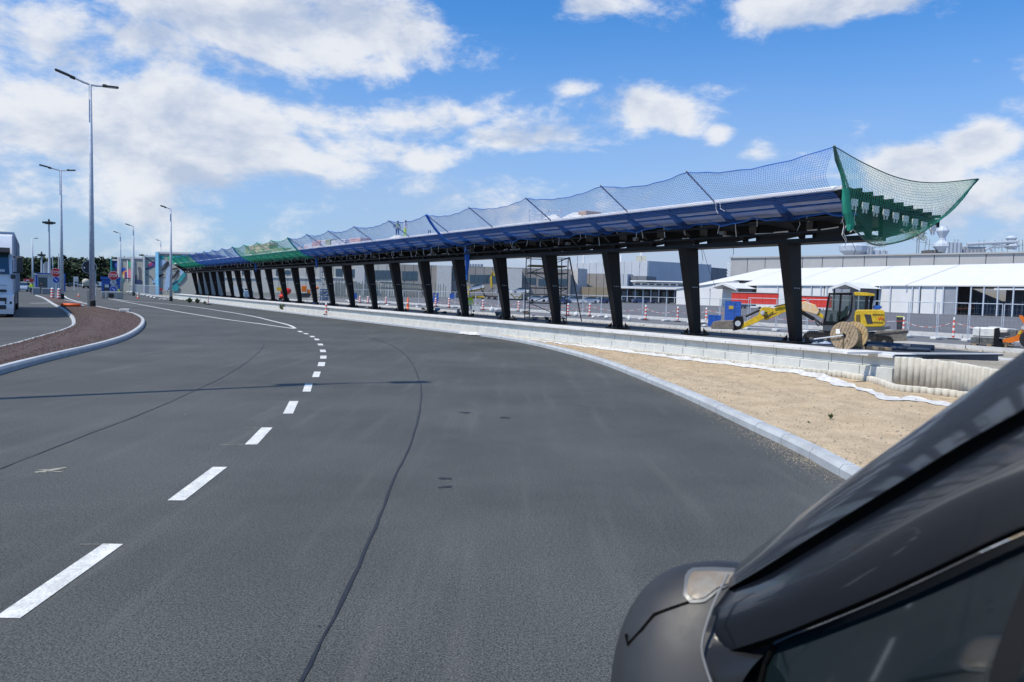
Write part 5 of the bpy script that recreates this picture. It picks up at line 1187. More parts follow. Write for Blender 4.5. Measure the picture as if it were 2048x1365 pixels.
w = MB(); w.add([(.0,-1.08,1.98),(.0,1.12,1.98),(-.22,1.08,2.92),(-.22,-1.05,2.92)],[(0,1,2,3)]); ws = w.build('windscreen',M_gl2,lo); ws.location = (.03,0,0); xb(-.02,.06,.2,.95,2.08,2.2,M_lclad,'sticker',lo)
w = MB(); w.prism([(-.28,2.92),(.10,2.88),(.12,2.98),(-.25,3.2)],-1.15,1.15); w.build('sun_visor',M_black,lo)
w = MB(); w.prism([(-1.35,1.75),(-.30,1.75),(-.42,2.65),(-1.3,2.65)],1.222,1.235); w.build('side_window',M_gl,lo)
for s in (-1,1):
    mr_ = xb(-.12,.05,s*1.52-.12,s*1.52+.12,2.05,2.8,M_dark,'mirror',lo,.04); w = MB(); w.tube((-.1,s*1.25,2.8),(-.05,s*1.5,2.75),.03,n=5); w.tube((-.1,s*1.25,2.05),(-.05,s*1.5,2.1),.03,n=5); w.build('mirror_arm',M_dark,mr_)
xb(-.0,.12,1.16,1.36,1.78,1.98,M_dark,'kerb_mirror',lo,.03)
w = MB(); w.prism([(-2.3,1.0),(-2.05,1.0),(-1.95,3.9),(-2.3,3.9)],1.0,1.26); w.build('side_deflector',M_tr,lo)
xb(-2.55,-2.35,-1.1,1.1,1.1,3.7,M_dark,'gap_panel',lo)
M_cur = mat('curtain_grey',(.42,.42,.43),.7,var=.08,vs=1.5)
xb(-16.4,-2.7,-1.26,1.26,1.12,3.98,M_cur,'trailer_curtain',lo); xb(-16.4,-2.65,-1.28,1.28,3.94,4.04,M_steel,'roof_rail',lo); xb(-16.4,-2.65,-1.275,1.275,1.02,1.14,M_dark,'side_rail',lo)
xb(-2.78,-2.66,-1.28,1.28,1.0,4.05,M_steel,'front_post',lo)
for k in range(12): xb(-16.2+k*1.1,-16.14+k*1.1,1.262,1.29,1.1,3.95,M_dark if k%4==0 else M_steel,'curtain_strap',lo)
def wheel(x,y,r,par,wd=.3,tm=M_black2,rm=M_steel):
    w = MB(); T_ = Matrix.Translation((x,y,r)); w.lathe([(r*.6,-wd/2),(r*.95,-wd/2),(r,-wd/2+.03),(r,wd/2-.03),(r*.95,wd/2),(r*.6,wd/2)],18,T_,'y'); t_ = w.build('wheel',tm,par,smooth=False); w = MB(); w.lathe([(r*.62,-wd*.4),(r*.62,wd*.42),(r*.3,wd*.5),(.001,wd*.5)],14,T_,'y'); w.build('rim',rm,t_); return t_
for x in (-1.1,-4.6,-11.2,-12.5,-13.8):
    for s in (-1,1): wheel(x,s*1.08,.5,lo)
xb(-10.4,-6.0,1.15,1.22,.45,1.0,mat('skirt_grey',(.25,.25,.26)),'side_guard',lo); xb(-5.6,-3.2,-.9,.9,.7,1.02,M_dark,'chassis',lo); xb(-3.6,-2.5,.8,1.2,.4,1.0,M_dark,'fuel_tank',lo); xb(-5.4,-4.0,.85,1.25,.98,1.05,M_dark,'mudguard',lo)
# ================================================================== generic car
def car(label, loc, rz, paint, group=None, estate=False, glass=M_gl, Lc=4.5):
    o = thing('parked_car', label, 'car', loc, rz, group); k = Lc/4.5
    body = [(-2.2,.35),(-2.25,.75),(-2.1,.98),(-1.2,1.03),(1.1,.98),(1.9,.85),(2.2,.62),(2.22,.35),(1.75,.22),(-1.8,.22)]
    w = MB(Matrix.Scale(k,4)); rows = []
    for y, ins in ((-.90,.12),(-.92,0),(.92,0),(.90,.12)): rows.append([(x*(1-ins*.1),y,max(.22,z-ins*.25)) for x,z in body])
    nb2 = len(body); vs = [p for r in rows for p in r]; fs = [(j*nb2+i,(j*nb2)+(i+1)%nb2,((j+1)*nb2)+(i+1)%nb2,(j+1)*nb2+i) for j in range(3) for i in range(nb2)]+[tuple(range(nb2-1,-1,-1)),tuple(range(3*nb2,4*nb2))]
    w.add(vs,fs); smooth_auto(w.build('body',paint,o),40)
    cabp = [(-1.85,1.0),(-1.2 if not estate else -1.9,1.42),(-.4,1.50),(.35,1.44),(1.2,.98)]
    w = MB(Matrix.Scale(k,4)); vs = [(x,-.82,z) if z<1.1 else (x,-.62,z) for x,z in cabp]+[(x,.82,z) if z<1.1 else (x,.62,z) for x,z in cabp]; w.add(vs,[(0,1,6,5),(1,2,7,6),(2,3,8,7),(3,4,9,8),(4,3,2,1,0),(5,6,7,8,9)]); w.build('glasshouse',glass,o)
    w = MB(Matrix.Scale(k,4)); vs = [(-1.15,-.60,1.44),(-.4,-.60,1.52),(.32,-.60,1.46),(-1.15,.60,1.44),(-.4,.60,1.52),(.32,.60,1.46)]; w.add(vs,[(0,1,4,3),(1,2,5,4)]); w.build('roof_panel',paint,o)
    for x in (-1.35,1.38):
        for s in (-1,1): wheel(x*k,s*.80*k,.33*k,o,.2)
    for s in (-1,1): w = MB(Matrix.Scale(k,4)); w.box((2.15,s*.66,.66),(.12,.3,.12)); w.build('headlight',M_white,o)
    return o
protos = {}
def put_car(label, p, rz, kind, group, Lc=4.5, est=False):
    paint = dict(w=M_car_w,b=M_car_b,d=M_car_d,s=M_car_s)[kind]; key = (kind, est, Lc)
    if key not in protos: protos[key] = car(label,p,rz,paint,group,est,Lc=Lc); bpy.context.view_layer.update(); return protos[key]
    return copy_tree(protos[key],None,p,rz,label,group)
row = [(1118,'b'),(1131,'b'),(1151,'w'),(1177,'w'),(1186,'b'),(1200,'b'),(1213,'d'),(1255,'w'),(1280,'b'),(1296,'b'),(1308,'s'),(1327,'b'),(1344,'d'),(1362,'b')]
adj = {'b':'blue','w':'white','d':'dark','s':'silver grey'}
pos_ = ['leftmost car of the lot, beside the scaffold','second car right of the scaffold','parked behind the leaning pole','in the row just left of the third column','at the third column','between the third column and the lone white one','partly behind the third column','lone bright one right of the third column','next right of the lone white one','second right of the lone white one','in the middle of the row under the pavilion roof','right of the silver grey one','near the second column','half behind the second column']
for i,(x,kd) in enumerate(row):
    p = gz(x+0,607.2-(1.5 if i%3==1 else 0)); put_car(f'{adj[kd]} parked car, {pos_[i]}', p, math.pi+.25+random.uniform(-.1,.1) if i%2 else .2, kd, 'cars parked in the car park row', 4.5)
# cars further left on the ground and left road
for i,(x,y,kd,rz,lb) in enumerate(((1075,604,'w',.1,'white parked car behind the scaffold foot'),(1094,603,'w',.2,'second white parked car behind the scaffold'),(46,583.5,'s',-1.15,'pale blue silver car approaching beside the lorry'),(157,574,'w',.3,'far white car in front of the forest by the info board'),(147,574.5,'d',.2,'far dark car left of the white one by the info board'))):
    put_car(lb, gz(x,y), rz, kd, 'cars parked in the car park row' if x > 1000 else 'cars on the left road')
# white vans / tankers at far left
b = gz(172,577); mp = b.y/F; tk = thing('tanker_lorry','beige rounded tank trailer seen from behind, left of the nearest lamp post','lorry',b,facecam(b))
w = MB(); w.lathe([(.2,-3),(6.4*mp,-2.8),(7*mp,-2.6),(7*mp,6),(6.4*mp,6.2),(.2,6.3)],16,Matrix.Translation((0,0,12.5*mp)) @ Matrix.Diagonal((1,1,.95,1)),'y'); w.build('tank',M_beige,tk,smooth=True)
w = MB(); w.box((0,0,4*mp),(11*mp,5,2.4*mp)); w.build('chassis',M_dark,tk)
for s in (-1,1): wheel(s*4*mp,-1.5,2.3*mp,tk,.6)
w = MB(); w.box((0,7.5,9*mp),(13*mp,2,14*mp),bev=.1); w.build('cab',M_white,tk)
for x,lb in ((199,'white van front half hidden by the blue booth'),):
    b = gz(x,577); mp = b.y/F; v = thing('van',lb,'van',b,facecam(b)); w = MB(); w.prism([(-5*mp,1*mp),(5.5*mp,1*mp),(5.5*mp,13*mp),(-3*mp,13*mp),(-4.6*mp,7*mp)],0,2); w.build('body',M_white,v); w = MB(); w.prism([(-4.4*mp,7*mp),(-1*mp,7*mp),(-1*mp,11.5*mp),(-3*mp,11.5*mp)],-.05,0); w.build('window',M_gl,v); w = MB(); w.box((0,-.03,3*mp),(9*mp,.1,3*mp)); w.build('grille',M_dark,v)
b = gz(58,583); mp = b.y/F; o = thing('red_banner','red banner with white marks above the road beside the lorry','banner',b,facecam(b)); w = MB(); w.box((0,0,22*mp),(17*mp,.1,6*mp)); w.build('cloth',M_red,o); w = MB(); w.box((-2*mp,-.08,22*mp),(6*mp,.05,2*mp)); w.build('white_mark',M_white,o); w = MB(); [w.tube((s*8*mp,0,0),(s*8*mp,0,24*mp),.06,n=4) for s in (-1,1)]; w.build('posts',M_steel,o)
# people at the left
p = gz(64,588.5); person('person in a yellow high visibility jacket and dark trousers standing left of the guard booth', p, facecam(p)+.2, 22.5*p.y/F, M_fluo, M_fluo, M_navy, 'hips')
p = gz(83,588.5); person('person in dark clothes standing between the two grey concrete blocks', p, facecam(p)+1.0, 23*p.y/F, M_black, M_black, M_black, 'stand')
p = gz(238,592); person('person in a yellow green vest bending behind the blue booth', p, facecam(p), 16*p.y/F, M_fluo, M_navy, M_navy, 'bend')
# canopy worker and roof workers
p = SN(34.2,17.0,.60); q_ = G(939,632,.60); person('person in a green high visibility vest and pale trousers working under the canopy', q_, facecam(q_)+math.pi*.9, 43*q_.y/F, M_fluo, M_fluo, mat('pale_trousers',(.5,.5,.52)), 'stand', helmet=M_white)
def roofp(px, py, n): 
    q0 = onplane(px, py, n); return q0
for (x,yb,yt,ps,v,s_,t_,lb) in ((794.5,478,443,'hips',mat('grey_green_vest',(.35,.5,.3)),M_denim,M_denim,'person in blue overalls with a vest standing hands on hips on the canopy roof'),(810,477,442,'look',M_white,M_white,M_fluo,'person in a white shirt and yellow trousers looking at his hands on the canopy roof')):
    q0 = onplane(x,yb,16.5); person(lb,q0,facecam(q0)+(.2 if ps=='hips' else 1.0),(yb-yt)*q0.y/F*1.02,v,s_,t_,ps)
# ================================================================== things on the canopy roof
def onroof(px,py,n=16.3): return onplane(px,py,n)
def crate(label,px0,px1,py0,py1,m,wrap=None,n=16.4,name='insulation_stack',cat='stack',layers=3):
    a = onroof(px0,py1,n); b = onroof(px1,py1,n); d_ = math.hypot(b.x-a.x,b.y-a.y); h = (py1-py0)*a.y/F; o = thing(name,label,cat,a,math.atan2(b.y-a.y,b.x-a.x))
    rr = random.Random(int(px0)); kk = max(1,int(d_/.7))
    for i in range(kk):
        for j in range(layers):
            w = MB(); w.box((d_*(i+.5)/kk, .35, h*(j+.5)/layers),(d_/kk*.94,.7,h/layers*.93),bev=.02); w.build('package', wrap if (wrap and rr.random()<.45) else m, o)
    return o
M_gr = mat('package_green',(.42,.47,.28),.7,var=.2,vs=6); M_orp = mat('package_orange',(.72,.45,.25),.6,col2=(.75,.7,.62),vs=7); M_rp = mat('package_red',(.62,.28,.24),.6,col2=(.7,.6,.56),vs=8); M_wp = mat('package_white',(.72,.72,.74),.5,var=.08)
crate('large stack of green and orange wrapped insulation packs on the far roof',490,538,493,508,M_gr,M_orp)
crate('lower end of the green stack with flat packs on the roof',538,565,499,505,M_gr)
crate('small orange packages left of the red ones on the roof',591,602,496,502,M_orp,layers=2)
crate('white and reddish packs on the roof right of the bright blue seam',608,623,489,497,M_wp,M_rp)
crate('orange and pink package pile beside the white packs on the roof',624,640,483,496,M_orp,M_rp)
crate('pale green and white stack on the roof in the middle of the canopy',641,660,481,493,M_gr,M_wp)
crate('white wrapped packs on the roof left of the red pack',662,690,482,491,M_wp)
crate('bright red pack on the roof',697,720,478,489,M_rp)
def tarp(label,px0,px1,py0,py1,seed,m=M_bag):
    a = onroof(px0,py1); b = onroof(px1,py1); rr = random.Random(seed); h = (py1-py0)*a.y/F; w = MB(); 
    rows = [[a.lerp(b,i/14)+N*(j*.12-.1)+Vector((0,0,h*max(0,math.sin(math.pi*i/14))**.5*math.sin(math.pi*min(1,(j+.4)/6.4))*rr.uniform(.75,1.1))) for i in range(15)] for j in range(7)]
    w.grid(rows); return tag(w.build('tarpaulin',m,smooth=True),label,'tarpaulin')
tarp('white tarpaulin heap beside the two roof workers',772,800,470,482,1); tarp('white heap under the roof scaffold frames',1086,1112,429,441,2); tarp('white folded sheet right of the roof frames',1124,1164,425,439,3)
crate('small brown board box on the roof at the white sheet',1155,1172,423,433,mat('card_brown',(.5,.36,.25)),layers=1,name='board_box',cat='box')
a = onroof(1060,446,16.5); o = thing('roof_scaffold','steel frame trestles standing on the roof between the white heaps','scaffold frame',a)
def rp(x,y): return onroof(x,y,16.5)-a
for P_ in (((1059,446),(1059,419)),((1083,446),(1083,426)),((1084,440),(1084,421)),((1121,438),(1121,418)),((1059,427),(1083,429)),((1083,429),(1097,425)),((1097,421),(1122,423)),((1058,427),(1066,433)),((1122,424),(1114,431)),((1097,419),(1097,425))):
    w = MB(); w.tube(rp(*P_[0]),rp(*P_[1]),.022,n=5); w.build('bar',M_steel,o)
w = MB(); w.path([onroof(857,468),onroof(857,462),onroof(861,462),onroof(861,468)],.02,4); tag(w.build('roof_hoop',M_dark),'small dark hoop on the roof edge right of the workers','hoop')
# ================================================================== scaffold towers
def scaffold(label, px0, px1, pyb, pyt, z, levels, m=M_steel2, dep_=1.0, wood=(), seed=0):
    b = G((px0+px1)/2,pyb,z); mp = b.y/F; W_ = (px1-px0)*mp; h = (pyb-pyt)*mp; o = thing('scaffold_tower',label,'scaffold',b,facecam(b)+.15)
    for x in (-W_/2,W_/2):
        for y in (0,dep_): w = MB(); w.tube((x,y,0),(x,y,h),.024,n=6); w.build('standard',m,o)
    for k in range(levels+1):
        zz = .15+(h-.2)*k/levels
        for y in (0,dep_): w = MB(); w.tube((-W_/2,y,zz),(W_/2,y,zz),.018,n=5); w.build('ledger',m,o)
        for x in (-W_/2,W_/2): w = MB(); w.tube((x,0,zz),(x,dep_,zz),.016,n=5); w.build('transom',m,o)
        if k < levels: w = MB(); s_ = 1 if k%2 else -1; w.tube((-W_/2*s_,0,zz),(W_/2*s_,0,zz+(h-.2)/levels),.016,n=5); w.build('brace',m,o)
    nr_ = int(h/.16)
    for x in (-W_/2,W_/2):
        w = MB(); [w.tube((x,.3,.15+i*.16),(x,.7,.15+i*.16),.010,n=4) for i in range(nr_)]; w.build('rungs',m,o)['kind'] = 'stuff'
    for f_ in wood: w = MB(); w.box((0,dep_/2,h*f_),(W_*.96,dep_*.9,.05)); w.build('platform_board',M_wood,o)
    return o
scaffold('tall dark scaffold tower standing astride the fourth column with wooden decks',1058,1133,645,514,.55,4,mat('dark_scaffold',(.10,.11,.12),.5,.5),1.6,(.42,.86))
scaffold('narrow pale aluminium ladder tower at the eleventh column',644,663,611,531,.58,6,M_steel,1.0)
a = G(613,600,.58)
st = thing('prop','pair of slanting pale props left of the ladder tower','prop',a)
for P_ in (((613,603),(636,578)),((613,603),(640,591)),((660,588),(672,596))): w = MB(); w.tube(D(*P_[0],a.y)-a,D(*P_[1],a.y)-a,.03,n=5); w.build('bar',M_steel,st)
w = MB(); w.tube(onplane(1139,516,17.4),G(1163,643,.42),.03,n=6); tag(w.build('prop',M_dark),'long dark prop leaning from the canopy right of the scaffold tower','prop')
b_ = G(648,602,.58); crp = thing('crate_stack','stack of dark blue plastic crates inside the ladder tower','crates',b_,facecam(b_)); mp = b_.y/F
for i in range(2):
    for j in range(4): w = MB(); w.box(((i-.5)*9*mp,.4,(3+j*6)*mp),(8.6*mp,.7,5.6*mp),bev=.02); w.build('crate',mat('crate_blue',(.04,.10,.22)),crp)
sack('crumpled orange and white bag on top of the blue crates',636,608,8,8,M_or,.58,3,None,'orange_bag','bag').location = D(634,579,b_.y)
# mixers and site machines far under the canopy
b = gz(568,602); mp = b.y/F; mx = thing('cement_mixer','red rounded concrete mixer with yellow frame between the far columns','mixer',b,facecam(b))
w = MB(); w.lathe([(2*mp,-9*mp),(7.5*mp,-5*mp),(8*mp,0),(6.5*mp,7*mp),(3*mp,12*mp)],14,Matrix.Translation((2*mp,1,18*mp)) @ Matrix.Rotation(1.3,4,'Y')); w.build('drum',M_red,mx,smooth=True); w = MB(); w.box((-8*mp,1,23*mp),(12*mp,1.2,7*mp)); w.build('yellow_frame',M_yel,mx); w = MB(); w.ell((-4*mp,.5,9*mp),(6*mp,1,4*mp),10,6); w.build('lower_drum',M_red,mx,smooth=True); w = MB(); w.box((0,1,4*mp),(20*mp,1.5,3*mp)); w.build('chassis',M_dark,mx)
for s in (-1,1): wheel(s*7*mp,.2,3.2*mp,mx,.3)
b = gz(608,600); mp = b.y/F; om = thing('orange_machine','orange site machine left of the blue crates','machine',b,facecam(b)); boxat(om,mp,-5,5,16,28,0,1,M_or,'body',.05); boxat(om,mp,6,12,13,21,.1,.8,M_or,'housing',.05); boxat(om,mp,-6,13,4,13,.1,.9,M_dark,'chassis')
b = gz(478,600); mp = b.y/F; v = thing('van','white delivery van parked behind the far columns','van',b,facecam(b)); w = MB(); w.prism([(-14*mp,2*mp),(10*mp,2*mp),(12*mp,12*mp),(8*mp,26*mp),(-13*mp,28*mp)],0,2.2); w.build('body',M_white,v); w = MB(); w.prism([(3*mp,14*mp),(10*mp,14*mp),(7*mp,23*mp),(3*mp,23*mp)],-.05,0); w.build('window',M_gl2,v)
for x in (-9,7): wheel(x*mp,.1,4*mp,v,.3)
b = gz(498,601); mp = b.y/F; g_ = thing('generator','light blue grey generator trailer between two far columns','generator',b,facecam(b)); boxat(g_,mp,-10,8,4,20,0,1.6,mat('gen_blue',(.22,.33,.45)),'housing',.1); boxat(g_,mp,-8,6,20,23,.1,1.4,M_dark,'canopy'); wheel(-3*mp,0,3.5*mp,g_,.3); wheel(4*mp,0,3.5*mp,g_,.3)
b = gz(388,588); yl = thing('mini_digger','small yellow digger behind the left end of the canopy','digger',b,facecam(b)); mp = b.y/F; w = MB(); w.path([(-6*mp,0,2*mp),(0,0,8*mp),(5*mp,0,4*mp)],1.4*mp,6); w.build('arm',M_yel,yl); boxat(yl,mp,2,9,1,7,0,1.2,M_yel,'body',.1); boxat(yl,mp,3,7,7,12,.1,.9,M_gl,'cab')
cab('light grey concrete block behind the left canopy end',390,403,581,591,M_conc2,False,1,'concrete_block','barrier',False)
# slender grey posts yard (transformer yard)
yard = thing('steel_post_yard','dense group of slender grey steel stub columns standing in front of the factory','steel frame',gz(690,600))
yo = yard.location; rr = random.Random(77); k = 0
w1 = MB(); w1.box((0,0,.5),(.20,.20,1.0)); me_sp = w1.mesh('stub_column', mat('stub_steel',(.22,.25,.24),.6,.3))
for r_ in range(4):
    x = 655+r_*3
    while x < 1015:
        if not (840 < x < 850):
            b = gz(x,595.5-r_*1.2); o = bpy.data.objects.new('stub_column',me_sp); COL.objects.link(o); o.parent = yard; o.location = b-yo; o.scale = (1,1,(rr.uniform(27,34)-(x-655)*.02-r_*1.0)*b.y/F)
            k += 1
        x += rr.uniform(4.2,6.6)
w = MB(); 
for px0,px1,y_ in ((760,868,569),(868,930,566),(760,930,580)): a = gz(px0,594); b = gz(px1,594); a.z = (594-y_)*a.y/F; b.z = (594-y_)*b.y/F; w.box(((a+b)/2-yo),((b-a).length,.3,.4),rz=math.atan2(b.y-a.y,b.x-a.x))
w.build('cross_beam',mat('stub_steel',(.22,.25,.24),.6,.3),yard)['kind'] = 'stuff'
# car transporters
def transporter(label, pts, cars_, beam_m=M_yel):
    b = gz(pts[0][0],pts[0][1]); Yd = b.y; o = thing('car_transporter',label,'car transporter',b)
    q2 = lambda x,y: D(x,y,Yd)-b
    return o, q2, b, Yd
o, q2, b, Yd = transporter('yellow car transporter with a white car tilted up on its ramp',((960,598),),())
mp = Yd/F; T_ = facecam(b)
def tb(o,q2,x0,y0,x1,y1,r,m,name): w = MB(); w.tube(q2(x0,y0),q2(x1,y1),r*mp,n=4); return w.build(name,m,o)
tb(o,q2,936,585,970,576,1.3,M_yel,'upper_ramp'); tb(o,q2,937,573,938,590,1.6,M_yel,'post'); tb(o,q2,943,594,968,595,2.6,M_yel,'lower_beam'); tb(o,q2,962,578,972,595,1.0,M_dark,'strut'); tb(o,q2,968,592,1000,594,1.5,M_dark,'chassis'); tb(o,q2,975,585,990,575,.7,M_dark,'strut')
for x in (946,965,978,990): w = MB(); w.lathe([(.4,-.2),(.5,-.1),(.5,.1),(.4,.2)],12,Matrix.Translation(q2(x,597)),'y'); w.build('wheel',M_black2,o)
def carat(label,px,py,Yd,tilt,kind,Lpx,group):
    p = D(px,py,Yd); paint = dict(w=M_car_w,b=M_car_b)[kind]; c = put_car(label,p,facecam(p)+math.pi,kind,group,4.5); c.scale = (Lpx*Yd/F/4.5,)*3; c.rotation_euler = (0,tilt,c.rotation_euler[2]); return c
carat('white car tilted nose up on the yellow transporter ramp',953,580.5,Yd,.22,'w',33,'cars on the transporters')
o, q2, b, Yd2 = transporter('second car transporter with white cars level on its upper deck, beside the scaffold',((1030,601),),()); mp = Yd2/F
tb(o,q2,1015,588,1058,588,.9,M_yel,'upper_deck'); tb(o,q2,1016,588,1017,602,1.5,M_or,'post'); tb(o,q2,1022,589,1032,599,1.0,M_yel,'strut'); tb(o,q2,1045,589,1036,599,1.0,M_yel,'strut'); tb(o,q2,1018,599,1060,600,1.4,M_dark,'chassis'); tb(o,q2,985,600,1014,599,1.2,M_dark,'coupling'); tb(o,q2,1030,594,1058,596,.8,M_yel,'lower_deck')
for x in (1024,1040,1052): w = MB(); w.lathe([(.4,-.2),(.5,-.1),(.5,.1),(.4,.2)],12,Matrix.Translation(q2(x,602)),'y'); w.build('wheel',M_black2,o)
carat('white car on the upper deck just left of the scaffold',1041,587,Yd2,0,'w',34,'cars on the transporters')
carat('white car on the upper deck partly behind the fifth column',1006,587,Yd2,0,'w',34,'cars on the transporters')
b = D(984,560,Yd); w = MB(); w.path([D(983,575,Yd),D(982,556,Yd),D(985,543,Yd),D(989,552,Yd)],.35,5); tag(w.build('crane_arm',M_yel),'yellow crane arm reaching up beside the fifth column','crane')
# blue van behind person, orange red cones
for i,(x,y,w_,h_,m,lb) in enumerate(((1245,598,12,9,mat('van_teal',(.05,.28,.27),.4),'dark green van roof behind the lone white car'),(1294,598,10,5,M_blue2,'blue crate on the pavilion apron'),(1307,598,5,6,M_white,'white domed unit on the pavilion apron'),(1224,599,10,6,mat('rooftop_teal',(.05,.28,.27),.4),'green parked van just right of the third column'),(1188,593,6,5,M_yel,'yellow container behind the parked cars'),(1330,601,14,4,M_or,'orange tarpaulin pile near the second column'))):
    cab(lb,x-w_/2,x+w_/2,y-h_,y,m,False,2.0,'site_unit','unit')
# red trailers parked by the tents
def redtruck(label,x0,x1,yt,yb,cabx0=None,cabx1=None,yg=617):
    b = gz(x0,yg); mp = b.y/F; o = thing('red_trailer',label,'lorry',b,facecam(gz((x0+x1)/2,615))); yt -= 617-yg; yb -= 617-yg
    boxat(o,mp,0,x1-x0,617-yb,617-yt,0,2.5,mat('trailer_red',(.72,.05,.03),.5,var=.06),'curtain'); boxat(o,mp,-.2,x1-x0+.2,617-yt-.3,617-yt+.7,-.1,2.7,M_lclad,'roof_rail'); boxat(o,mp,0,x1-x0,617-yb-1.4,617-yb,-.05,2.6,M_lclad,'side_rail')
    for x in (12,19,26,(x1-x0)*.62): wheel(x*mp,.2,2.6*mp,o,.4)
    boxat(o,mp,36,(x1-x0)*.55,2.5,6,.1,.1,M_white,'side_guard')
    for k in range(1,6): boxat(o,mp,(x1-x0)*k/6,(x1-x0)*k/6+.35,617-yb,617-yt,-.05,.1,mat('trailer_red2',(.55,.03,.02)),'curtain_strap')
    if cabx0:
        c0,c1 = cabx0-x0,cabx1-x0; w = MB(); w.prism([(c0*mp,5*mp),(c1*mp,5*mp),((c1-.2)*mp,15*mp),((c1-2)*mp,25*mp),((c1-7)*mp,30*mp),(c0*mp,31*mp)],0,2.5); w.build('cab',M_white,o); w = MB(); w.prism([((c1-8)*mp,16*mp),((c1-1)*mp,16*mp),((c1-2.6)*mp,23*mp),((c1-8)*mp,23*mp)],-.06,0); w.build('window',M_gl,o)
        for x in (c0+3,c1-5): wheel(x*mp,.1,3*mp,o,.4)
    return o
redtruck('red curtain-sided lorry with a white cab parked at the tents left of the first column',1462,1550,585,607,1551,1570)
redtruck('red trailer at the tents seen between the first column and the excavator cab',1598,1658,582,604,None,None,622)
b = gz(1940,630); o = thing('loading_ramp','long orange wheeled loading ramp in front of the open tent bays','ramp',b,facecam(b)); mp = b.y/F
w = MB(); P0 = Vector((-78*mp,0,2.5*mp)); P1 = Vector((28*mp,0,15*mp)); 
w.add([P0,P1+Vector((0,0,0)),P1+Vector((0,0,4.5*mp)),P0+Vector((0,0,2*mp)),P0+Vector((0,1.8,0)),P1+Vector((0,1.8,0)),P1+Vector((0,1.8,4.5*mp)),P0+Vector((0,1.8,2*mp))],[(0,1,2,3),(7,6,5,4),(3,2,6,7)]); w.build('ramp_deck',M_orr,o)
for k in range(6): t = k/6+.1; p = P0.lerp(P1,t); boxat(o,mp,p.x/mp,p.x/mp+1.2,p.z/mp,p.z/mp+2+2.5*t,-.1,.1,M_or,'side_rib')
wheel(-18*mp,.3,3*mp,o,.3); boxat(o,mp,28,42,14,18,0,1.6,M_white,'platform'); w = MB(); w.tube((38*mp,0,14*mp),(42*mp,0,0),.06,n=4); w.tube((30*mp,0,14*mp),(29*mp,0,0),.06,n=4); w.build('prop_leg',M_steel,o)
# ================================================================== excavator (local: x to the right in the picture, y away, z up)
PB = G(1690,689,0); mpx = PB.y/F
ex = thing('excavator','yellow and grey tracked excavator with glazed cab, arm stretched left behind the first column','excavator',PB,facecam(PB))
def e(px, py, y=0): return Vector(((px-1690)*mpx*(1+y/PB.y), y, (689-py)*mpx*(1+y/PB.y)+ (1.7)*0 - y*0))
def epoly(name, pts, y0, y1, m, par=ex, bev=None):
    w = MB(); w.prism([((x-1690)*mpx,(689-y)*mpx) for x,y in pts],y0,y1); o = w.build(name,m,par)
    if bev: 
        b = o.modifiers.new('b','BEVEL'); b.width = bev; b.segments = 2; b.limit_method = 'ANGLE'; b.angle_limit = R(40)
    return o
M_eg = mat('excavator_grey',(.085,.095,.11),.45,var=.1,coat=.2); M_dirt2 = mat('dirty_steel',(.12,.11,.105),.8,var=.35,vs=8,col2=(.2,.18,.15))
epoly('cab_base',[(1648,650),(1648,661),(1652,664),(1704,664),(1704,646),(1655,646)],-.55,.5,M_eg,bev=.02)
# cab shell as frame members
cabr = epoly('cab_rear_pillar',[(1694,592),(1701,589),(1704,600),(1704,652),(1690,652),(1686,646),(1697,628)],-.56,-.44,M_eg,bev=.01)
epoly('cab_floor_frame',[(1648,644),(1686,644),(1690,651),(1648,651)],-.56,.4,M_black)
epoly('front_pillar',[(1655,590),(1658,589),(1652,646),(1648.5,646)],-.57,-.51,M_black); epoly('front_pillar',[(1655,590),(1658,589),(1652,646),(1648.5,646)],.30,.36,M_black)
epoly('middle_pillar',[(1676,588),(1680,588),(1678.5,632),(1675,632)],-.57,-.52,M_black); epoly('roof_frame',[(1655,587.5),(1698,585.5),(1699,591),(1655,591)],-.57,.4,M_black,bev=.01)
epoly('door_frame_curve',[(1697,592),(1699.5,592),(1699,620),(1695,634),(1685,646),(1681,646),(1692,632),(1696,618)],-.58,-.53,M_black)
epoly('far_pillar',[(1700,592),(1704,592),(1704,646),(1700,646)],.30,.38,M_black)
gm = glassmat('cab_glass',(.03,.06,.06),.04,.45)
epoly('cab_window',[(1657,592),(1676,592),(1675,644),(1651,644)],-.545,-.54,gm); epoly('cab_window',[(1680,592),(1696,592),(1695,618),(1690,632),(1678,640)],-.545,-.54,gm)
epoly('seat',[(1672,625),(1684,622),(1688,612),(1692,612),(1692,645),(1672,645)],-.3,.15,M_black,bev=.02); epoly('console',[(1660,630),(1664,628),(1666,644),(1658,644)],-.3,.1,M_dark)
epoly('rear_cab_window',[(1703,591),(1723,592),(1722,618),(1703,619)],-.48,-.45,gm); epoly('rear_pillar',[(1722,591),(1728,591),(1727,619),(1721,619)],-.5,-.42,M_black); epoly('rear_pillar',[(1730,594),(1737,590),(1735,618),(1730,618)],-.3,.3,M_black)
epoly('cab_roof',[(1700,586),(1704,584.5),(1724,585),(1737,587.5),(1738.5,590),(1736,591.5),(1703,591.5)],-.52,.42,M_yel,bev=.015)
bd = epoly('engine_cover',[(1704,632),(1705,622),(1709,619),(1752,617.5),(1757,621),(1758,632),(1758.5,648),(1752,651),(1706,653)],-.62,.6,M_yel,bev=.04)
for P_ in ([(1707,629),(1714,628),(1715.5,643),(1707,644)],): epoly('vent_panel',P_,-.63,-.6,mat('brown_vent',(.14,.09,.02)))
epoly('dark_panel',[(1721,627.5),(1733,627.5),(1737,645),(1727,645.5)],-.635,-.6,M_dark)
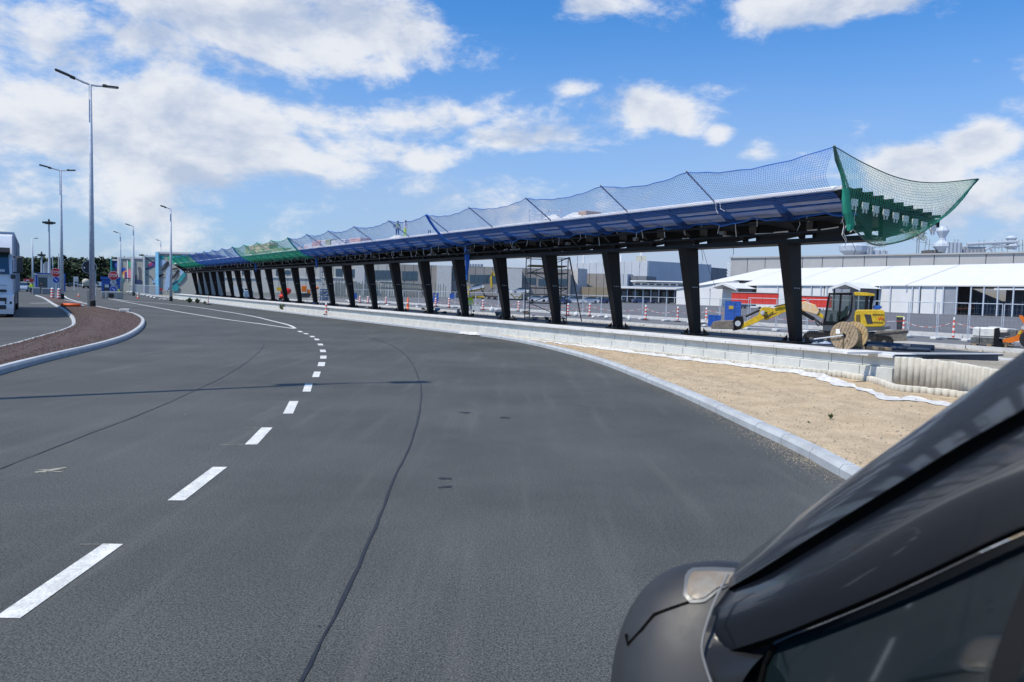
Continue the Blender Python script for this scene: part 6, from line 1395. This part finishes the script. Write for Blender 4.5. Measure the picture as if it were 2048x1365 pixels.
for y0,y1 in ((626,629),(641,644)):
    for k in range(7): epoly('vent_slot',[(1736+k*2.8,y0),(1738+k*2.8,y0-.1),(1738+k*2.8,y1),(1736+k*2.8,y1)],-.632,-.61,mat('brown_vent',(.14,.09,.02)))
text_on('W',9.5*mpx,M_red,ex,((1750-1690)*mpx,-.64,(689-635)*mpx),1.0)
text_on('80',4*mpx,M_dark,ex,((1755.8-1690)*mpx,-.64,(689-637)*mpx),.8)
epoly('counterweight',[(1704,652),(1753,650),(1767,648),(1768,654),(1755,657),(1722,661),(1704,661)],-.6,.6,M_eg,bev=.02)
w = MB(); w.lathe([(.10,0),(.16,.03),(.17,.08),(.1,.13)],10,Matrix.Translation(((1744-1690)*mpx,-.2,(689-616)*mpx))); w.build('blue_cap',M_blue2,ex); epoly('blue_bowl',[(1737,612),(1752,611),(1749,617),(1740,617)],-.4,-.05,M_blue2)
# undercarriage and tracks
def track(y0, name='track'):
    pts = []; 
    for i in range(9): a = math.pi/2+math.pi*i/8; pts.append((1618+6+math.cos(a)*12, 679-math.sin(a)*12))
    for i in range(9): a = -math.pi/2+math.pi*i/8; pts.append((1768-6+math.cos(a)*12, 679-math.sin(a)*12))
    o = epoly(name,pts,y0,y0+.32,M_black2); 
    w = MB(); n_ = len(pts); P_ = [Vector(((x-1690)*mpx,0,(689-y)*mpx)) for x,y in pts]+[Vector(((pts[0][0]-1690)*mpx,0,(689-pts[0][1])*mpx))]
    q_ = resample(P_,.085)
    for a,b in zip(q_,q_[1:]): m_ = (a+b)/2; w.box((m_.x,y0+.16,m_.z),(.05,.36,.05))
    w.build('track_shoe',M_black2,o)['kind'] = 'stuff'
    for i in range(6): w = MB(); w.lathe([(.07,-.01),(.07,.02),(.001,.03)],12,Matrix.Translation(((1628+i*26-1690)*mpx,y0-.02,(689-679)*mpx)),'y'); w.build('roller',M_dirt2,o)
track(-.75); track(.45)
epoly('undercarriage',[(1640,664),(1745,662),(1745,680),(1640,680)],-.4,.45,M_dirt2)
bl = epoly('dozer_blade',[(1741,665),(1746,657),(1800,655.5),(1796,664),(1796,670),(1800,675),(1744,680),(1739,672)],-.75,-.65,M_dirt2)
epoly('blade_arm',[(1722,662),(1744,666),(1742,674),(1722,674)],-.5,-.35,M_dirt2)
w = MB(); w.add([e(1741,664,-.8),e(1800,655,-.8),e(1800,655,.7),e(1741,664,.7),e(1744,679,-.78),e(1800,675,-.78)],[(0,1,2,3)]); w.build('blade_edge',M_dirt2,ex)
# boom, stick, bucket
M_yd = mat('worn_yellow',(.50,.38,.05),.55,var=.25,vs=6)
epoly('boom',[(1648,632),(1634,622),(1618,610),(1606,606),(1600,612),(1585,610),(1571,612),(1540,628),(1530,640),(1538,647),(1560,636),(1573,629),(1600,622),(1612,626),(1634,632),(1648,640)],-.35,-.1,M_yel,bev=.015)
epoly('boom_sleeve',[(1606,607),(1612,605),(1632,612),(1640,624),(1636,632),(1610,625),(1604,618)],-.42,-.05,mat('orange_sleeve',(.75,.42,.12),.6,col2=(.62,.58,.5),vs=14),bev=.03)
epoly('stick',[(1523,636),(1528,622),(1534,619),(1549,620),(1552,628),(1540,640),(1520,652),(1492,666),(1484,668),(1488,658)],-.4,-.15,M_yel,bev=.015)
w = MB(); w.tube(e(1496,640,-.3),e(1524,625,-.3),.045,n=8); w.build('hydraulic_ram',M_black,ex); w = MB(); w.tube(e(1524,625,-.3),e(1545,616,-.3),.028,n=8); w.build('ram_rod',M_steel,ex)
w = MB(); w.tube(e(1604,626,-.3),e(1630,640,-.3),.075,n=8); w.build('hydraulic_ram',M_black,ex); w = MB(); w.tube(e(1628,638,-.3),e(1650,653,-.3),.05,n=8); w.build('ram_rod',M_dark,ex)
w = MB(); w.tube(e(1552,617,-.42),e(1600,604,-.42),.035,n=6); w.build('hydraulic_ram',M_black,ex)
w = MB(); 
for k in range(5): w.path([e(1560-k*5,628+k*2,-.45),e(1542-k*2,638+k,-.5),e(1530+k,634+k*1.5,-.5),e(1535+k,628,-.45)],.012,4)
for k in range(3): w.path([e(1632,645,-.35),e(1636+k*2,652+k,-.4),e(1642,650,-.35),e(1648,640,-.3)],.012,4)
w.build('hydraulic_hose',M_black,ex)['kind'] = 'stuff'
w = MB(); w.lathe([(.09,-.42),(.09,-.12),(.03,-.12)],12,Matrix.Translation(e(1532,631,0)),'y'); w.build('pivot',M_steel,ex)
epoly('quick_hitch',[(1474,650),(1480,640),(1492,640),(1495,654),(1488,668),(1474,668)],-.45,-.1,M_black,bev=.01)
w = MB(); w.lathe([(.12,-.47),(.12,-.44),(.07,-.44)],14,Matrix.Translation(e(1484,655,0)),'y'); w.build('hitch_ring',M_steel,ex)
epoly('bucket',[(1432,660),(1436,653),(1442,651),(1475,649),(1478,667),(1434,668),(1432,668)],-.75,.25,M_dirt2,bev=.03)
for k in range(5): epoly('bucket_tooth',[(1476,664),(1483,669),(1476,670)],-.7+k*.2,-.62+k*.2,M_black)
# ================================================================== cable drum
cbp = G(1688,699.5,.60); mp = cbp.y/F; Rr = 28*mp
dr = thing('cable_drum','large wooden cable drum with weathered plank discs standing on the platform before the excavator','cable drum',cbp,facecam(cbp)-.42)
def disc(y0, seed, m=M_wood):
    par_ = None; npk = 9; wpl = 2*Rr/npk; objs = []
    w = MB(); w.lathe([(Rr*.99,y0-.005),(Rr*.99,y0+.03)],40,Matrix.Translation((0,0,Rr)),'y'); fl = w.build('flange',m,dr)
    for k in range(npk):
        a = -Rr+k*wpl+.004; b = -Rr+(k+1)*wpl-.004; pts = []
        for t in range(7): x = a+(b-a)*t/6; pts.append((x, math.sqrt(max(0,Rr*Rr-x*x))))
        P_ = [(x,Rr+z) for x,z in pts]+[(x,Rr-z) for x,z in reversed(pts)]; cxm = (a+b)/2
        T_ = Matrix.Translation((0,0,Rr)) @ Matrix.Rotation(.35,4,'Y') @ Matrix.Translation((0,0,-Rr)); w = MB(); w.prism(P_,y0-.028-random.uniform(0,.004),y0-.006,T_); w.build('plank',m,fl)
    return fl
f1 = disc(-.02,1); f2 = disc(.50,2,M_wood2)
w = MB(); w.lathe([(Rr*.56,.01),(Rr*.56,.48)],22,Matrix.Translation((0,0,Rr)),'y'); core = w.build('core',M_wood2,dr)
for k in range(22): a = 2*math.pi*k/22; w = MB(); w.box((math.cos(a)*Rr*.57,.245,Rr+math.sin(a)*Rr*.57),(.03,.46,.03)); w.build('stave',M_wood2,core)
w = MB(); w.lathe([(.055,-.062),(.055,-.055),(.001,-.055)],12,Matrix.Translation((.0,0,Rr)),'y'); w.build('hub_hole',M_black,dr)
for a in (.5,2.2,3.9,5.4,-.2): w = MB(); w.lathe([(.014,-.066),(.001,-.068)],6,Matrix.Translation((math.cos(a)*Rr*.45,0,Rr+math.sin(a)*Rr*.45)),'y'); w.build('bolt',M_black,dr)
w = MB(); w.box((-Rr*.42,-.056,Rr*1.28),(.10,.006,.11)); w.build('paper_label',M_white,dr)
w = MB(); w.tube((0,-.07,Rr),(0,-.07,.02),.012,n=5); w.build('stain_strip',mat('wood_dark',(.12,.09,.06)),dr)
w = MB(); w.tube((0,-.09,Rr*1.02),(-Rr*2.1,-.10,Rr*.62),.018,n=6); w.build('spindle_bar',M_lclad,dr)
b = G(1735,700,.6); o = thing('timber_pallet','low broken brown timber pallet right of the cable drum','pallet',b,facecam(b)); mp = b.y/F
for k in range(6): w = MB(); w.box((-.25+k*.13,.05+ (k%2)*.05,.045),(.10,.30,.06),rz=.1*k); w.build('board',M_wood if k%2 else mat('dark_board',(.12,.09,.06)),o)
w = MB(); w.box((.1,.25,.02),(.75,.06,.04)); w.build('bearer',M_wood,o)
sack('white paper roll end against the drum rim',1712,696,8,10,M_bag,.6,5,None,'paper_roll','roll')
w = MB(); w.lathe([(.05,0),(.06,.05),(.01,.1)],8); o = w.build('turquoise_cap',mat('turq',(.05,.45,.5)),loc=G(1722,692,.6)); tag(o,'small turquoise cap at the end of the blue pipes beside the drum','cap')
# pipes / sheets on the platform end
def bar(label, P0, P1, r, m, name='pipe', cat='pipe', z=None, flat=None):
    o = thing(name,label,cat,P0); 
    if flat: d = P1-P0; w = MB(); w.box((d.length/2,0,flat/2),(d.length,r*2,flat)); q_ = w.build('length',m,o,rot=math.atan2(d.y,d.x))
    else: w = MB(); w.tube((0,0,r),P1-P0+Vector((0,0,r)),r,n=8); w.build('length',m,o,smooth=True)
    return o
bar('long dark blue pipe bundle lying right of the cable drum, upper one',G(1722,693,.58),G(1868,702,.58),.07,M_bluesteel)
bar('long dark blue pipe lying in front of the upper pipe',G(1735,697,.58),G(1860,705,.58),.05,M_bluesteel)
bar('long white profile lying across the platform end',G(1712,708,.60),G(2002,710,.60),.05,M_white,'white_profile','profile',flat=.03)
bar('grey metal channel beside the white profile at the platform end',G(1790,712.5,.61),G(2005,712,.61),.02,M_dark,'metal_channel','profile',flat=.03)
bar('short white profile on the coping near the drum',G(1690,708,.62),G(1760,707,.62),.06,M_white,'white_profile','profile',flat=.04)
sack('loose plastic foil in front of the first column',1650,690,26,7,mat('foil_blue',(.42,.5,.62),.3),.6,8,None,'plastic_foil','foil')
sack('crumpled clear foil left of the cable drum',1632,691,18,7,mat('foil_grey',(.25,.3,.36),.3),.6,9,None,'plastic_foil','foil')
w = MB(); w.prism([(-.5,0),(.6,0),(.1,.07)],0,.4); o = w.build('dark_board',M_black2,loc=G(1548,686,.59)); tag(o,'flat dark board on the platform left of the first column','board')
def pile(label,px,py,wpx,hpx,m,seed):
    b = G(px,py,.58); mp = b.y/F; rr = random.Random(seed); o = thing('tool_pile',label,'pile',b,facecam(b))
    for k in range(6):
        w_ = wpx*mp*rr.uniform(.25,.6); h_ = hpx*mp*rr.uniform(.25,.55); x = rr.uniform(-.5,.5)*(wpx*mp-w_); z = rr.uniform(0,1)*(hpx*mp-h_)*(.4+.6*(k>2)); w = MB()
        if k % 3 == 2: w.tube((x-w_*.6,.1,z+h_*.3),(x+w_*.6,.25,z+h_*rr.uniform(.1,1)),.018,n=5); w.build('rod',M_steel2,o)
        else: w.box((0,0,h_/2),(w_,wpx*mp*.4,h_),bev=.02,T=Matrix.Translation((x,rr.uniform(0,.2),z if k%2 else 0)) @ Matrix.Rotation(rr.uniform(-.3,.3),4,'Y') @ Matrix.Rotation(rr.uniform(-.5,.5),4,'Z')); w.build('item',m if k != 4 else M_dark,o)
for i,(x,y,w_,h_,m,lb) in enumerate(((1025,640,12,6,M_dark,'dark bag at the foot of the fifth column'),(1068,640,14,10,M_blue2,'bright blue bundle under the scaffold'),(1090,640,16,9,M_dark,'dark tool pile under the scaffold tower'),(1050,628,18,9,mat('brown_pile',(.10,.08,.06)),'brown board pile on trestles at the scaffold'),(1001,632,22,12,mat('grey_pile',(.2,.2,.2)),'grey crate of tools left of the fifth column'),(918,628,10,13,mat('grey_pile',(.2,.2,.2)),'grey stacked boxes left of the worker'),(873,623,13,9,mat('light_blue_bag',(.08,.22,.4)),'light blue bag right of the seventh column'),(888,627,12,7,M_dark,'black box on the platform behind the blue bag'),(847,620,10,5,M_dark,'dark lump left of the seventh column'),(735,617,12,6,mat('grey_pile2',(.34,.36,.37)),'pale grey sack pile near the ninth column'),(630,609,9,4,M_blue2,'small blue item at the foot of the eleventh column'),(948,632,8,12,M_dark,'black bag beside the worker in the vest'))):
    pile(lb,x,y,w_,h_,m,60+i)
# pallet with wrapped pavers carried by an orange loader
b = G(1990,693,0); mp = b.y/F; pl_ = thing('paver_pallet','stack of grey pavers under white wrapping on a pallet carried by the orange loader','pallet',b,facecam(b)-.08)
for j in range(3):
    for i in range(7): w = MB(); w.box(((-38+i*9.6+ (j%2)*1.5)*mp,.35,(5+j*4.2)*mp),(9.2*mp,.7,3.9*mp),bev=.008); w.build('paver',mat('paver_grey',(.13,.145,.15),.8,var=.2,vs=8),pl_)
w = MB(); w.box((-10*mp,.35,27*mp),(60*mp,.75,19*mp),bev=.05); ob = w.build('white_wrap',M_bag,pl_)
boxat(pl_,mp,17,34,17,33,.0,.7,mat('paver_grey',(.13,.145,.15)),'loose_pavers')
for k in range(3): boxat(pl_,mp,-40+k*26,-32+k*26,0,3,0,.7,M_wood,'pallet_block')
boxat(pl_,mp,-44,30,3,4.5,0,.7,M_wood,'pallet_deck')
for x in (-28,5): boxat(pl_,mp,x,x+.8,4,37,-.06,.03,M_dark,'strap')
b = G(2048,697,0); mp = b.y/F; ld_ = thing('wheel_loader','orange compact wheel loader at the right edge holding the paver pallet on its forks','loader',b,facecam(b))
def lpoly(name,pts,y0,y1,m): w = MB(); w.prism([((x-2048)*mp,(697-y)*mp) for x,y in pts],y0,y1); return w.build(name,m,ld_)
lpoly('lift_arm',[(2011,682),(2013,680),(2032,674),(2040,662),(2046,650),(2036,634),(2037,631),(2042,632),(2056,648),(2066,640),(2070,650),(2052,668),(2046,680),(2026,687),(2013,687)],-.1,.1,M_or)
lpoly('fork_frame',[(1996,660),(2004,658),(2006,668),(2004,684),(2014,692),(2008,697),(1996,694)],-.15,.5,M_black); lpoly('hydraulics',[(2000,668),(2022,666),(2024,672),(2008,678)],-.12,.0,M_dark)
lpoly('tip_ram',[(2036,632),(2062,632),(2062,636),(2038,636)],-.05,.05,M_black)
lpoly('body',[(2060,640),(2120,630),(2130,690),(2060,686)],-.1,1.0,M_or); lpoly('cab',[(2075,590),(2110,590),(2116,632),(2070,640)],0,.9,M_dark)
wheel(10*mp,-.15,19*mp,ld_,.35); wheel(75*mp,-.15,19*mp,ld_,.35); w = MB(); w.lathe([(5*mp,-.13),(.001,-.13)],12,Matrix.Translation(((2046-2048)*mp,0,(697-656)*mp)),'y'); w.build('round_badge',M_white,ld_); lpoly('yellow_label',[(2038,662),(2043,661),(2041,669),(2036,670)],-.115,-.1,M_yel)
sack('long white plastic wrapped roll behind the paver pallet',1985,661,90,7,M_bag,0,12,None,'white_roll','roll')
# yellow? second excavator window etc skipped
# ================================================================== own car: roof pillar, door, glass and mirror at the right
oc = thing('black_car','black car the picture is taken from: its pillar, window and mirror','car',DR(1700,1150,.9))
oo = oc.location
M_cp = mat('own_car_paint',(.006,.008,.013),.25,spec=.4,var=.05,coat=.55); M_trim = mat('car_black_trim',(.012,.012,.012),.38,var=.1)
M_rub = mat('car_rubber',(.004,.004,.004),.9,spec=.05); M_og = glassmat('car_side_glass',(.006,.012,.014),.05); M_mh = mat('mirror_housing',(.026,.027,.029),.55,var=.1,vs=20); M_chr = mat('car_chrome',(.16,.165,.165),.4,.3)
def crow(pts, n=26):     # pts: (px,py,dist)
    P_ = cr([Vector(p) for p in pts], 10); L_ = [0]
    for a,b in zip(P_,P_[1:]): L_.append(L_[-1]+(b-a).length)
    out = []
    for i in range(n+1):
        x = L_[-1]*i/n
        for k in range(len(L_)-1):
            if L_[k+1] >= x-1e-9: q_ = P_[k].lerp(P_[k+1],(x-L_[k])/max(1e-9,L_[k+1]-L_[k])); break
        out.append(DR(q_.x,q_.y,q_.z)-oo)
    return out
def dd(px): return 1.18-.62*(px-1400)/750       # distance falls towards the right edge
def rowp(pts, dz=0): return crow([(x,y,dd(x)+dz) for x,y in pts])
R0 = rowp([(1452,1146),(1500,1110),(1560,1062),(1640,1000),(1740,925),(1860,838),(1980,752),(2160,620)], .09)
R0b= rowp([(1454,1150),(1504,1114),(1566,1067),(1648,1006),(1750,931),(1872,845),(1994,762),(2170,640)], .055)
R1 = rowp([(1456,1160),(1512,1124),(1580,1078),(1668,1018),(1774,946),(1900,864),(2024,786),(2190,685)], .03)
R2 = rowp([(1458,1176),(1520,1140),(1592,1094),(1684,1036),(1794,968),(1920,890),(2040,822),(2200,730)], .008)
R3 = rowp([(1460,1186),(1524,1149),(1598,1103),(1692,1046),(1803,980),(1930,902),(2050,834),(2210,742)], .024)
R4 = rowp([(1448,1178),(1528,1153),(1603,1110),(1698,1054),(1809,988),(1936,911),(2056,844),(2216,752)], .026)
R5 = rowp([(1424,1222),(1545,1182),(1625,1145),(1720,1100),(1830,1040),(1950,975),(2070,925),(2230,850)], -.022)
R6 = rowp([(1410,1264),(1548,1224),(1640,1188),(1740,1145),(1850,1092),(1970,1035),(2085,985),(2250,920)], -.028)
R7 = rowp([(1408,1318),(1550,1272),(1650,1232),(1755,1188),(1865,1137),(1985,1080),(2100,1030),(2260,965)], -.014)
R8 = rowp([(1420,1345),(1545,1285),(1652,1243),(1758,1199),(1868,1148),(1988,1091),(2104,1042),(2266,976)], .004)
def loft(name, rows, m, smooth=True, solid=None):
    w = MB(); w.grid(rows); o = w.build(name,m,oc,smooth=smooth)
    if solid: s_ = o.modifiers.new('s','SOLIDIFY'); s_.thickness = solid; s_.offset = -1
    return o
loft('roof_rail',[R0,R0b,R1,R2],M_cp); loft('seal',[R2,R3,R4],M_rub); loft('door_frame',[R4,R5,R6,R7],M_cp); loft('window_seal',[R7,R8],M_rub)
# glass
GA = rowp([(1436,1372),(1548,1290),(1652,1246),(1758,1202),(1868,1151),(1988,1094),(2104,1045),(2266,979)], .022)
GB = rowp([(1380,1560),(1480,1500),(1620,1480),(1758,1470),(1868,1460),(1988,1450),(2104,1440),(2266,1430)], .0)
loft('side_window',[GA,GB],M_og)
w = MB(); w.path([DR(1548,1292,dd(1548)+.016)-oo,DR(1530,1330,dd(1530)+.012)-oo,DR(1512,1400,dd(1512))-oo],.004,5); w.build('quarter_window_bar',M_rub,oc)
loft('pillar_trim',[crow([(2060,1130,dd(2060)+.0),(2020,1230,dd(2020)),(1985,1330,dd(1985)),(1960,1450,dd(1960))]),crow([(2160,1080,dd(2120)-.02),(2120,1200,dd(2080)-.02),(2100,1330,dd(2060)-.02),(2090,1450,dd(2050)-.02)])],M_trim)
# sail panel between mirror and door
S0_ = crow([(1420,1230,1.13),(1408,1285,1.13),(1412,1330,1.12),(1430,1380,1.12),(1440,1450,1.12)],20)
S1_ = crow([(1500,1250,1.13),(1550,1280,1.12),(1500,1340,1.07),(1450,1420,1.08)],20)
loft('mirror_sail',[S0_,S1_],M_trim)
w = MB(); w.path([p+Vector((0,0,0)) for p in crow([(1456,1148,1.115),(1425,1215,1.115),(1404,1288,1.115),(1412,1335,1.115),(1428,1380,1.115)],14)],.0019,6); w.build('trim_line',mat('trim_pale',(.22,.22,.22),.6),oc)
# mirror housing: ellipsoid rotated to face the camera
mc = DR(1425,1420,1.22); fr = MR; ax = Vector(ray(1425,1420)).normalized(); rt = Vector((MR@np.array([1,0,0]))); up = rt.cross(ax).normalized(); rt = ax.cross(up).normalized(); rt = rt if rt.x > 0 else -rt; up = up if up.z > 0 else -up
k_ = 1.22/F*.895
RX, RYY, RZ = 205*k_*.98, .10, 285*k_*.98
def mpt(u, v, s=1.0):     # superellipsoid
    cu, su, cv, sv = math.cos(u), math.sin(u), math.cos(v), math.sin(v); pw_ = lambda x, p: math.copysign(abs(x)**p, x)
    x = pw_(cv,.80)*pw_(cu,.85); y = pw_(cv,.80)*pw_(su,.85); z = pw_(sv,.80)
    tilt = .16; x2 = x+z*tilt*.9
    return mc+rt*(RX*x2*s)+ax*(RYY*y*s)+up*(RZ*z*s)
w = MB(); rows = [[mpt(2*math.pi*i/48, -math.pi/2+math.pi*j/28)-oo for i in range(49)] for j in range(29)]; w.grid(rows); w.build('mirror_housing',M_mh,oc,smooth=True)
def mhit(px, py, s=1.006):
    best = None; d = Vector(ray(px,py)).normalized(); lo_, hi = 1.0, 1.22
    def inside(P_):
        q_ = P_-mc; z = q_.dot(up)/(RZ*s); x = q_.dot(rt)/(RX*s)-z*.16*.9; y = q_.dot(ax)/(RYY*s)
        return (abs(x)**(2/.85)+abs(y)**(2/.85))**(.85/.80)+abs(z)**(2/.80) < 1
    P_ = None
    for i in range(260):
        t = 1.02+.3*i/260; P_ = Vector(CP)+d*t
        if inside(P_): return P_-oo
    return Vector(CP)+d*1.2-oo
def mpatch(name, A, B_, m, s=1.006, n=14, mm=6):
    w = MB(); rows = []
    for j in range(mm+1): rows.append([mhit(A[0][0]+(A[1][0]-A[0][0])*0+0,0) if False else mhit(*(Vector(param([Vector((x,y,0)) for x,y in A],i/n)).lerp(Vector(param([Vector((x,y,0)) for x,y in B_],i/n)),j/mm))[:2],s) for i in range(n+1)])
    w.grid(rows); return w.build(name,m,oc,smooth=True)
mpatch('indicator_rim',[(1366,1190),(1370,1150),(1380,1136),(1420,1134),(1500,1138)],[(1380,1206),(1394,1206),(1410,1204),(1440,1180),(1500,1150)],M_chr,1.02)
mpatch('indicator_lens',[(1374,1186),(1377,1156),(1386,1144),(1420,1142),(1500,1146)],[(1386,1198),(1396,1198),(1408,1196),(1436,1174),(1500,1152)],mat('lens_amber',(.20,.145,.09),.3,coat=.6,col2=(.26,.26,.235),vs=18),1.035)
w = MB(); w.path([mhit(*p,1.004) for p in ((1253,1270),(1256,1290),(1285,1258),(1308,1230),(1345,1216),(1384,1203))],.0028,5); w.build('housing_seam',M_rub,oc)
